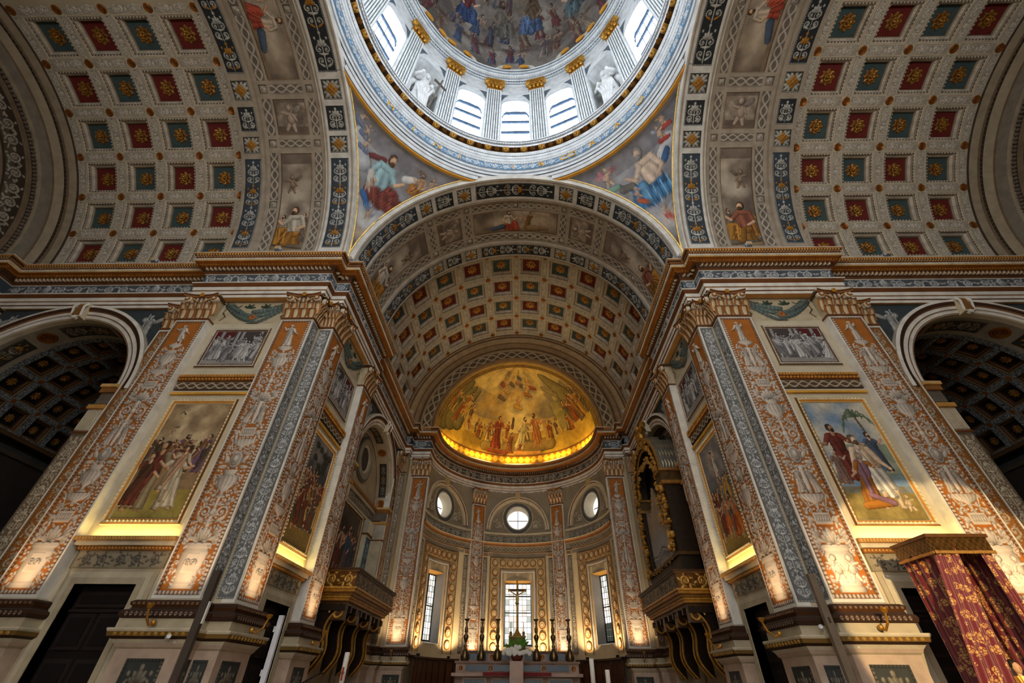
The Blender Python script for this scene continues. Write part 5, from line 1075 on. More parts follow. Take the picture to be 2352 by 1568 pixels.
CSH, (CLAT, _, _) = m_chapel_shell(), m_chapel_lattice()
def m_small_coffer():
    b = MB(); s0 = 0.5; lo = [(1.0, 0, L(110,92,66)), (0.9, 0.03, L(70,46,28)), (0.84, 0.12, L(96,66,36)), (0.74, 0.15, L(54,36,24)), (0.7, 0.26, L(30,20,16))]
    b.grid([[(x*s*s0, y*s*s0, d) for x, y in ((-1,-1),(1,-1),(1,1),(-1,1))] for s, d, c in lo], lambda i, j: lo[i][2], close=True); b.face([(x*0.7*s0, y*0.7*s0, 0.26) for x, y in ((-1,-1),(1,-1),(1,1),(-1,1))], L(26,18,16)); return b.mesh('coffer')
SCOF = m_small_coffer(); CPAN = arabesque(0.72, 2.5, L(60,56,48), L(150,140,120), 41, 0.06, 40, GB)
def chap_fn(th0): 
    def fn(X, Y, H):
        t = th0+Y/CR_; r = CR_-0.01-H; return np.stack([20.4+r*np.cos(t), AW+0.72+X, 10.88+r*np.sin(t)], -1)
    return fn
CPM = [CPAN.mesh('vine_panel', chap_fn(t)) for t in (0.28, 1.25, 2.22)]
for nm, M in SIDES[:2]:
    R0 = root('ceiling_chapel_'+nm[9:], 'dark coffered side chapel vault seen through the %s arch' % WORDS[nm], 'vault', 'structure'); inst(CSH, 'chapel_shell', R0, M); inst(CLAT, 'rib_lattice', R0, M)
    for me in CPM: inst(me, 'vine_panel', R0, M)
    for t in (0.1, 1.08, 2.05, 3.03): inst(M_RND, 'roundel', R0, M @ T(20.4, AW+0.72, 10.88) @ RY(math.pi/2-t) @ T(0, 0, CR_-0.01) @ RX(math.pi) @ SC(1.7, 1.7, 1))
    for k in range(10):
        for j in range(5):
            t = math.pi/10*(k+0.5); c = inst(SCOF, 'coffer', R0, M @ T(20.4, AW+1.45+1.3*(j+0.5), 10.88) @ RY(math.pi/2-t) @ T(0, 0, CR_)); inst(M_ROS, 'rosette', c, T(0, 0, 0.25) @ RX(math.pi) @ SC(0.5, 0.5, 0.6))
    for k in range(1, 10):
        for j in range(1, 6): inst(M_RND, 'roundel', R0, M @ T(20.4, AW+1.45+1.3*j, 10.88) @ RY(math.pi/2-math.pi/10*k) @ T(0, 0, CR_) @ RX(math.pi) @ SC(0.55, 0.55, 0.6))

# ------------------------------------------------------------------ chancel end wall and apse
END = root('wall_chancel_end', 'end wall of the chancel with tall painted pilasters beside the apse', 'wall', 'structure')
for s in (-1, 1):
    b = MB(); b.box(min(s*6.95, s*9.6), max(s*6.95, s*9.6), 26.2, 27.2, 0, 18.2, CREAM2); b.box(min(s*8.38, s*9.6), max(s*8.38, s*9.6), 25.4, 26.3, 0, 18.0, CREAM2); b.build('wall_face', END, None, WALLM)
    inst(SH14, 'pilaster_shaft', END, T(s*7.42, 26.1, 3.45) @ SC(0.94, 1, 1)); inst(CAND[0 if s < 0 else 2], 'painted_panel', END, T(s*7.42, 26.094, 3.55) @ SC(0.92, 1, 1)); inst(M_CAP, 'capital', END, T(s*7.42, 26.1, 14.08) @ SC(0.94, 1, 1))
    inst(JAMB, 'painted_strip', END, T(s*8.59, 25.394, 3.5) @ SC(0.6, 1, 1.5)); inst(M_CAP, 'capital', END, T(s*8.6, 25.4, 14.08) @ SC(0.3, 1, 1))
    pth = [(26.7, 6.95), (26.1, 6.95), (26.1, 8.38), (25.4, 8.38), (25.4, 8.8), (24.15, 8.8), (24.15, 8.95)]
    inst(once('pE', lambda: MB().sweep(pth, ped_prof(0)).mesh('pedestal')), 'pedestal', END, CL if s < 0 else CR); inst(PEDP, 'pedestal_panel', END, T(s*7.4, 25.945, 0.9)); inst(once('bE', lambda: ped_beads(-0.72, 0.72, 0.0)), 'bead_row', END, T(s*7.42, 26.1, 0), 'stuff')
    t = root('bracket_lamp', 'gilt bracket lamp below the apse-side pilaster at the %s' % ('left' if s < 0 else 'right'), 'lamp', group='gilt bracket lamps on the pier bases'); b = MB(); uc = s*7.42; b.tube([(uc, 25.7, 2.85), (uc, 25.5, 2.78), (uc, 25.3, 2.92), (uc, 25.25, 3.14)], 0.03, 6, GOLDC); b.lathe([(0.0, 3.12), (0.05, 3.13), (0.09, 3.2), (0.1, 3.24), (0.02, 3.25)], uc, 25.25, 10, GOLDC); b.build('bracket', t, None, GILT)
    lp = lamp('bracket_light', 'SPOT', (0, 0, 0), (0, 0, 1), UPLIGHT_W*1.6, (1.0, 0.70, 0.38), t, spot=math.radians(115), blend=1.0, radius=0.06); lp.matrix_basis = T(uc, 25.1, 3.28) @ RX(math.radians(180-18))
RC = 6.88; CYC = 26.55
b = MB(); w1, w2 = L(176,150,112), L(150,122,88)
b.arc((0, ZS), [(9.34, 25.15, L(90,66,44)), (9.26, 25.2, w2), (9.1, 25.22, L(96,70,46)), (9.0, 25.3, w1), (8.7, 25.34, w1), (8.62, 25.5, L(110,80,50)), (8.5, 25.52, w2), (8.2, 25.6, w2), (8.16, 25.75, L(96,70,46)), (8.02, 25.78, w1), (7.95, 26.0, w2), (7.1, 26.02, L(120,92,60)), (7.02, 26.2, w2), (RC+0.02, 26.3, L(206,160,70)), (RC, CYC, L(206,160,70))], 0, math.pi, 64, 'y').build('arch_rings', END)
b = MB()
for k in range(150):
    a = math.pi*(k+0.5)/150; b.ball((9.12*math.cos(a), 25.22, ZS+9.12*math.sin(a)), 0.06, L(190,164,124), 5, 3); b.ball((8.6*math.cos(a), 25.46, ZS+8.6*math.sin(a)), 0.07, L(180,150,110), 5, 3)
b.build('bead_row', END, kind='stuff')
GR = guilloche(23.6, 0.82, L(96,76,54), L(186,166,134), 30)
inst(GR.mesh('guilloche_ring', lambda X, Y, H: np.stack([(7.14+Y)*np.cos((X+11.8)/23.6*math.pi), 26.0-H*1.5, ZS+(7.14+Y)*np.sin((X+11.8)/23.6*math.pi)], -1)), 'guilloche_ring', END)
CONCH = root('ceiling_conch', 'golden fresco in the half dome of the apse', 'half dome', 'structure')
def conch_canvas():
    c = Cv(21.6, 10.8, 22, L(196,156,62)); g = L
    for k in range(c.ny): c.C[k] = np.array(g(190,150,72))*(0.72+0.35*k/c.ny)
    c.cloud(6, 91, g(226,196,116), 3, 11, 0.9); c.cloud(7, 92, g(120,104,76), 4, 9.5, 0.85, 0.42, 0.66); c.cloud(8, 93, g(232,200,110), 6.5, 10, 0.6)
    c.rect(-10.8, 10.8, 0.9, 2.4, g(176,134,44)); c.cloud(9, 94, g(206,166,62), 0.9, 2.6, 0.8); c.cloud(9, 95, g(110,84,34), 0.9, 2.4, 0.5)
    for x, w_ in ((-9.6, 1.6), (-8.3, 1.1), (-7.2, 0.7)): c.cap(x, 2.5, x+0.5, 6.2-0.35*w_, w_, w_*0.5, 0, g(120,106,60))
    c.prof(5.6, [(2.6, 1.0), (5.4, 0.95)], 0, g(150,132,70)); c.cap(6.0, 5.6, 7.2, 7.0, 0.45, 0.5, 0, g(176,152,92)); c.cap(7.0, 7.6, 8.0, 4.0, 0.9, 1.3, 0, g(140,122,66)); c.cap(5.0, 7.0, 6.4, 5.8, 0.3, 0.3, 0, g(150,130,80))
    cl = [g(150,78,36), g(196,150,60), g(110,88,50), g(170,110,46), g(96,92,58), g(206,176,96)]
    crowd(c, 2.4, 3.4, 7, 2.3, cl, 96, g(206,160,96), -10.4, -5.6); crowd(c, 1.9, 2.5, 6, 1.5, cl, 97, g(206,160,96), -6.0, -2.4); crowd(c, 2.0, 2.8, 6, 1.8, cl, 98, g(206,160,96), 2.6, 7.0); crowd(c, 2.0, 3.2, 8, 2.6, cl, 99, g(200,150,90), 6.4, 10.6)
    c.cap(-3.4, 1.5, 3.4, 1.7, 0.5, 0.6, 0, g(150,120,60)); crowd(c, 1.7, 2.3, 7, 2.0, cl, 103, g(196,146,86), -3.6, 3.6); c.fig(-2.3, 1.3, 3.3, g(150,66,34), g(206,136,72), arm=0.1, arm2=-0.4, lean=0.05, seed=1); c.fig(0.2, 1.4, 3.2, g(216,190,120), g(220,184,116), lean=0.22, arm=0.4, arm2=-0.3, seed=2); c.fig(2.2, 1.5, 3.4, g(176,110,50), g(196,130,70), lean=-0.05, arm=0.1, arm2=0.2, seed=3); c.fig(-1.0, 1.0, 2.1, g(150,92,46), g(206,140,80), lean=0.2, seed=4); c.fig(0.0, 0.9, 1.3, g(160,84,40), lean=0.3, seed=5); c.cap(-0.2, 1.1, 2.2, 1.0, 0.25, 0.18, 0, g(200,140,66)); c.cap(-3.0, 1.15, -1.2, 1.05, 0.2, 0.2, 0, g(150,72,34))
    c.cap(-0.6, 3.5, -0.5, 4.4, 0.16, 0.14, 0, g(92,70,40)); c.cap(-3.4, 3.3, -0.6, 3.5, 0.05, 0.05, 0, g(150,100,50))
    for k, (x, y) in enumerate(((-3.4, 7.4), (-2.2, 6.8), (-1.2, 7.6), (0.2, 7.8), (1.2, 7.4), (2.2, 7.2), (3.2, 7.0), (0.1, 5.2), (-2.6, 6.0), (1.9, 6.4), (0.6, 8.4))): c.ell(x, y+0.2, 1.0, 0.6, 0, tuple(np.array(g(150,132,96))*(0.8+0.1*(k % 4)))); c.putto(x, y, 1.6, g(206,150,80), g(196,170,110), 1 if k % 2 else -1); c.cap(x-0.5, y+0.5, x+0.5, y+0.2, 0.26, 0.18, 0, cl[k % 6])
    c.H *= 0; c.grain(101, 0.2, 60)
    t = np.arange(c.nx)/c.nx; vv = smooth_noise(c.ny, c.nx, 3, 3, 1)
    m = (c.ys < 0.82); per = np.abs(np.sin(c.xs*math.pi/0.62)); band = np.where((np.abs(c.ys[:, None]-0.4) < 0.3*per[None, :])[..., None], np.array(g(232,190,66)), np.array(g(170,110,30))); c.C[m] = band[m]
    edge = (c.ys > 0.72) & (c.ys < 0.82); c.C[edge] = np.array(g(110,66,22))
    return c
def conch_fn(X, Y, H):
    a = X/21.6*math.pi; ph = Y/10.8*math.pi/2; r = RC*np.cos(ph); return np.stack([r*np.sin(a), CYC+r*np.cos(a), ZS+0.05+RC*np.sin(ph)], -1)
inst(conch_canvas().mesh('conch_fresco', conch_fn), 'conch_fresco', CONCH)
BR = guilloche(21.4, 0.3, L(206,160,60), L(150,90,30), 24); inst(BR.mesh('gilt_border', lambda X, Y, H: np.stack([(RC-0.32+Y)*np.cos((X+10.7)/21.4*math.pi), CYC+0.12-Y*0.15-H, ZS+(RC-0.32+Y)*np.sin((X+10.7)/21.4*math.pi)], -1)), 'gilt_border', CONCH)
b = MB(); b.lathe([(RC, 17.9, L(150,110,50)), (RC, ZS+0.05, L(190,140,50))], 0, CYC, 48, OCHRE, -math.pi/2, math.pi/2).build('conch_base', CONCH)
for k, a in enumerate((-66, -33, 0, 33, 66)):
    t = root('conch_lamp', ('warm lamp hidden on the apse cornice, %s') % ('far left', 'left of centre', 'at the centre', 'right of centre', 'far right')[k], 'lamp', group='lamps behind the apse cornice'); aa = math.radians(a); MB().box(-1.2, 1.2, -0.04, 0.04, 0, 0.04, L(255,220,140)).build('tube', t, T(0, CYC, 17.95) @ RZ(-aa) @ T(0, 6.45, 0), STRIPM)
    lp = lamp('conch_light', 'AREA', (0, 0, 0), (0, 0, 1), CONCH_W, (1.0, 0.66, 0.16), t, 2.4, 0.08); lp.matrix_basis = T(0, CYC, 18.0) @ RZ(-aa) @ T(0, 6.4, 0) @ RX(math.radians(168))
# --- apse cylinder
APSE = root('wall_apse', 'curved apse wall with painted pilasters, roundel borders and lunettes', 'wall', 'structure')
def ap(a, z, r=APR): return (r*math.sin(a), APY+r*math.cos(a), z)
D2R = math.radians
WIN = [(-61.5, 6.6), (0.0, 8.1), (61.5, 6.6)]; WZ0, WZ1 = 4.05, 8.2
AC = L(206,186,148); AC2 = L(176,160,128)
b = MB(); th = sorted(set([-90, 90] + list(np.arange(-88, 89, 4)) + sum([[c-w-1.2, c+w+1.2] for c, w in WIN], []) + sum([[c-10, c+10] for c, w in WIN], [])))
zs = [0, 3.1, WZ0-0.15, WZ1+0.1, 10.05, 11.9, 14.5, 15.5]
for i in range(len(th)-1):
    for j in range(len(zs)-1):
        m = (th[i]+th[i+1])/2
        if j == 2 and any(abs(m-c) < w+1.2 for c, w in WIN): continue
        if j == 5 and any(abs(m-c) < 10 for c, w in WIN): continue
        b.face([ap(D2R(th[i]), zs[j]), ap(D2R(th[i+1]), zs[j]), ap(D2R(th[i+1]), zs[j+1]), ap(D2R(th[i]), zs[j+1])], AC if j < 4 else L(150,138,116))
RO = 0.86; OZ = 13.22
for c, w in WIN:
    n = 32; G0, G1, G2 = [], [], []
    for k in range(n):
        t = 2*math.pi*k/n; ct, st = math.cos(t), math.sin(t); q = max(abs(ct), abs(st))
        x, z = 10*ct/q, 13.2+1.3*st/q; G0.append(ap(D2R(c+x), z)); G1.append(ap(D2R(c)+RO*1.12*ct/APR, OZ+RO*1.12*st)); G2.append(ap(D2R(c)+RO*ct/APR, OZ+RO*st, APR+0.9))
    b.grid([G0, G1], L(150,138,116), close=True); b.grid([G1, G2], L(196,184,160), close=True)
    e = [(c-w-1.2, WZ0-0.15), (c+w+1.2, WZ0-0.15), (c+w+1.2, WZ1+0.1), (c-w-1.2, WZ1+0.1)]; f = [(c-w, WZ0), (c+w, WZ0), (c+w, WZ1), (c-w, WZ1)]
    b.grid([[ap(D2R(x), z) for x, z in e], [ap(D2R(c+(x-c)*0.93), z, APR+0.75) for x, z in f]], lambda i, j: L(150,146,140) if j != 2 else L(190,140,60), close=True)
b.build('wall_face', APSE, None, WALLM)
def ap_sweep(prof, name, a0=-90, a1=90, n=60):
    return MB().lathe([(APR-o, z, c) for o, z, c in prof], 0, APY, n, CREAM, D2R(a0), D2R(a1)).build(name, APSE)
pr = entab_prof(); ap_sweep([(o, z, c) for o, z, c in pr[0]], 'architrave'); ap_sweep([(o, z, c) for o, z, c in pr[1][:-1]], 'cornice')
b = MB(); 
for k in range(110):
    a = D2R(-88+176*(k+0.5)/110); 
    p = [ap(a-0.006, 17.13, APR-0.14), ap(a+0.004, 17.13, APR-0.25), ap(a+0.008, 17.31, APR-0.25), ap(a-0.002, 17.31, APR-0.14)]; b.face(p, L(206,180,140)); b.face([ap(a-0.006, 17.13, APR-0.14), ap(a-0.006, 17.13, APR-0.26), ap(a-0.002, 17.31, APR-0.26), ap(a-0.002, 17.31, APR-0.14)], L(196,168,126))
for k in range(220):
    a = D2R(-88+176*(k+0.5)/220); b.face([ap(a-0.0035, 17.51, APR-0.52), ap(a+0.0035, 17.51, APR-0.52), ap(a+0.0035, 17.63, APR-0.52), ap(a-0.0035, 17.63, APR-0.52)], L(216,206,186))
    b.face([ap(a-0.004, 17.75, APR-0.595), ap(a+0.004, 17.75, APR-0.595), ap(a+0.003, 17.88, APR-0.65), ap(a-0.003, 17.88, APR-0.65)], L(206,150,76))
b.build('dentil_row', APSE, kind='stuff')
def ap_canvas(c, name, a0, z0, r=APR-0.006, M=None):
    inst(c.mesh(name, lambda X, Y, H: np.stack([(r-H)*np.sin(D2R(a0)+X/APR), APY+(r-H)*np.cos(D2R(a0)+X/APR), z0+Y], -1)), name, APSE)
ap_canvas(rinceau(21.6, 0.66, L(84,78,70), L(190,178,156), 111, 26, medal=7), 'frieze', 0, 16.33)
ap_sweep([(0.0, 10.3, AC2), (0.03, 10.34, BROWN), (0.06, 10.4, L(150,138,116)), (0.06, 10.8, L(150,138,116)), (0.1, 10.84, BROWN), (0.2, 10.95, L(160,110,56)), (0.26, 11.05, CREAM), (0.28, 11.1, CREAM2), (0.05, 11.12, AC2), (0.03, 11.7, L(150,138,116)), (0.1, 11.76, CREAM), (0.16, 11.86, CREAM2), (0.16, 11.92, CREAM2), (0.0, 11.94, AC)], 'string_course')
for c0, sp in ((0, 47), (-61.5, 46), (61.5, 46)):
    ap_canvas(rinceau(APR*D2R(sp), 0.5, L(120,112,98), L(190,182,164), 113, 34), 'scroll_band', c0, 11.15, APR-0.055); ap_canvas(guilloche(APR*D2R(sp), 0.3, L(110,96,76), L(180,164,136), 34), 'guilloche_band', c0, 10.45, APR-0.065)
    # lunette archivolt and frame
    b = MB(); R_ = APR*D2R(23.2); prof = [(R_, 0.0, AC), (R_, 0.14, CREAM), (R_-0.12, 0.16, BROWN), (R_-0.18, 0.1, CREAM), (R_-0.34, 0.1, AC2), (R_-0.4, 0.04, AC), (R_-0.42, 0.0, AC)]
    b.grid([[ap(D2R(c0)+r*math.cos(t)/APR, 12.1+r*1.06*math.sin(t), APR-o) for t in np.linspace(0, math.pi, 33)] for r, o, c in prof], lambda i, j: prof[i][2])
    for rr0, rr1, oo, cc in ((RO*1.08, RO*1.2, 0.03, WHITE), (RO*1.2, RO*1.52, 0.06, L(92,92,86)), (RO*1.52, RO*1.6, 0.05, L(190,176,146))):
        b.grid([[ap(D2R(c0)+rr*math.cos(t)/APR, OZ+rr*math.sin(t), APR-o_) for t in np.linspace(0, 2*math.pi, 33)] for rr, o_ in ((rr0, 0), (rr0, oo), (rr1, oo), (rr1, 0))], cc)
    b.build('lunette_moulding', APSE)
    b = MB(); b.box(-0.2, 0.2, -0.26, 0, 14.8, 15.5, L(196,170,120)); b.build('keystone', APSE, T(0, APY, 0) @ RZ(-D2R(c0)) @ T(0, APR, 0))
    for s in (-1, 1):
        q = Cv(1.0, 1.5, 40, L(140,126,104)); q.spiral(-0.1*s, 0.45, 0.36, 0, 1.6, s, 0.06, 0.04, L(196,186,166)); q.spiral(0.15*s, 1.05, 0.24, 2, 1.3, -s, 0.05, 0.04, L(196,186,166)); q.tuft(-0.2*s, 0.1, 0.4, 5, 1.5, 2.0, L(196,186,166)); m_ = (np.abs(q.xs[None, :]*s-0.0) < 10)
        qm = q.mesh('scroll_relief', lambda X, Y, H, s=s, c0=c0: np.stack([(APR-0.008-H)*np.sin(D2R(c0)+(X+s*1.78)/APR*1.0), APY+(APR-0.008-H)*np.cos(D2R(c0)+(X+s*1.78)/APR), 12.2+Y*np.clip(1.15-0.62*np.clip((X*s+0.5), 0, 1), 0.1, 1.2)], -1)); inst(qm, 'scroll_relief', APSE)
    # bordered panel: roundels round the window
    b = MB(); pw, iw = (19.2, 12.2) if c0 == 0 else (17.6, 11.2); zt, zi, z0_ = 10.0, 9.15, 3.35
    for (x0, x1, a_, b_, c) in ((-pw, -iw, z0_, zt, L(196,170,120)), (iw, pw, z0_, zt, L(196,170,120)), (-iw, iw, zi, zt, L(196,170,120))):
        b.grid([[ap(D2R(c0+x), z, APR-0.03) for x in np.linspace(x0, x1, 6)] for z in (a_, b_)], c)
    for x in (-pw, -iw, iw, pw):
        zz = zt if abs(x) == pw else zi; b.grid([[ap(D2R(c0+x+d), z, APR-0.07) for d in (-0.35, 0.35)] for z in (z0_, zz)], L(120,92,66)); 
    for x0, x1, z in ((-pw, pw, zt), (-iw, iw, zi)): b.grid([[ap(D2R(c0+x), z+d, APR-0.07) for x in np.linspace(x0, x1, 9)] for d in (-0.05, 0.05)], L(120,92,66))
    b.build('roundel_border', APSE)
    M_OCT = once('oct', lambda: MB().lathe([(0.0, 0.06, L(214,196,156)), (0.1, 0.06, L(120,78,40)), (0.13, 0.04, L(206,180,130)), (0.22, 0.05, L(130,84,42)), (0.29, 0.07, L(150,96,46)), (0.31, 0.0, L(96,62,34))], seg=8, axis='y').mesh('flower_roundel'))
    px = (pw+iw)/2; spots = [(s*px, z_) for s in (-1, 1) for z_ in np.linspace(3.85, 9.57, 9)] + [(x, 9.57) for x in np.linspace(-px, px, 7)[1:-1]]
    for x, z in spots: inst(M_OCT, 'flower_roundel', APSE, T(0, APY, 0) @ RZ(-D2R(c0+x)) @ T(0, APR-0.05, z) @ SC(0.9, 1, 0.95))
    # tympanum over the window and inner frame
    b = MB(); 
    for d0, d1, o_, c in ((iw-1.6, iw-0.9, 0.05, WHITE), (iw-2.6, iw-1.6, 0.03, L(176,150,110))):
        for s in (-1, 1): b.grid([[ap(D2R(c0+s*x), z, APR-o_) for x in (d0, d1)] for z in (3.75, 8.95)], c)
        b.grid([[ap(D2R(c0+x), z, APR-o_) for x in np.linspace(-d1, d1, 7)] for z in (8.95-(iw-0.9-d1)*0.1-0.08, 8.95)], c)
    b.build('window_surround', APSE)
    q = Cv(APR*D2R(15 if c0 == 0 else 12.6), 0.55, 40, L(176,160,130)); q.ell(0, 0.55, q.w*0.42, 0.5, 0.0, L(150,132,104)); q.tuft(0, 0.5, 0.3, 5, -1.57, 2.4, L(190,172,140)); ap_canvas(q, 'tympanum', c0, WZ1+0.18, APR-0.01)
for a in (-30.2, 30.2):
    MM = T(0, APY, 0) @ RZ(-D2R(a)) @ T(0, APR-0.25, 0); inst(SH12, 'pilaster_shaft', APSE, MM @ T(0, 0, 3.45)); inst(CAND[1 if a < 0 else 0], 'painted_panel', APSE, MM @ T(0, -0.006, 3.55) @ SC(0.84, 1, 1)); inst(M_CAP, 'capital', APSE, MM @ T(0, 0, 14.08) @ SC(0.84, 1, 1))
    inst(once('apped', lambda: MB().box(-0.75, 0.75, -0.25, 0.3, 0, 2.7, CREAM2).box(-0.85, 0.85, -0.35, 0.3, 2.6, 2.74, CREAM).box(-0.7, 0.7, -0.16, 0.3, 2.95, 3.4, DBROWN).mesh('pedestal')), 'pedestal', APSE, MM)
    for s in (-1, 1): inst(JAMB, 'painted_strip', APSE, T(0, APY, 0) @ RZ(-D2R(a+s*7.2)) @ T(0, APR-0.04, 3.4) @ SC(0.62, 1, 0.93)); inst(once('flcap', lambda: MB().box(-0.24, 0.24, -0.08, 0, 9.95, 10.3, CREAM).box(-0.2, 0.2, -0.1, 0, 10.0, 10.25, L(150,110,70)).mesh('small_capital')), 'small_capital', APSE, T(0, APY, 0) @ RZ(-D2R(a+s*7.2)) @ T(0, APR-0.02, 0))
for s in (-1, 1): inst(JAMB, 'painted_strip', APSE, T(0, APY, 0) @ RZ(-D2R(s*84)) @ T(0, APR-0.04, 3.4) @ SC(0.9, 1, 0.93))
for k, a in enumerate((-76, -47, -30.2, -15, 15, 30.2, 47, 76)):
    t = root('apse_uplight', 'small warm uplight on the stall top, %s in the apse' % ('first from the left', 'second from the left', 'below the left pilaster', 'left of the central window', 'right of the central window', 'below the right pilaster', 'second from the right', 'first from the right')[k], 'lamp', group='uplights behind the altar'); aa = D2R(a); MB().lathe([(0.0, 0), (0.1, 0), (0.12, 0.12), (0.02, 0.13)], seg=10, col=BLACK).build('housing', t, T(0, APY, 3.1) @ RZ(-aa) @ T(0, APR-(0.85 if abs(abs(a)-30.2) < 1 else 0.35), 0)); lp = lamp('apse_light', 'SPOT', (0, 0, 0), (0, 0, 1), UPLIGHT_W*(1.2 if abs(abs(a)-30.2) < 1 else 3.2), (1.0, 0.74, 0.44), t, spot=math.radians(120), blend=1.0, radius=0.05); lp.matrix_basis = T(0, APY, 3.26) @ RZ(-aa) @ T(0, APR-0.95, 0) @ RX(math.radians(180-18))
# --- apse windows: leaded panes in an iron frame
def m_pane(w, h): return MB().box(-w/2, w/2, -0.01, 0.01, 0, h, WHITE).mesh('pane', APANE[0])
rp = np.random.default_rng(5)
for k, (c, w) in enumerate(WIN):
    wn = root('window_%d' % (nwin+1+k), 'tall leaded %s apse window with iron bars' % ('left', 'central', 'right')[k], 'window', 'structure'); rr = APR+0.76; hw = rr*math.sin(D2R(w))*0.97; MM = T(0, APY, 0) @ RZ(-D2R(c)) @ T(0, rr*math.cos(D2R(w))*1.0, 0); nc, nr = 6, 11; cw, chh = 2*hw/nc, (WZ1-WZ0)/nr
    meshes = []
    for m_ in APANE:
        me = once(('pn', round(cw, 3), m_.name), lambda: m_pane(cw-0.02, chh-0.02).copy()); me.materials.clear(); me.materials.append(m_); meshes.append(me)
    for i in range(nc):
        for j in range(nr):
            q = rp.random(); mi = 0 if q < 0.62 else 1 if q < 0.82 else 2
            if k == 2 and j < 3: mi = 3
            inst(meshes[mi], 'pane', wn, MM @ T(-hw+cw*(i+0.5), 0, WZ0+chh*j))
    b = MB(); ir = L(30,28,28)
    for x in (-hw, 0, hw): b.box(x-0.045, x+0.045, -0.1, 0.02, WZ0, WZ1, ir)
    for z in (WZ0, (WZ0+WZ1)/2, WZ1-0.05): b.box(-hw, hw, -0.1, 0.02, z, z+0.06, ir)
    if k == 1: b.box(-hw, hw, -0.1, 0.02, WZ1-0.95, WZ1-0.87, ir)
    for i in range(1, nc): b.box(-hw+cw*i-0.012, -hw+cw*i+0.012, -0.03, 0.02, WZ0, WZ1, L(90,84,78))
    for j in range(1, nr): b.box(-hw, hw, -0.03, 0.02, WZ0+chh*j-0.012, WZ0+chh*j+0.012, L(90,84,78))
    b.build('window_bars', wn, MM)
for k, (c, w) in enumerate(WIN):
    wn = root('window_%d' % (nwin+4+k), 'round %s window in the apse lunette' % ('left', 'central', 'right')[k], 'window', 'structure'); MM = T(0, APY, 0) @ RZ(-D2R(c)) @ T(0, APR+0.85, OZ)
    MB().lathe([(0.0, 0.0), (RO+0.02, 0.0)], seg=28, axis='y').build('pane', wn, MM, APANE[0]); b = MB(); b.box(-0.025, 0.025, -0.05, 0, -RO, RO, L(90,90,90)); b.box(-RO, RO, -0.05, 0, -0.025, 0.025, L(90,90,90)); b.build('window_bars', wn, MM)
# choir stalls along the apse foot
ST = root('trim_1', 'dark wooden choir panelling round the apse foot', 'panelling', 'structure')
b = MB(); b.lathe([(APR-0.5, 0, DWOOD), (APR-0.5, 2.95, DWOOD), (APR-0.6, 2.97, L(60,34,18)), (APR-0.6, 3.08, L(60,34,18)), (APR, 3.1, DWOOD)], 0, APY, 40, DWOOD, D2R(-88), D2R(88)).build('back_panel', ST, None, WOODM)
SP = MB().box(-0.2, 0.2, -0.06, 0, 1.2, 2.8, L(70,38,20)).box(-0.26, -0.22, -0.09, 0, 0.5, 2.9, L(84,48,26)).mesh('stall_panel', WOODM)
for k in range(32):
    a = D2R(-86+172*k/31)
    if abs(math.degrees(a)) < 33: continue
    inst(SP, 'stall_panel', ST, T(0, APY, 0) @ RZ(-a) @ T(0, APR-0.5, 0))

# ------------------------------------------------------------------ niches behind the organ lofts
def m_niche():
    b = MB(); d = 9.85; g = L(176,160,132)
    b.face([(16.0, d, 0), (24.8, d, 0), (24.8, d, 15.2), (16.0, d, 15.2)], g)
    b.arc((20.4, 10.88), [(3.9, AW+0.1, CREAM2), (3.9, d, CREAM2)], n=40); b.box(16.2, 16.5, AW+0.1, d, 0, 10.9, CREAM2); b.box(24.3, 24.6, AW+0.1, d, 0, 10.9, CREAM2)
    b.box(16.4, 24.4, d-0.3, d, 10.78, 10.95, L(150,104,56)); b.box(16.4, 24.4, d-0.2, d, 10.6, 10.78, CREAM); b.box(16.4, 24.4, d-0.1, d, 10.05, 10.6, L(112,100,82)); b.box(16.4, 24.4, d-0.16, d, 9.9, 10.05, CREAM2)
    for r0, r1, o, c in ((0.75, 0.9, 0.06, CREAM), (0.9, 1.25, 0.16, L(150,142,126)), (1.25, 1.42, 0.1, L(96,92,86))):
        b.arc((20.4, 12.95), [(r0, d, c), (r0, d-o, c), (r1, d-o, c), (r1, d, c)], 0, 2*math.pi, 40)
    b.arc((20.4, 12.95), [(0.02, d-0.02, L(60,58,56)), (0.75, d-0.02, L(60,58,56))], 0, 2*math.pi, 24)
    b.arc((20.4, 10.95), [(3.7, d, CREAM), (3.7, d-0.08, CREAM), (3.5, d-0.08, L(150,120,80)), (3.5, d, CREAM)], 0, math.pi, 40)
    return b.mesh('niche_wall', WALLM)
NICHE = m_niche(); NSCR = rinceau(8.0, 0.46, L(112,100,84), L(176,164,142), 121, 30)
NBLUE = arabesque(0.8, 6.0, L(58,92,112), L(150,176,184), 122, 0.06, 40).mesh('blue_panel')
NPM = [arabesque(0.5, 2.3, L(60,54,48), L(150,140,122), 123, 0.05, 40, GB).mesh('vine_panel', (lambda t0: (lambda X, Y, H: np.stack([20.4+(3.88-H)*np.cos(t0+Y/3.9), AW+0.5+X, 10.88+(3.88-H)*np.sin(t0+Y/3.9)], -1)))(t)) for t in (0.24, 1.27, 2.3)]
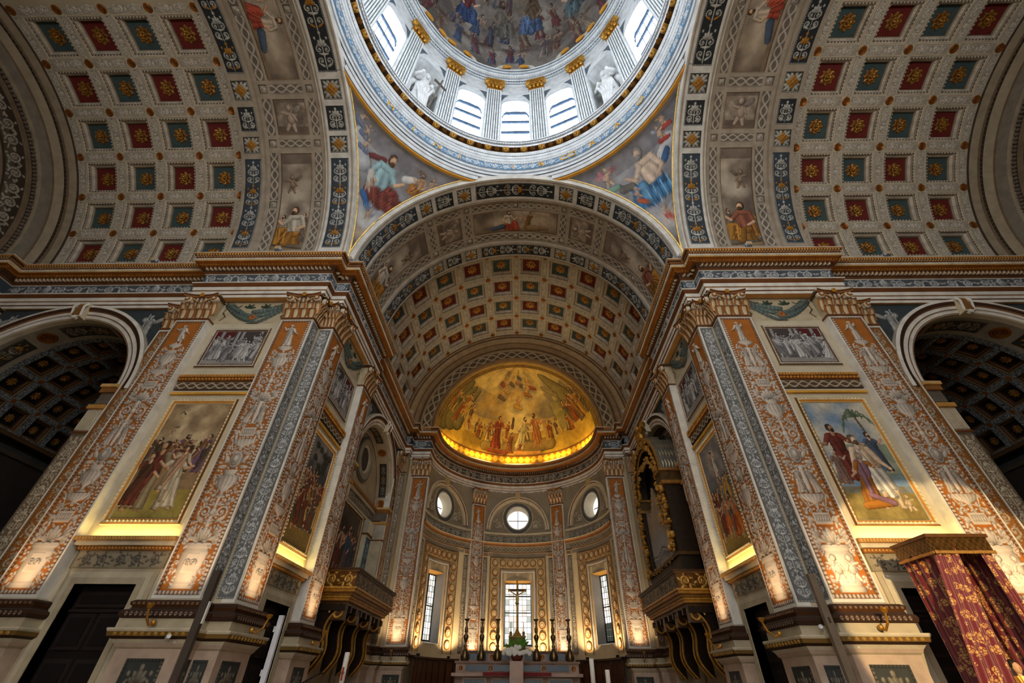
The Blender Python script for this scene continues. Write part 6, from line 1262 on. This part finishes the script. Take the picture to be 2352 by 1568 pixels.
for nm, M in SIDES[2:]:
    R0 = root('wall_niche_' + nm[8:], 'shallow arched niche behind the %s organ loft' % nm[8:], 'wall', 'structure'); inst(NICHE, 'niche_wall', R0, M); inst(once('nsc', lambda: NSCR.mesh('scroll_band')), 'scroll_band', R0, M @ T(20.4, 9.74, 10.1))
    for me in NPM: inst(me, 'vine_panel', R0, M)
    for t in (0.12, 1.05, 2.09, 3.02): inst(M_RND, 'roundel', R0, M @ T(20.4, AW+0.5, 10.88) @ RY(math.pi/2-t) @ T(0, 0, 3.88) @ RX(math.pi) @ SC(1.4, 1.4, 1))
    for uu in (17.3, 23.3):
        b = MB(); b.box(-0.5, 0.5, 0, 0.3, 0, 9.0, CREAM); b.box(-0.55, 0.55, -0.05, 0.3, 9.0, 9.1, BROWN); b.box(-0.52, 0.52, -0.02, 0.3, 9.1, 9.9, STONE)
        for k in range(8): b.box(-0.46+k*0.125, -0.39+k*0.125, -0.06, 0, 9.15, 9.85, CREAM)
        inst(once('npl', lambda: b.mesh('niche_pilaster')), 'niche_pilaster', R0, M @ T(uu, 9.5, 0)); inst(NBLUE, 'blue_panel', R0, M @ T(uu, 9.49, 2.9))
    if nm == 'chancel_left':
        t = root('framed_painting', 'dark framed painting of standing figures in the niche above the left organ loft', 'painting'); inst(m_frame(3.9, 4.3, 0.26, 0.14, L(190,170,130), L(96,62,30)), 'frame', t, M @ T(20.4, 9.84, 5.6))
        c = Cv(3.4, 3.8, 44, L(52,44,40)); c.cloud(3, 131, L(84,74,66), 0, 4); c.rect(-1.7, 1.7, 0, 0.5, L(70,58,44)); crowd(c, 0.5, 0.9, 6, 2.2, [L(70,60,52), L(110,70,50), L(60,66,84)], 132, L(170,136,108)); c.fig(0.3, 0.3, 2.9, L(150,96,60), arm=0.6, robe2=L(60,96,130), seed=2); c.fig(-0.8, 0.3, 2.6, L(120,60,54), seed=3, robe2=L(96,66,52)); c.fig(1.1, 0.3, 2.5, L(76,84,100), seed=5); c.grain(133, 0.2)
        inst(c.mesh('canvas'), 'canvas', t, M @ T(20.4, 9.8, 5.85))
# ------------------------------------------------------------------ organ lofts
LFRONT = rinceau(7.0, 0.62, L(58,46,32), L(150,132,100), 141, 34, 0.75).mesh('carved_front', None, GILT); LSIDE = rinceau(1.5, 0.62, L(120,76,24), L(220,168,76), 142, 44, 0.7).mesh('carved_side', None, GILT)
def m_loft():
    b = MB(); u0, u1, d0, d1 = 16.4, 23.5, 7.3, 8.9; gd = L(190,130,44); wd = L(70,46,26)
    for e, z0, z1, c in ((0.1, 5.78, 5.86, wd), (0.06, 5.7, 5.78, L(110,76,34)), (0.0, 5.1, 5.7, L(84,58,30)), (0.06, 5.02, 5.1, L(206,150,60)), (0.0, 4.9, 5.02, gd), (-0.12, 4.78, 4.9, L(150,98,36)), (-0.2, 4.7, 4.78, L(214,158,60)), (-0.26, 4.58, 4.7, gd), (-0.4, 4.45, 4.58, L(96,62,28))): b.box(u0-e, u1+e, d0-e, d1, z0, z1, c)
    for k in range(9): x = u0+0.35+k*(u1-u0-0.7)/8; b.box(x-0.1, x+0.1, d0+0.35, d1, 4.2, 4.45, L(46,30,18))
    return b.mesh('balcony', WOODM)
def m_loft_bracket():
    pts = []
    for t in np.linspace(0, 1, 18):
        z = 4.45-2.5*t; d = 7.75+1.1*t**0.8+0.25*math.sin(t*2*math.pi); pts.append((d, z))
    b = MB(); w = 0.22
    b.grid([[(-w, d, z), (w, d, z)] for d, z in pts], L(70,48,26)); 
    for s in (-w, w): b.grid([[(s, d, z), (s, 8.9, z)] for d, z in pts], L(40,26,16))
    for s in (-1, 1): b.tube([(s*w, d-0.02, z) for d, z in pts], 0.045, 5, L(190,136,54))
    G = []
    for s in (-1, 1):
        p = [(s*(w+0.01), 8.0+(0.36-0.02*k)*math.cos(k*0.5), 4.12+(0.36-0.02*k)*math.sin(k*0.5)) for k in range(16)]; b.tube(p, 0.05, 5, L(206,150,62))
    b.box(-w, w, 7.7, 8.3, 3.85, 4.4, L(84,56,28)); return b.mesh('console', WOODM)
LOFT, LBR = m_loft(), m_loft_bracket()
for nm, M in SIDES[2:]:
    t = root('organ_loft', 'gilt and dark wood balcony on scroll consoles, %s chancel wall' % nm[8:], 'balcony', group='chancel balconies'); inst(LOFT, 'balcony', t, M); inst(LFRONT, 'carved_front', t, M @ T(19.95, 7.296, 5.09)); inst(LSIDE, 'carved_side', t, M @ T(16.396, 8.1, 5.09) @ RZ(-math.pi/2)); inst(once('lft', lambda: MB().box(-3.6, 3.6, 0, 0.02, 0, 0.06, GOLDC).mesh('gilt_moulding', GILT)), 'gilt_moulding', t, M @ T(19.95, 7.22, 5.04))
    for u in (16.95, 18.9, 21.0, 23.0): inst(LBR, 'console', t, M @ T(u, 0, 0))
# ------------------------------------------------------------------ organ on the right loft
ORG = root('pipe_organ', 'tall dark and gilt organ case with grey metal pipes on the right loft', 'organ'); M = CR; dk = L(46,34,22); gd = L(190,138,54)
b = MB(); b.box(17.2, 23.2, 8.0, 8.95, 5.88, 6.75, dk); b.box(17.1, 23.3, 7.9, 8.95, 6.65, 6.8, L(96,66,30)); b.box(17.2, 18.0, 8.0, 9.6, 6.8, 10.2, dk); b.box(22.4, 23.2, 8.0, 9.6, 6.8, 10.2, dk); b.box(17.05, 18.15, 7.85, 9.6, 10.15, 10.32, L(150,104,44)); b.box(22.25, 23.35, 7.85, 9.6, 10.15, 10.32, L(150,104,44)); b.box(17.1, 18.1, 7.9, 9.6, 10.32, 10.85, L(84,60,30)); b.box(22.3, 23.3, 7.9, 9.6, 10.32, 10.85, L(84,60,30)); b.box(17.0, 18.2, 7.8, 9.6, 10.85, 10.98, L(160,112,50)); b.box(22.2, 23.4, 7.8, 9.6, 10.85, 10.98, L(160,112,50)); b.box(18.0, 22.4, 8.6, 8.95, 6.8, 13.4, BLACK)
b.build('case', ORG, M, WOODM)
b = MB(); b.arc((20.2, 10.98), [(2.2, 8.5, dk), (2.2, 8.0, L(150,104,44)), (2.34, 7.94, dk), (2.75, 7.94, L(190,138,54)), (2.9, 7.9, L(150,104,44)), (3.0, 7.98, L(96,92,84)), (3.05, 8.1, L(112,106,94)), (3.05, 9.6, L(80,74,64))], 0, math.pi, 36).build('arch', ORG, M, WOODM)
b = MB()
for k in range(15):
    for j in range(8):
        a = math.pi*(k+0.5)/15; b.face([(20.2+3.07*math.cos(a-0.09), 8.14+0.17*j, 10.98+3.07*math.sin(a-0.09)), (20.2+3.07*math.cos(a), 8.06+0.17*j, 10.98+3.07*math.sin(a)), (20.2+3.07*math.cos(a+0.09), 8.14+0.17*j, 10.98+3.07*math.sin(a+0.09)), (20.2+3.09*math.cos(a), 8.22+0.17*j, 10.98+3.09*math.sin(a))], L(150,138,110))
b.build('scale_pattern', ORG, M, GILT, kind='stuff')
r_ = np.random.default_rng(3)
def leafball(b, p, r, n=4):
    for k in range(n): b.ball((p[0]+r*(r_.random()-0.5)*2, p[1]-r*r_.random()*0.5, p[2]+r*(r_.random()-0.5)*2), r*(0.35+0.3*r_.random()), tuple(np.array(L(200,146,58))*(0.6+0.6*r_.random())), 6, 4)
b = MB()
for k in range(34): a = math.pi*(k+0.5)/34; leafball(b, (20.2+2.55*math.cos(a), 7.9, 10.98+2.55*math.sin(a)), 0.17)
for k in range(20): a = math.pi*(k+0.5)/20; leafball(b, (20.2+2.05*math.cos(a), 8.0, 10.75+(1.95-0.3*abs(math.sin(3*a)))*math.sin(a)), 0.18)
b.build('carved_arch', ORG, M, GILT, kind='stuff')
for u in (17.6, 22.8):
    b = MB()
    for k in range(16): leafball(b, (u, 7.96, 6.95+k*0.2), 0.2 if k % 3 else 0.28, 3)
    b.lathe([(0.0, 0), (0.3, 0.02), (0.34, 0.1), (0.1, 0.2)], u, 7.98, 10, gd, cz=8.2); b.lathe([(0.0, 0), (0.26, 0.02), (0.3, 0.1), (0.1, 0.2)], u, 7.98, 10, gd, cz=9.2); b.build('carved_pilaster', ORG, M, GILT, kind='stuff')
    b = MB()
    for k in range(10): leafball(b, (u+(0.45 if u < 20 else -0.45)+0.05*k, 7.9, 10.6-0.24*k), 0.16, 3)
    b.build('carved_drop', ORG, M, GILT, kind='stuff')
b = MB()
for k in range(24): leafball(b, (18.1+k*0.18, 7.98, 6.72), 0.12, 2)
b.build('carved_base', ORG, M, GILT, kind='stuff')
PIPE = MB().lathe([(0.03, 0, L(150,150,150)), (0.085, 0.5, L(190,190,190)), (0.085, 0.62, L(60,60,60)), (0.085, 0.66, L(190,190,190)), (0.085, 3.0, L(190,190,190)), (0.0, 3.0, L(40,40,40))], seg=10).mesh('pipe', METALM, True)
for k in range(21):
    u = 18.2+k*0.2; h = 1.0+0.28*(1-abs(k-10)/10)+0.12*math.cos(k*math.pi/5); inst(PIPE, 'pipe', ORG, M @ T(u, 8.22, 6.8) @ SC(1, 1, h))
b = MB(); b.ball((20.2, 8.2, 14.35), 0.4, gd, 10, 7, (0.7, 0.7, 1.1)); b.ball((20.2, 8.05, 14.95), 0.2, gd, 8, 6); b.tube([(19.9, 8.2, 14.6), (19.45, 8.2, 14.95), (19.2, 8.2, 14.4)], [0.14, 0.2, 0.08], 6, gd); b.tube([(20.5, 8.2, 14.6), (20.95, 8.2, 14.95), (21.2, 8.2, 14.4)], [0.14, 0.2, 0.08], 6, gd); b.box(19.8, 20.6, 7.95, 8.5, 13.98, 14.15, gd); b.build('crowning_figure', ORG, M, GILT, True)
# ------------------------------------------------------------------ high altar
ALT = root('high_altar', 'pale stone high altar with blue marble panels and stepped gradines', 'altar'); st = L(178,150,132); bl = L(22,58,78)
b = MB()
for x, y0, z0, z1, c in ((3.62, 25.7, 0.0, 2.05, st), (3.75, 25.1, 2.05, 2.2, L(190,164,146)), (3.6, 25.75, 2.2, 2.68, st), (3.68, 25.65, 2.66, 2.77, L(150,124,106)), (3.48, 26.2, 2.77, 3.2, st), (3.55, 26.12, 3.18, 3.28, L(112,92,78))): b.box(-x, x, y0, 27.3, z0, z1, c)
b.box(-1.95, 1.95, 25.0, 25.8, 2.08, 2.24, L(130,40,40)); b.build('body', ALT)
PNL = MB().box(-0.5, 0.5, -0.02, 0.02, 0, 1, bl).mesh('marble_panel', MARBLE)
for x, w in ((-2.35, 1.35), (-0.9, 1.0), (0.9, 1.0), (2.35, 1.35)): inst(PNL, 'marble_panel', ALT, T(x, 25.74, 2.3) @ SC(w, 1, 0.28)); inst(PNL, 'marble_panel', ALT, T(x*1.02, 26.19, 2.86) @ SC(w*0.95, 1, 0.26)); inst(PNL, 'marble_panel', ALT, T(x*1.05, 25.69, 1.2) @ SC(w*0.9, 1, 0.7))
for x in (-3.3, -1.55, 1.55, 3.3): inst(M_RND, 'roundel', ALT, T(x, 25.72, 2.44) @ RX(math.pi/2) @ SC(0.55, 0.55, 0.6)); inst(M_RND, 'roundel', ALT, T(x*0.98, 26.18, 2.99) @ RX(math.pi/2) @ SC(0.55, 0.55, 0.6))
FRM = MB(); w_ = L(214,206,196)
for s in (-1, 1): FRM.box(s*0.5-0.03, s*0.5+0.03, -0.04, 0, 0, 1, w_)
FRM.box(-0.53, 0.53, -0.04, 0, 0.95, 1.06, w_); FRMM = FRM.mesh('panel_frame')
for x, w in ((-2.47, 1.3), (-0.94, 1.0), (0.94, 1.0), (2.47, 1.3)): inst(FRMM, 'panel_frame', ALT, T(x, 25.69, 1.2) @ SC(w, 1, 0.75))
CS = MB().lathe([(0.0, 0.0), (0.2, 0.0), (0.24, 0.08), (0.26, 0.2), (0.22, 0.42), (0.1, 0.58), (0.07, 0.66), (0.12, 0.72), (0.06, 0.8), (0.08, 0.95), (0.15, 1.12), (0.16, 1.22), (0.06, 1.34), (0.1, 1.42), (0.11, 1.6), (0.06, 1.7), (0.05, 1.82), (0.09, 1.9), (0.05, 1.96), (0.16, 2.06), (0.17, 2.1), (0.02, 2.12)], seg=14, col=L(120,98,66)).mesh('stick', METALM, True); CSL = MB().lathe([(0.0, 0.0), (0.046, 0.0), (0.046, 1.75), (0.01, 1.78), (0.006, 1.84), (0.0, 1.84)], seg=8, col=L(226,218,200)).mesh('candle', WAX); FT = MB()
for k in range(1): a = 0.5; FT.tube([(0.18*math.cos(a), 0.18*math.sin(a), 0.12), (0.23*math.cos(a), 0.23*math.sin(a), 0.07), (0.24*math.cos(a), 0.24*math.sin(a), 0.045)], 0.045, 6, L(130,104,64))
FTM = FT.mesh('foot', METALM); ORDW = ('outermost altar candlestick at the left', 'second altar candlestick from the left', 'altar candlestick just left of the crucifix', 'altar candlestick just right of the crucifix', 'second altar candlestick from the right', 'outermost altar candlestick at the right')
for k, x in enumerate((-3.12, -2.14, -1.18, 1.17, 2.18, 3.14)):
    t = root('candlestick', 'tall turned bronze %s, thin white candle' % ORDW[k], 'candlestick', group='six altar candlesticks', M=T(x, 25.86, 2.77)); inst(CS, 'stick', t); inst(CSL, 'candle', t, T(0, 0, 2.08)); [inst(FTM, 'foot', t, RZ(q*2.094)) for q in range(3)]
t = root('crucifix', 'gilt crucifix on a brown wooden base above the altar', 'crucifix', M=T(0, 26.6, 3.28)); wd = L(120,62,26)
MB().box(-0.5, 0.5, -0.2, 0.2, 0, 0.75, wd).box(-0.54, 0.54, -0.24, 0.24, 0.7, 0.78, L(190,140,60)).box(-0.48, -0.32, -0.15, 0.15, 0.78, 1.0, L(150,104,40)).box(0.32, 0.48, -0.15, 0.15, 0.78, 1.0, L(150,104,40)).build('base', t, None, WOODM); b = MB(); b.lathe([(0.3, 0.78), (0.16, 0.95), (0.08, 1.1), (0.06, 1.15)], seg=10, col=L(206,160,70)); b.build('foot', t, None, GILT)
MB().box(-0.055, 0.055, -0.04, 0.04, 1.1, 3.95, L(206,150,64)).box(-0.6, 0.6, -0.04, 0.04, 3.2, 3.32, L(120,84,44)).build('cross', t)
b = MB(); g = L(226,190,110); b.tube([(0, -0.1, 3.0), (0.01, -0.12, 2.75), (0, -0.13, 2.5)], [0.09, 0.12, 0.09], 10, g); b.tube([(0, -0.13, 2.5), (0.03, -0.16, 2.2), (0.0, -0.1, 1.85)], [0.09, 0.07, 0.04], 8, g)
for s in (-1, 1): b.tube([(s*0.09, -0.1, 3.0), (s*0.32, -0.08, 3.12), (s*0.55, -0.06, 3.26)], [0.045, 0.035, 0.025], 7, g); b.ball((s*0.56, -0.07, 3.27), 0.035, g)
b.ball((0.02, -0.15, 3.14), 0.085, g, 10, 8, (0.85, 0.9, 1.15)); b.tube([(-0.1, -0.14, 2.55), (0.0, -0.18, 2.45), (0.1, -0.14, 2.52)], 0.06, 7, L(120,110,84)); b.build('corpus', t, None, None, True)
for s in (-1, 1): MB().lathe([(0.0, 1.0), (0.03, 1.0), (0.025, 1.5), (0.0, 1.52)], s*0.4, 0, 8, L(240,226,180)).build('small_candle', t, None, WAX)
# ------------------------------------------------------------------ lectern post with flowers
PO = root('stone_post', 'plain pinkish stone post standing before the altar', 'post', M=T(-0.02, 24.0, 0)); MB().box(-0.37, 0.37, -0.3, 0.3, 0, 2.7, L(196,168,154)).build('shaft', PO); MB().box(-0.42, 0.42, -0.35, 0.35, 0, 0.2, L(176,146,132)).build('plinth', PO, None, MARBLE)
FLW = root('flower_arrangement', 'white chrysanthemums and green leaves in a brown vase on the post', 'flowers', M=T(0, 24.05, 2.7)); MB().lathe([(0.0, 0), (0.2, 0.0), (0.32, 0.12), (0.36, 0.3), (0.3, 0.34), (0.0, 0.34)], seg=14, col=L(96,44,28)).build('vase', FLW)
HEADM = MB()
for k in range(26):
    a, z = k*2.4, 1-2*(k+0.5)/26; rr = math.sqrt(1-z*z); p = Vector((rr*math.cos(a), rr*math.sin(a), z)); HEADM.ball(tuple(p*0.075), 0.035, L(236,234,226), 5, 4)
HEADM.ball((0, 0, 0), 0.085, L(226,222,206), 8, 6); HEADM = HEADM.mesh('bloom'); LFM = MB().face([(0, 0, 0), (0.05, 0.0, 0.16), (0.0, -0.03, 0.46), (-0.05, 0.0, 0.16)], L(96,140,40)).face([(0, 0, 0), (0.05, 0.02, 0.16), (0.0, -0.02, 0.46)], L(70,110,34)).mesh('leaf'); rf = np.random.default_rng(8)
for k in range(30): x = (rf.random()-0.5)*1.5; inst(HEADM, 'bloom', FLW, T(x, -0.25-0.1*rf.random(), 0.3+0.34*rf.random()*(1.2-abs(x))) @ SC(1.15, 1.15, 1.15))
for k in range(44): x = (rf.random()-0.5)*0.9; inst(LFM, 'leaf', FLW, T(x, -0.08+0.1*rf.random(), 0.5+0.3*rf.random()) @ RY((rf.random()-0.5)*1.4+x*0.8) @ RX((rf.random()-0.5)*0.8))
# ------------------------------------------------------------------ tall candles on floor stands
for x, y, zt, lb in ((-5.58, 12.0, 2.46, 'tall white candle with small coloured emblem near the left loft'), (2.82, 14.0, 2.43, 'taller of two white floor candles right of the altar'), (3.36, 14.0, 2.11, 'shorter of two white floor candles right of the altar')):
    t = root('floor_candle', lb, 'candle', M=T(x, y, 0)); MB().lathe([(0.0, zt-1.0), (0.085, zt-1.0), (0.085, zt-0.02), (0.07, zt), (0.0, zt)], seg=14, col=L(232,226,214)).build('wax', t, None, WAX, True); MB().lathe([(0.25, 0), (0.22, 0.06), (0.04, 0.12), (0.035, 0.8), (0.05, 0.85), (0.03, 0.9), (0.03, zt-1.06), (0.14, zt-1.02), (0.14, zt-0.98), (0.0, zt-0.98)], seg=12, col=L(60,46,34)).build('stand', t, None, METALM); MB().tube([(0, 0, zt), (0.005, 0, zt+0.03)], 0.004, 4, BLACK).build('wick', t)
    if x < 0: MB().box(-0.03, 0.03, -0.092, -0.08, zt-0.75, zt-0.4, L(176,70,50)).box(-0.05, 0.05, -0.09, -0.08, zt-0.58, zt-0.52, L(70,96,130)).build('emblem', t)
# ------------------------------------------------------------------ posts, tube lamp
for x, zt, c, lb in ((-6.55, 3.58, L(70,60,52), 'dark brown upright post before the left pier'), (6.58, 3.56, L(120,104,86), 'light brown upright post before the right pier')):
    t = root('upright_post', lb, 'post', M=T(x, 5.0, 0)); MB().box(-0.075, 0.075, -0.05, 0.05, 0.03, zt, c).build('shaft', t); MB().box(-0.2, 0.2, -0.2, 0.2, 0, 0.04, c).build('foot_plate', t); MB().box(0.08, 0.11, -0.03, 0.03, zt-1.0, zt-0.6, WHITE).build('conduit', t) if x < 0 else MB().box(-0.02, 0.02, -0.06, -0.05, zt-0.9, zt-0.8, L(60,50,40)).build('clip', t)
t = root('tube_lamp', 'slim white tube on a stand before the left chancel door', 'lamp', M=T(-5.76, 7.0, 0)); MB().box(-0.06, 0.06, -0.04, 0.04, 1.62, 2.95, L(206,206,212)).build('tube', t); MB().tube([(0, 0.05, 0.03), (0, 0.05, 1.7)], 0.02, 6, L(60,60,60)).build('stand', t); MB().lathe([(0.2, 0), (0.2, 0.03), (0.0, 0.04)], seg=12, col=L(60,60,60)).build('foot', t); MB().box(-0.1, -0.06, -0.05, 0.03, 2.6, 2.72, L(190,190,196)).box(-0.1, -0.06, -0.05, 0.03, 1.75, 1.87, L(190,190,196)).build('clip', t)
t = root('microphone', 'thin black gooseneck microphone at the foot of the left chancel pier', 'microphone', M=T(-5.2, 7.6, 0)); MB().tube([(0, 0, 0), (0, 0, 1.4), (0.1, 0, 1.62), (0.5, 0, 1.82)], 0.014, 5, BLACK).build('stem', t); MB().ball((0.53, 0, 1.83), 0.03, BLACK, 6, 4, (1.6, 1, 1)).build('capsule', t); MB().lathe([(0.15, 0), (0.15, 0.03), (0, 0.04)], seg=10, col=BLACK).build('foot', t)
# ------------------------------------------------------------------ red brocade canopy with gilt statue
CN = root('brocade_canopy', 'red and gold brocade canopy hanging before the right pier', 'canopy'); x0, x1, yf, yb_ = 10.42, 11.85, 6.0, 7.2
def drape(path, ztop, zbot, n=90, amp=0.06, flare=0.0, waves=11, shift=0.0):
    b = MB(); ln = [0.0]
    for p, q in zip(path, path[1:]): ln.append(ln[-1]+math.dist(p, q))
    G = []
    for i, v in enumerate(np.linspace(0, 1, 26)):
        row = []
        for j in range(n):
            s = ln[-1]*j/(n-1); k = max(0, min(len(path)-2, int(np.searchsorted(ln, s))-1)); t = (s-ln[k])/(ln[k+1]-ln[k]); p = [path[k][m]+(path[k+1][m]-path[k][m])*t for m in (0, 1)]
            dx, dy = path[k+1][0]-path[k][0], path[k+1][1]-path[k][1]; l = math.hypot(dx, dy); w = amp*(0.35+0.65*v)*math.sin(s/ln[-1]*waves*2*math.pi+0.6*math.sin(2.5*v)); row.append((p[0]-dy/l*w+shift*v*(1-0.3*j/(n-1)), p[1]+dx/l*w, ztop+(zbot-ztop)*v))
        G.append(row)
    return b.grid(G, RED)
drape([(x0+0.1, yf+0.1), (x0+0.08, yb_), (x1-0.08, yb_), (x1-0.1, yf+0.1)], 4.5, 0.4, 130, 0.07, 0.0, 13).build('curtain', CN, None, BROCADE, True)
for sd, xx in (('a', x0+0.05), ('b', x1-0.05)): drape([(xx, yf+0.05), (xx+(0.55 if sd == 'a' else -0.3), yf+0.0)], 4.48, 0.4, 40, 0.07, 0.0, 3, -0.9 if sd == 'a' else 0.0).build('side_curtain', CN, None, BROCADE, True)
b = MB(); b.box(x0-0.05, x1+0.05, yf-0.05, yb_+0.05, 4.58, 4.66, L(96,64,36)); b.build('top_board', CN, None, WOODM)
b = MB(); pr_ = [(x0-0.02, yb_), (x0-0.02, yf-0.02), (x1+0.02, yf-0.02), (x1+0.02, yb_)]; n = 60; rows = []
for v in np.linspace(0, 1, 5):
    row = []
    for j in range(n):
        s = j/(n-1)*3; k = min(2, int(s)); t = s-k; row.append((pr_[k][0]+(pr_[k+1][0]-pr_[k][0])*t, pr_[k][1]+(pr_[k+1][1]-pr_[k][1])*t, 4.62-v*(0.3+0.06*abs(math.sin(j*0.9)))))
    rows.append(row)
b.grid(rows, lambda i, j: tuple(np.array(L(112,80,40))*(0.6+0.5*((i+j) % 2)))).build('valance', CN, None, GILT)
b = MB()
for j in range(38): b.ball((x0+(x1-x0)*j/37, yf-0.04, 4.24), 0.035, L(190,140,70), 5, 4, (0.7, 0.7, 1.3)); b.ball((x0-0.03, yf+(yb_-yf)*j/37, 4.24), 0.03, L(170,120,60), 5, 4, (0.7, 0.7, 1.3))
b.build('fringe', CN, None, GILT, kind='stuff')
SG = root('gilt_statue', 'gilded robed statue with dark hair under the red canopy', 'statue', M=T(11.0, 6.3, 0.0)); g = L(206,140,56)
MB().lathe([(0.3, 0), (0.3, 0.9), (0.34, 0.95), (0.34, 1.0), (0.0, 1.0)], seg=14, col=L(110,70,36)).build('pedestal', SG, None, WOODM)
b = MB(); G = []
for t in np.linspace(0, 1, 16):
    z = 1.0+0.86*t; rx = 0.25*(1-0.45*t); G.append([(rx*(1+0.12*math.sin(6*a+5*t))*math.cos(a), rx*0.8*(1+0.12*math.sin(6*a+5*t))*math.sin(a), z) for a in np.linspace(0, 2*math.pi, 28, endpoint=False)])
b.grid(G, g, close=True).face(G[-1], g)
for s in (-1, 1): b.tube([(s*0.13, 0, 1.82), (s*0.22, -0.12, 1.62), (s*0.06, -0.24, 1.6)], [0.07, 0.06, 0.04], 8, g); b.ball((s*0.05, -0.26, 1.6), 0.045, L(206,160,120))
b.build('body', SG, None, GILT, True); b = MB(); b.ball((0, -0.01, 2.0), 0.1, L(206,160,120), 12, 9, (0.85, 0.95, 1.15)); b.ball((0, -0.11, 1.99), 0.022, L(206,160,120), 6, 4); b.tube([(0, 0, 1.84), (0, 0, 1.95)], 0.05, 8, L(206,160,120)); b.build('head', SG, None, None, True); b = MB(); b.ball((0, 0.03, 2.04), 0.11, L(40,28,22), 10, 8, (0.95, 0.95, 1.05)); b.tube([(0.08, 0.03, 2.0), (0.11, 0.0, 1.85), (0.1, -0.02, 1.72)], [0.05, 0.05, 0.03], 6, L(40,28,22)); b.tube([(-0.08, 0.03, 2.0), (-0.11, 0.0, 1.85), (-0.1, -0.02, 1.72)], [0.05, 0.05, 0.03], 6, L(40,28,22)); b.build('hair', SG)
# ------------------------------------------------------------------ spotlights on the cornices, wall cameras
SPB = MB().box(-0.12, 0.12, -0.16, 0.1, 0.16, 0.36, L(190,196,206)).box(-0.1, 0.1, -0.17, -0.16, 0.18, 0.34, L(206,170,110)).mesh('housing'); SPS = MB().box(-0.15, -0.13, -0.02, 0.02, 0, 0.3, L(70,80,96)).box(0.13, 0.15, -0.02, 0.02, 0, 0.3, L(70,80,96)).box(-0.15, 0.15, -0.04, 0.04, 0, 0.03, L(70,80,96)).mesh('bracket')
for M, u, d, lb in ((TL, 11.6, 7.62, 'small floodlight on the left pier cornice under the transept arch'), (TL, 8.3, 8.3, 'small floodlight at the left pendentive foot'), (TR, 8.3, 8.3, 'small floodlight at the right pendentive foot'), (TR, 11.3, 7.62, 'small floodlight on the right pier cornice under the transept arch'), (TR, 18.3, 8.27, 'small floodlight on the set-back cornice of the right transept'), (TL, 18.2, 8.27, 'small dark floodlight on the set-back cornice of the left transept'), (CL, 15.3, 8.3, 'small floodlight on the left chancel cornice'), (CR, 15.3, 8.3, 'small floodlight on the right chancel cornice'), (CL, 23.6, 8.3, 'small floodlight near the conch on the left chancel cornice'), (CR, 23.6, 8.3, 'small floodlight near the conch on the right chancel cornice')):
    t = root('floodlight', lb, 'floodlight', group='cornice floodlights', M=M @ T(u, d, 17.95)); inst(SPB, 'housing', t); inst(SPS, 'bracket', t)
for M, nm_ in ((TL, 'left'), (TR, 'right')):
    for u in (12.0, 19.5):  # added out of view to fill the far vault halves with light
        t = root('floodlight', 'added unseen floodlight on the near cornice of the %s transept, %s' % (nm_, 'by the crossing' if u < 15 else 'at mid vault'), 'floodlight', group='cornice floodlights', M=M @ T(u, -8.2, 17.95) @ RZ(math.pi)); inst(SPB, 'housing', t); inst(SPS, 'bracket', t)
        v = Vector((0.5, 14.5, 5.0)).normalized(); lp = lamp('added_vault_fill', 'SPOT', (0, 0, 0), (0, 0, 1), VAULT_W*(1.35 if nm_ == 'right' else 1.0), (1.0, 0.97, 0.92), None, spot=math.radians(130), blend=1.0, radius=0.15); lp.matrix_world = M @ T(u, -7.9, 18.3) @ v.to_track_quat('-Z', 'Y').to_matrix().to_4x4()
CMB = MB().lathe([(0.0, 0.0), (0.055, 0.0), (0.055, 0.24), (0.045, 0.25), (0.0, 0.22)], seg=10, col=L(222,222,224), axis='y').mesh('housing'); CMM = MB().box(-0.015, 0.015, 0, 0.16, -0.02, 0.02, L(200,200,204)).mesh('mount')
for M, u, d, z, ry, lb in ((TL, 8.95, 7.72, 2.5, -0.7, 'white wall camera by the dark post on the left pier'), (TL, 8.72, 8.1, 2.42, 0.6, 'small dark-lensed wall camera right of the dark post'), (TR, 8.3, 8.3, 2.85, -0.5, 'white wall camera on the right pier base'), (TR, 8.72, 8.1, 2.42, 0.6, 'white wall camera beside the light brown post')):
    t = root('wall_camera', lb, 'camera', group='wall cameras', M=M @ T(u, d, z) @ RZ(ry)); inst(CMB, 'housing', t, RX(-0.2)); inst(CMM, 'mount', t)
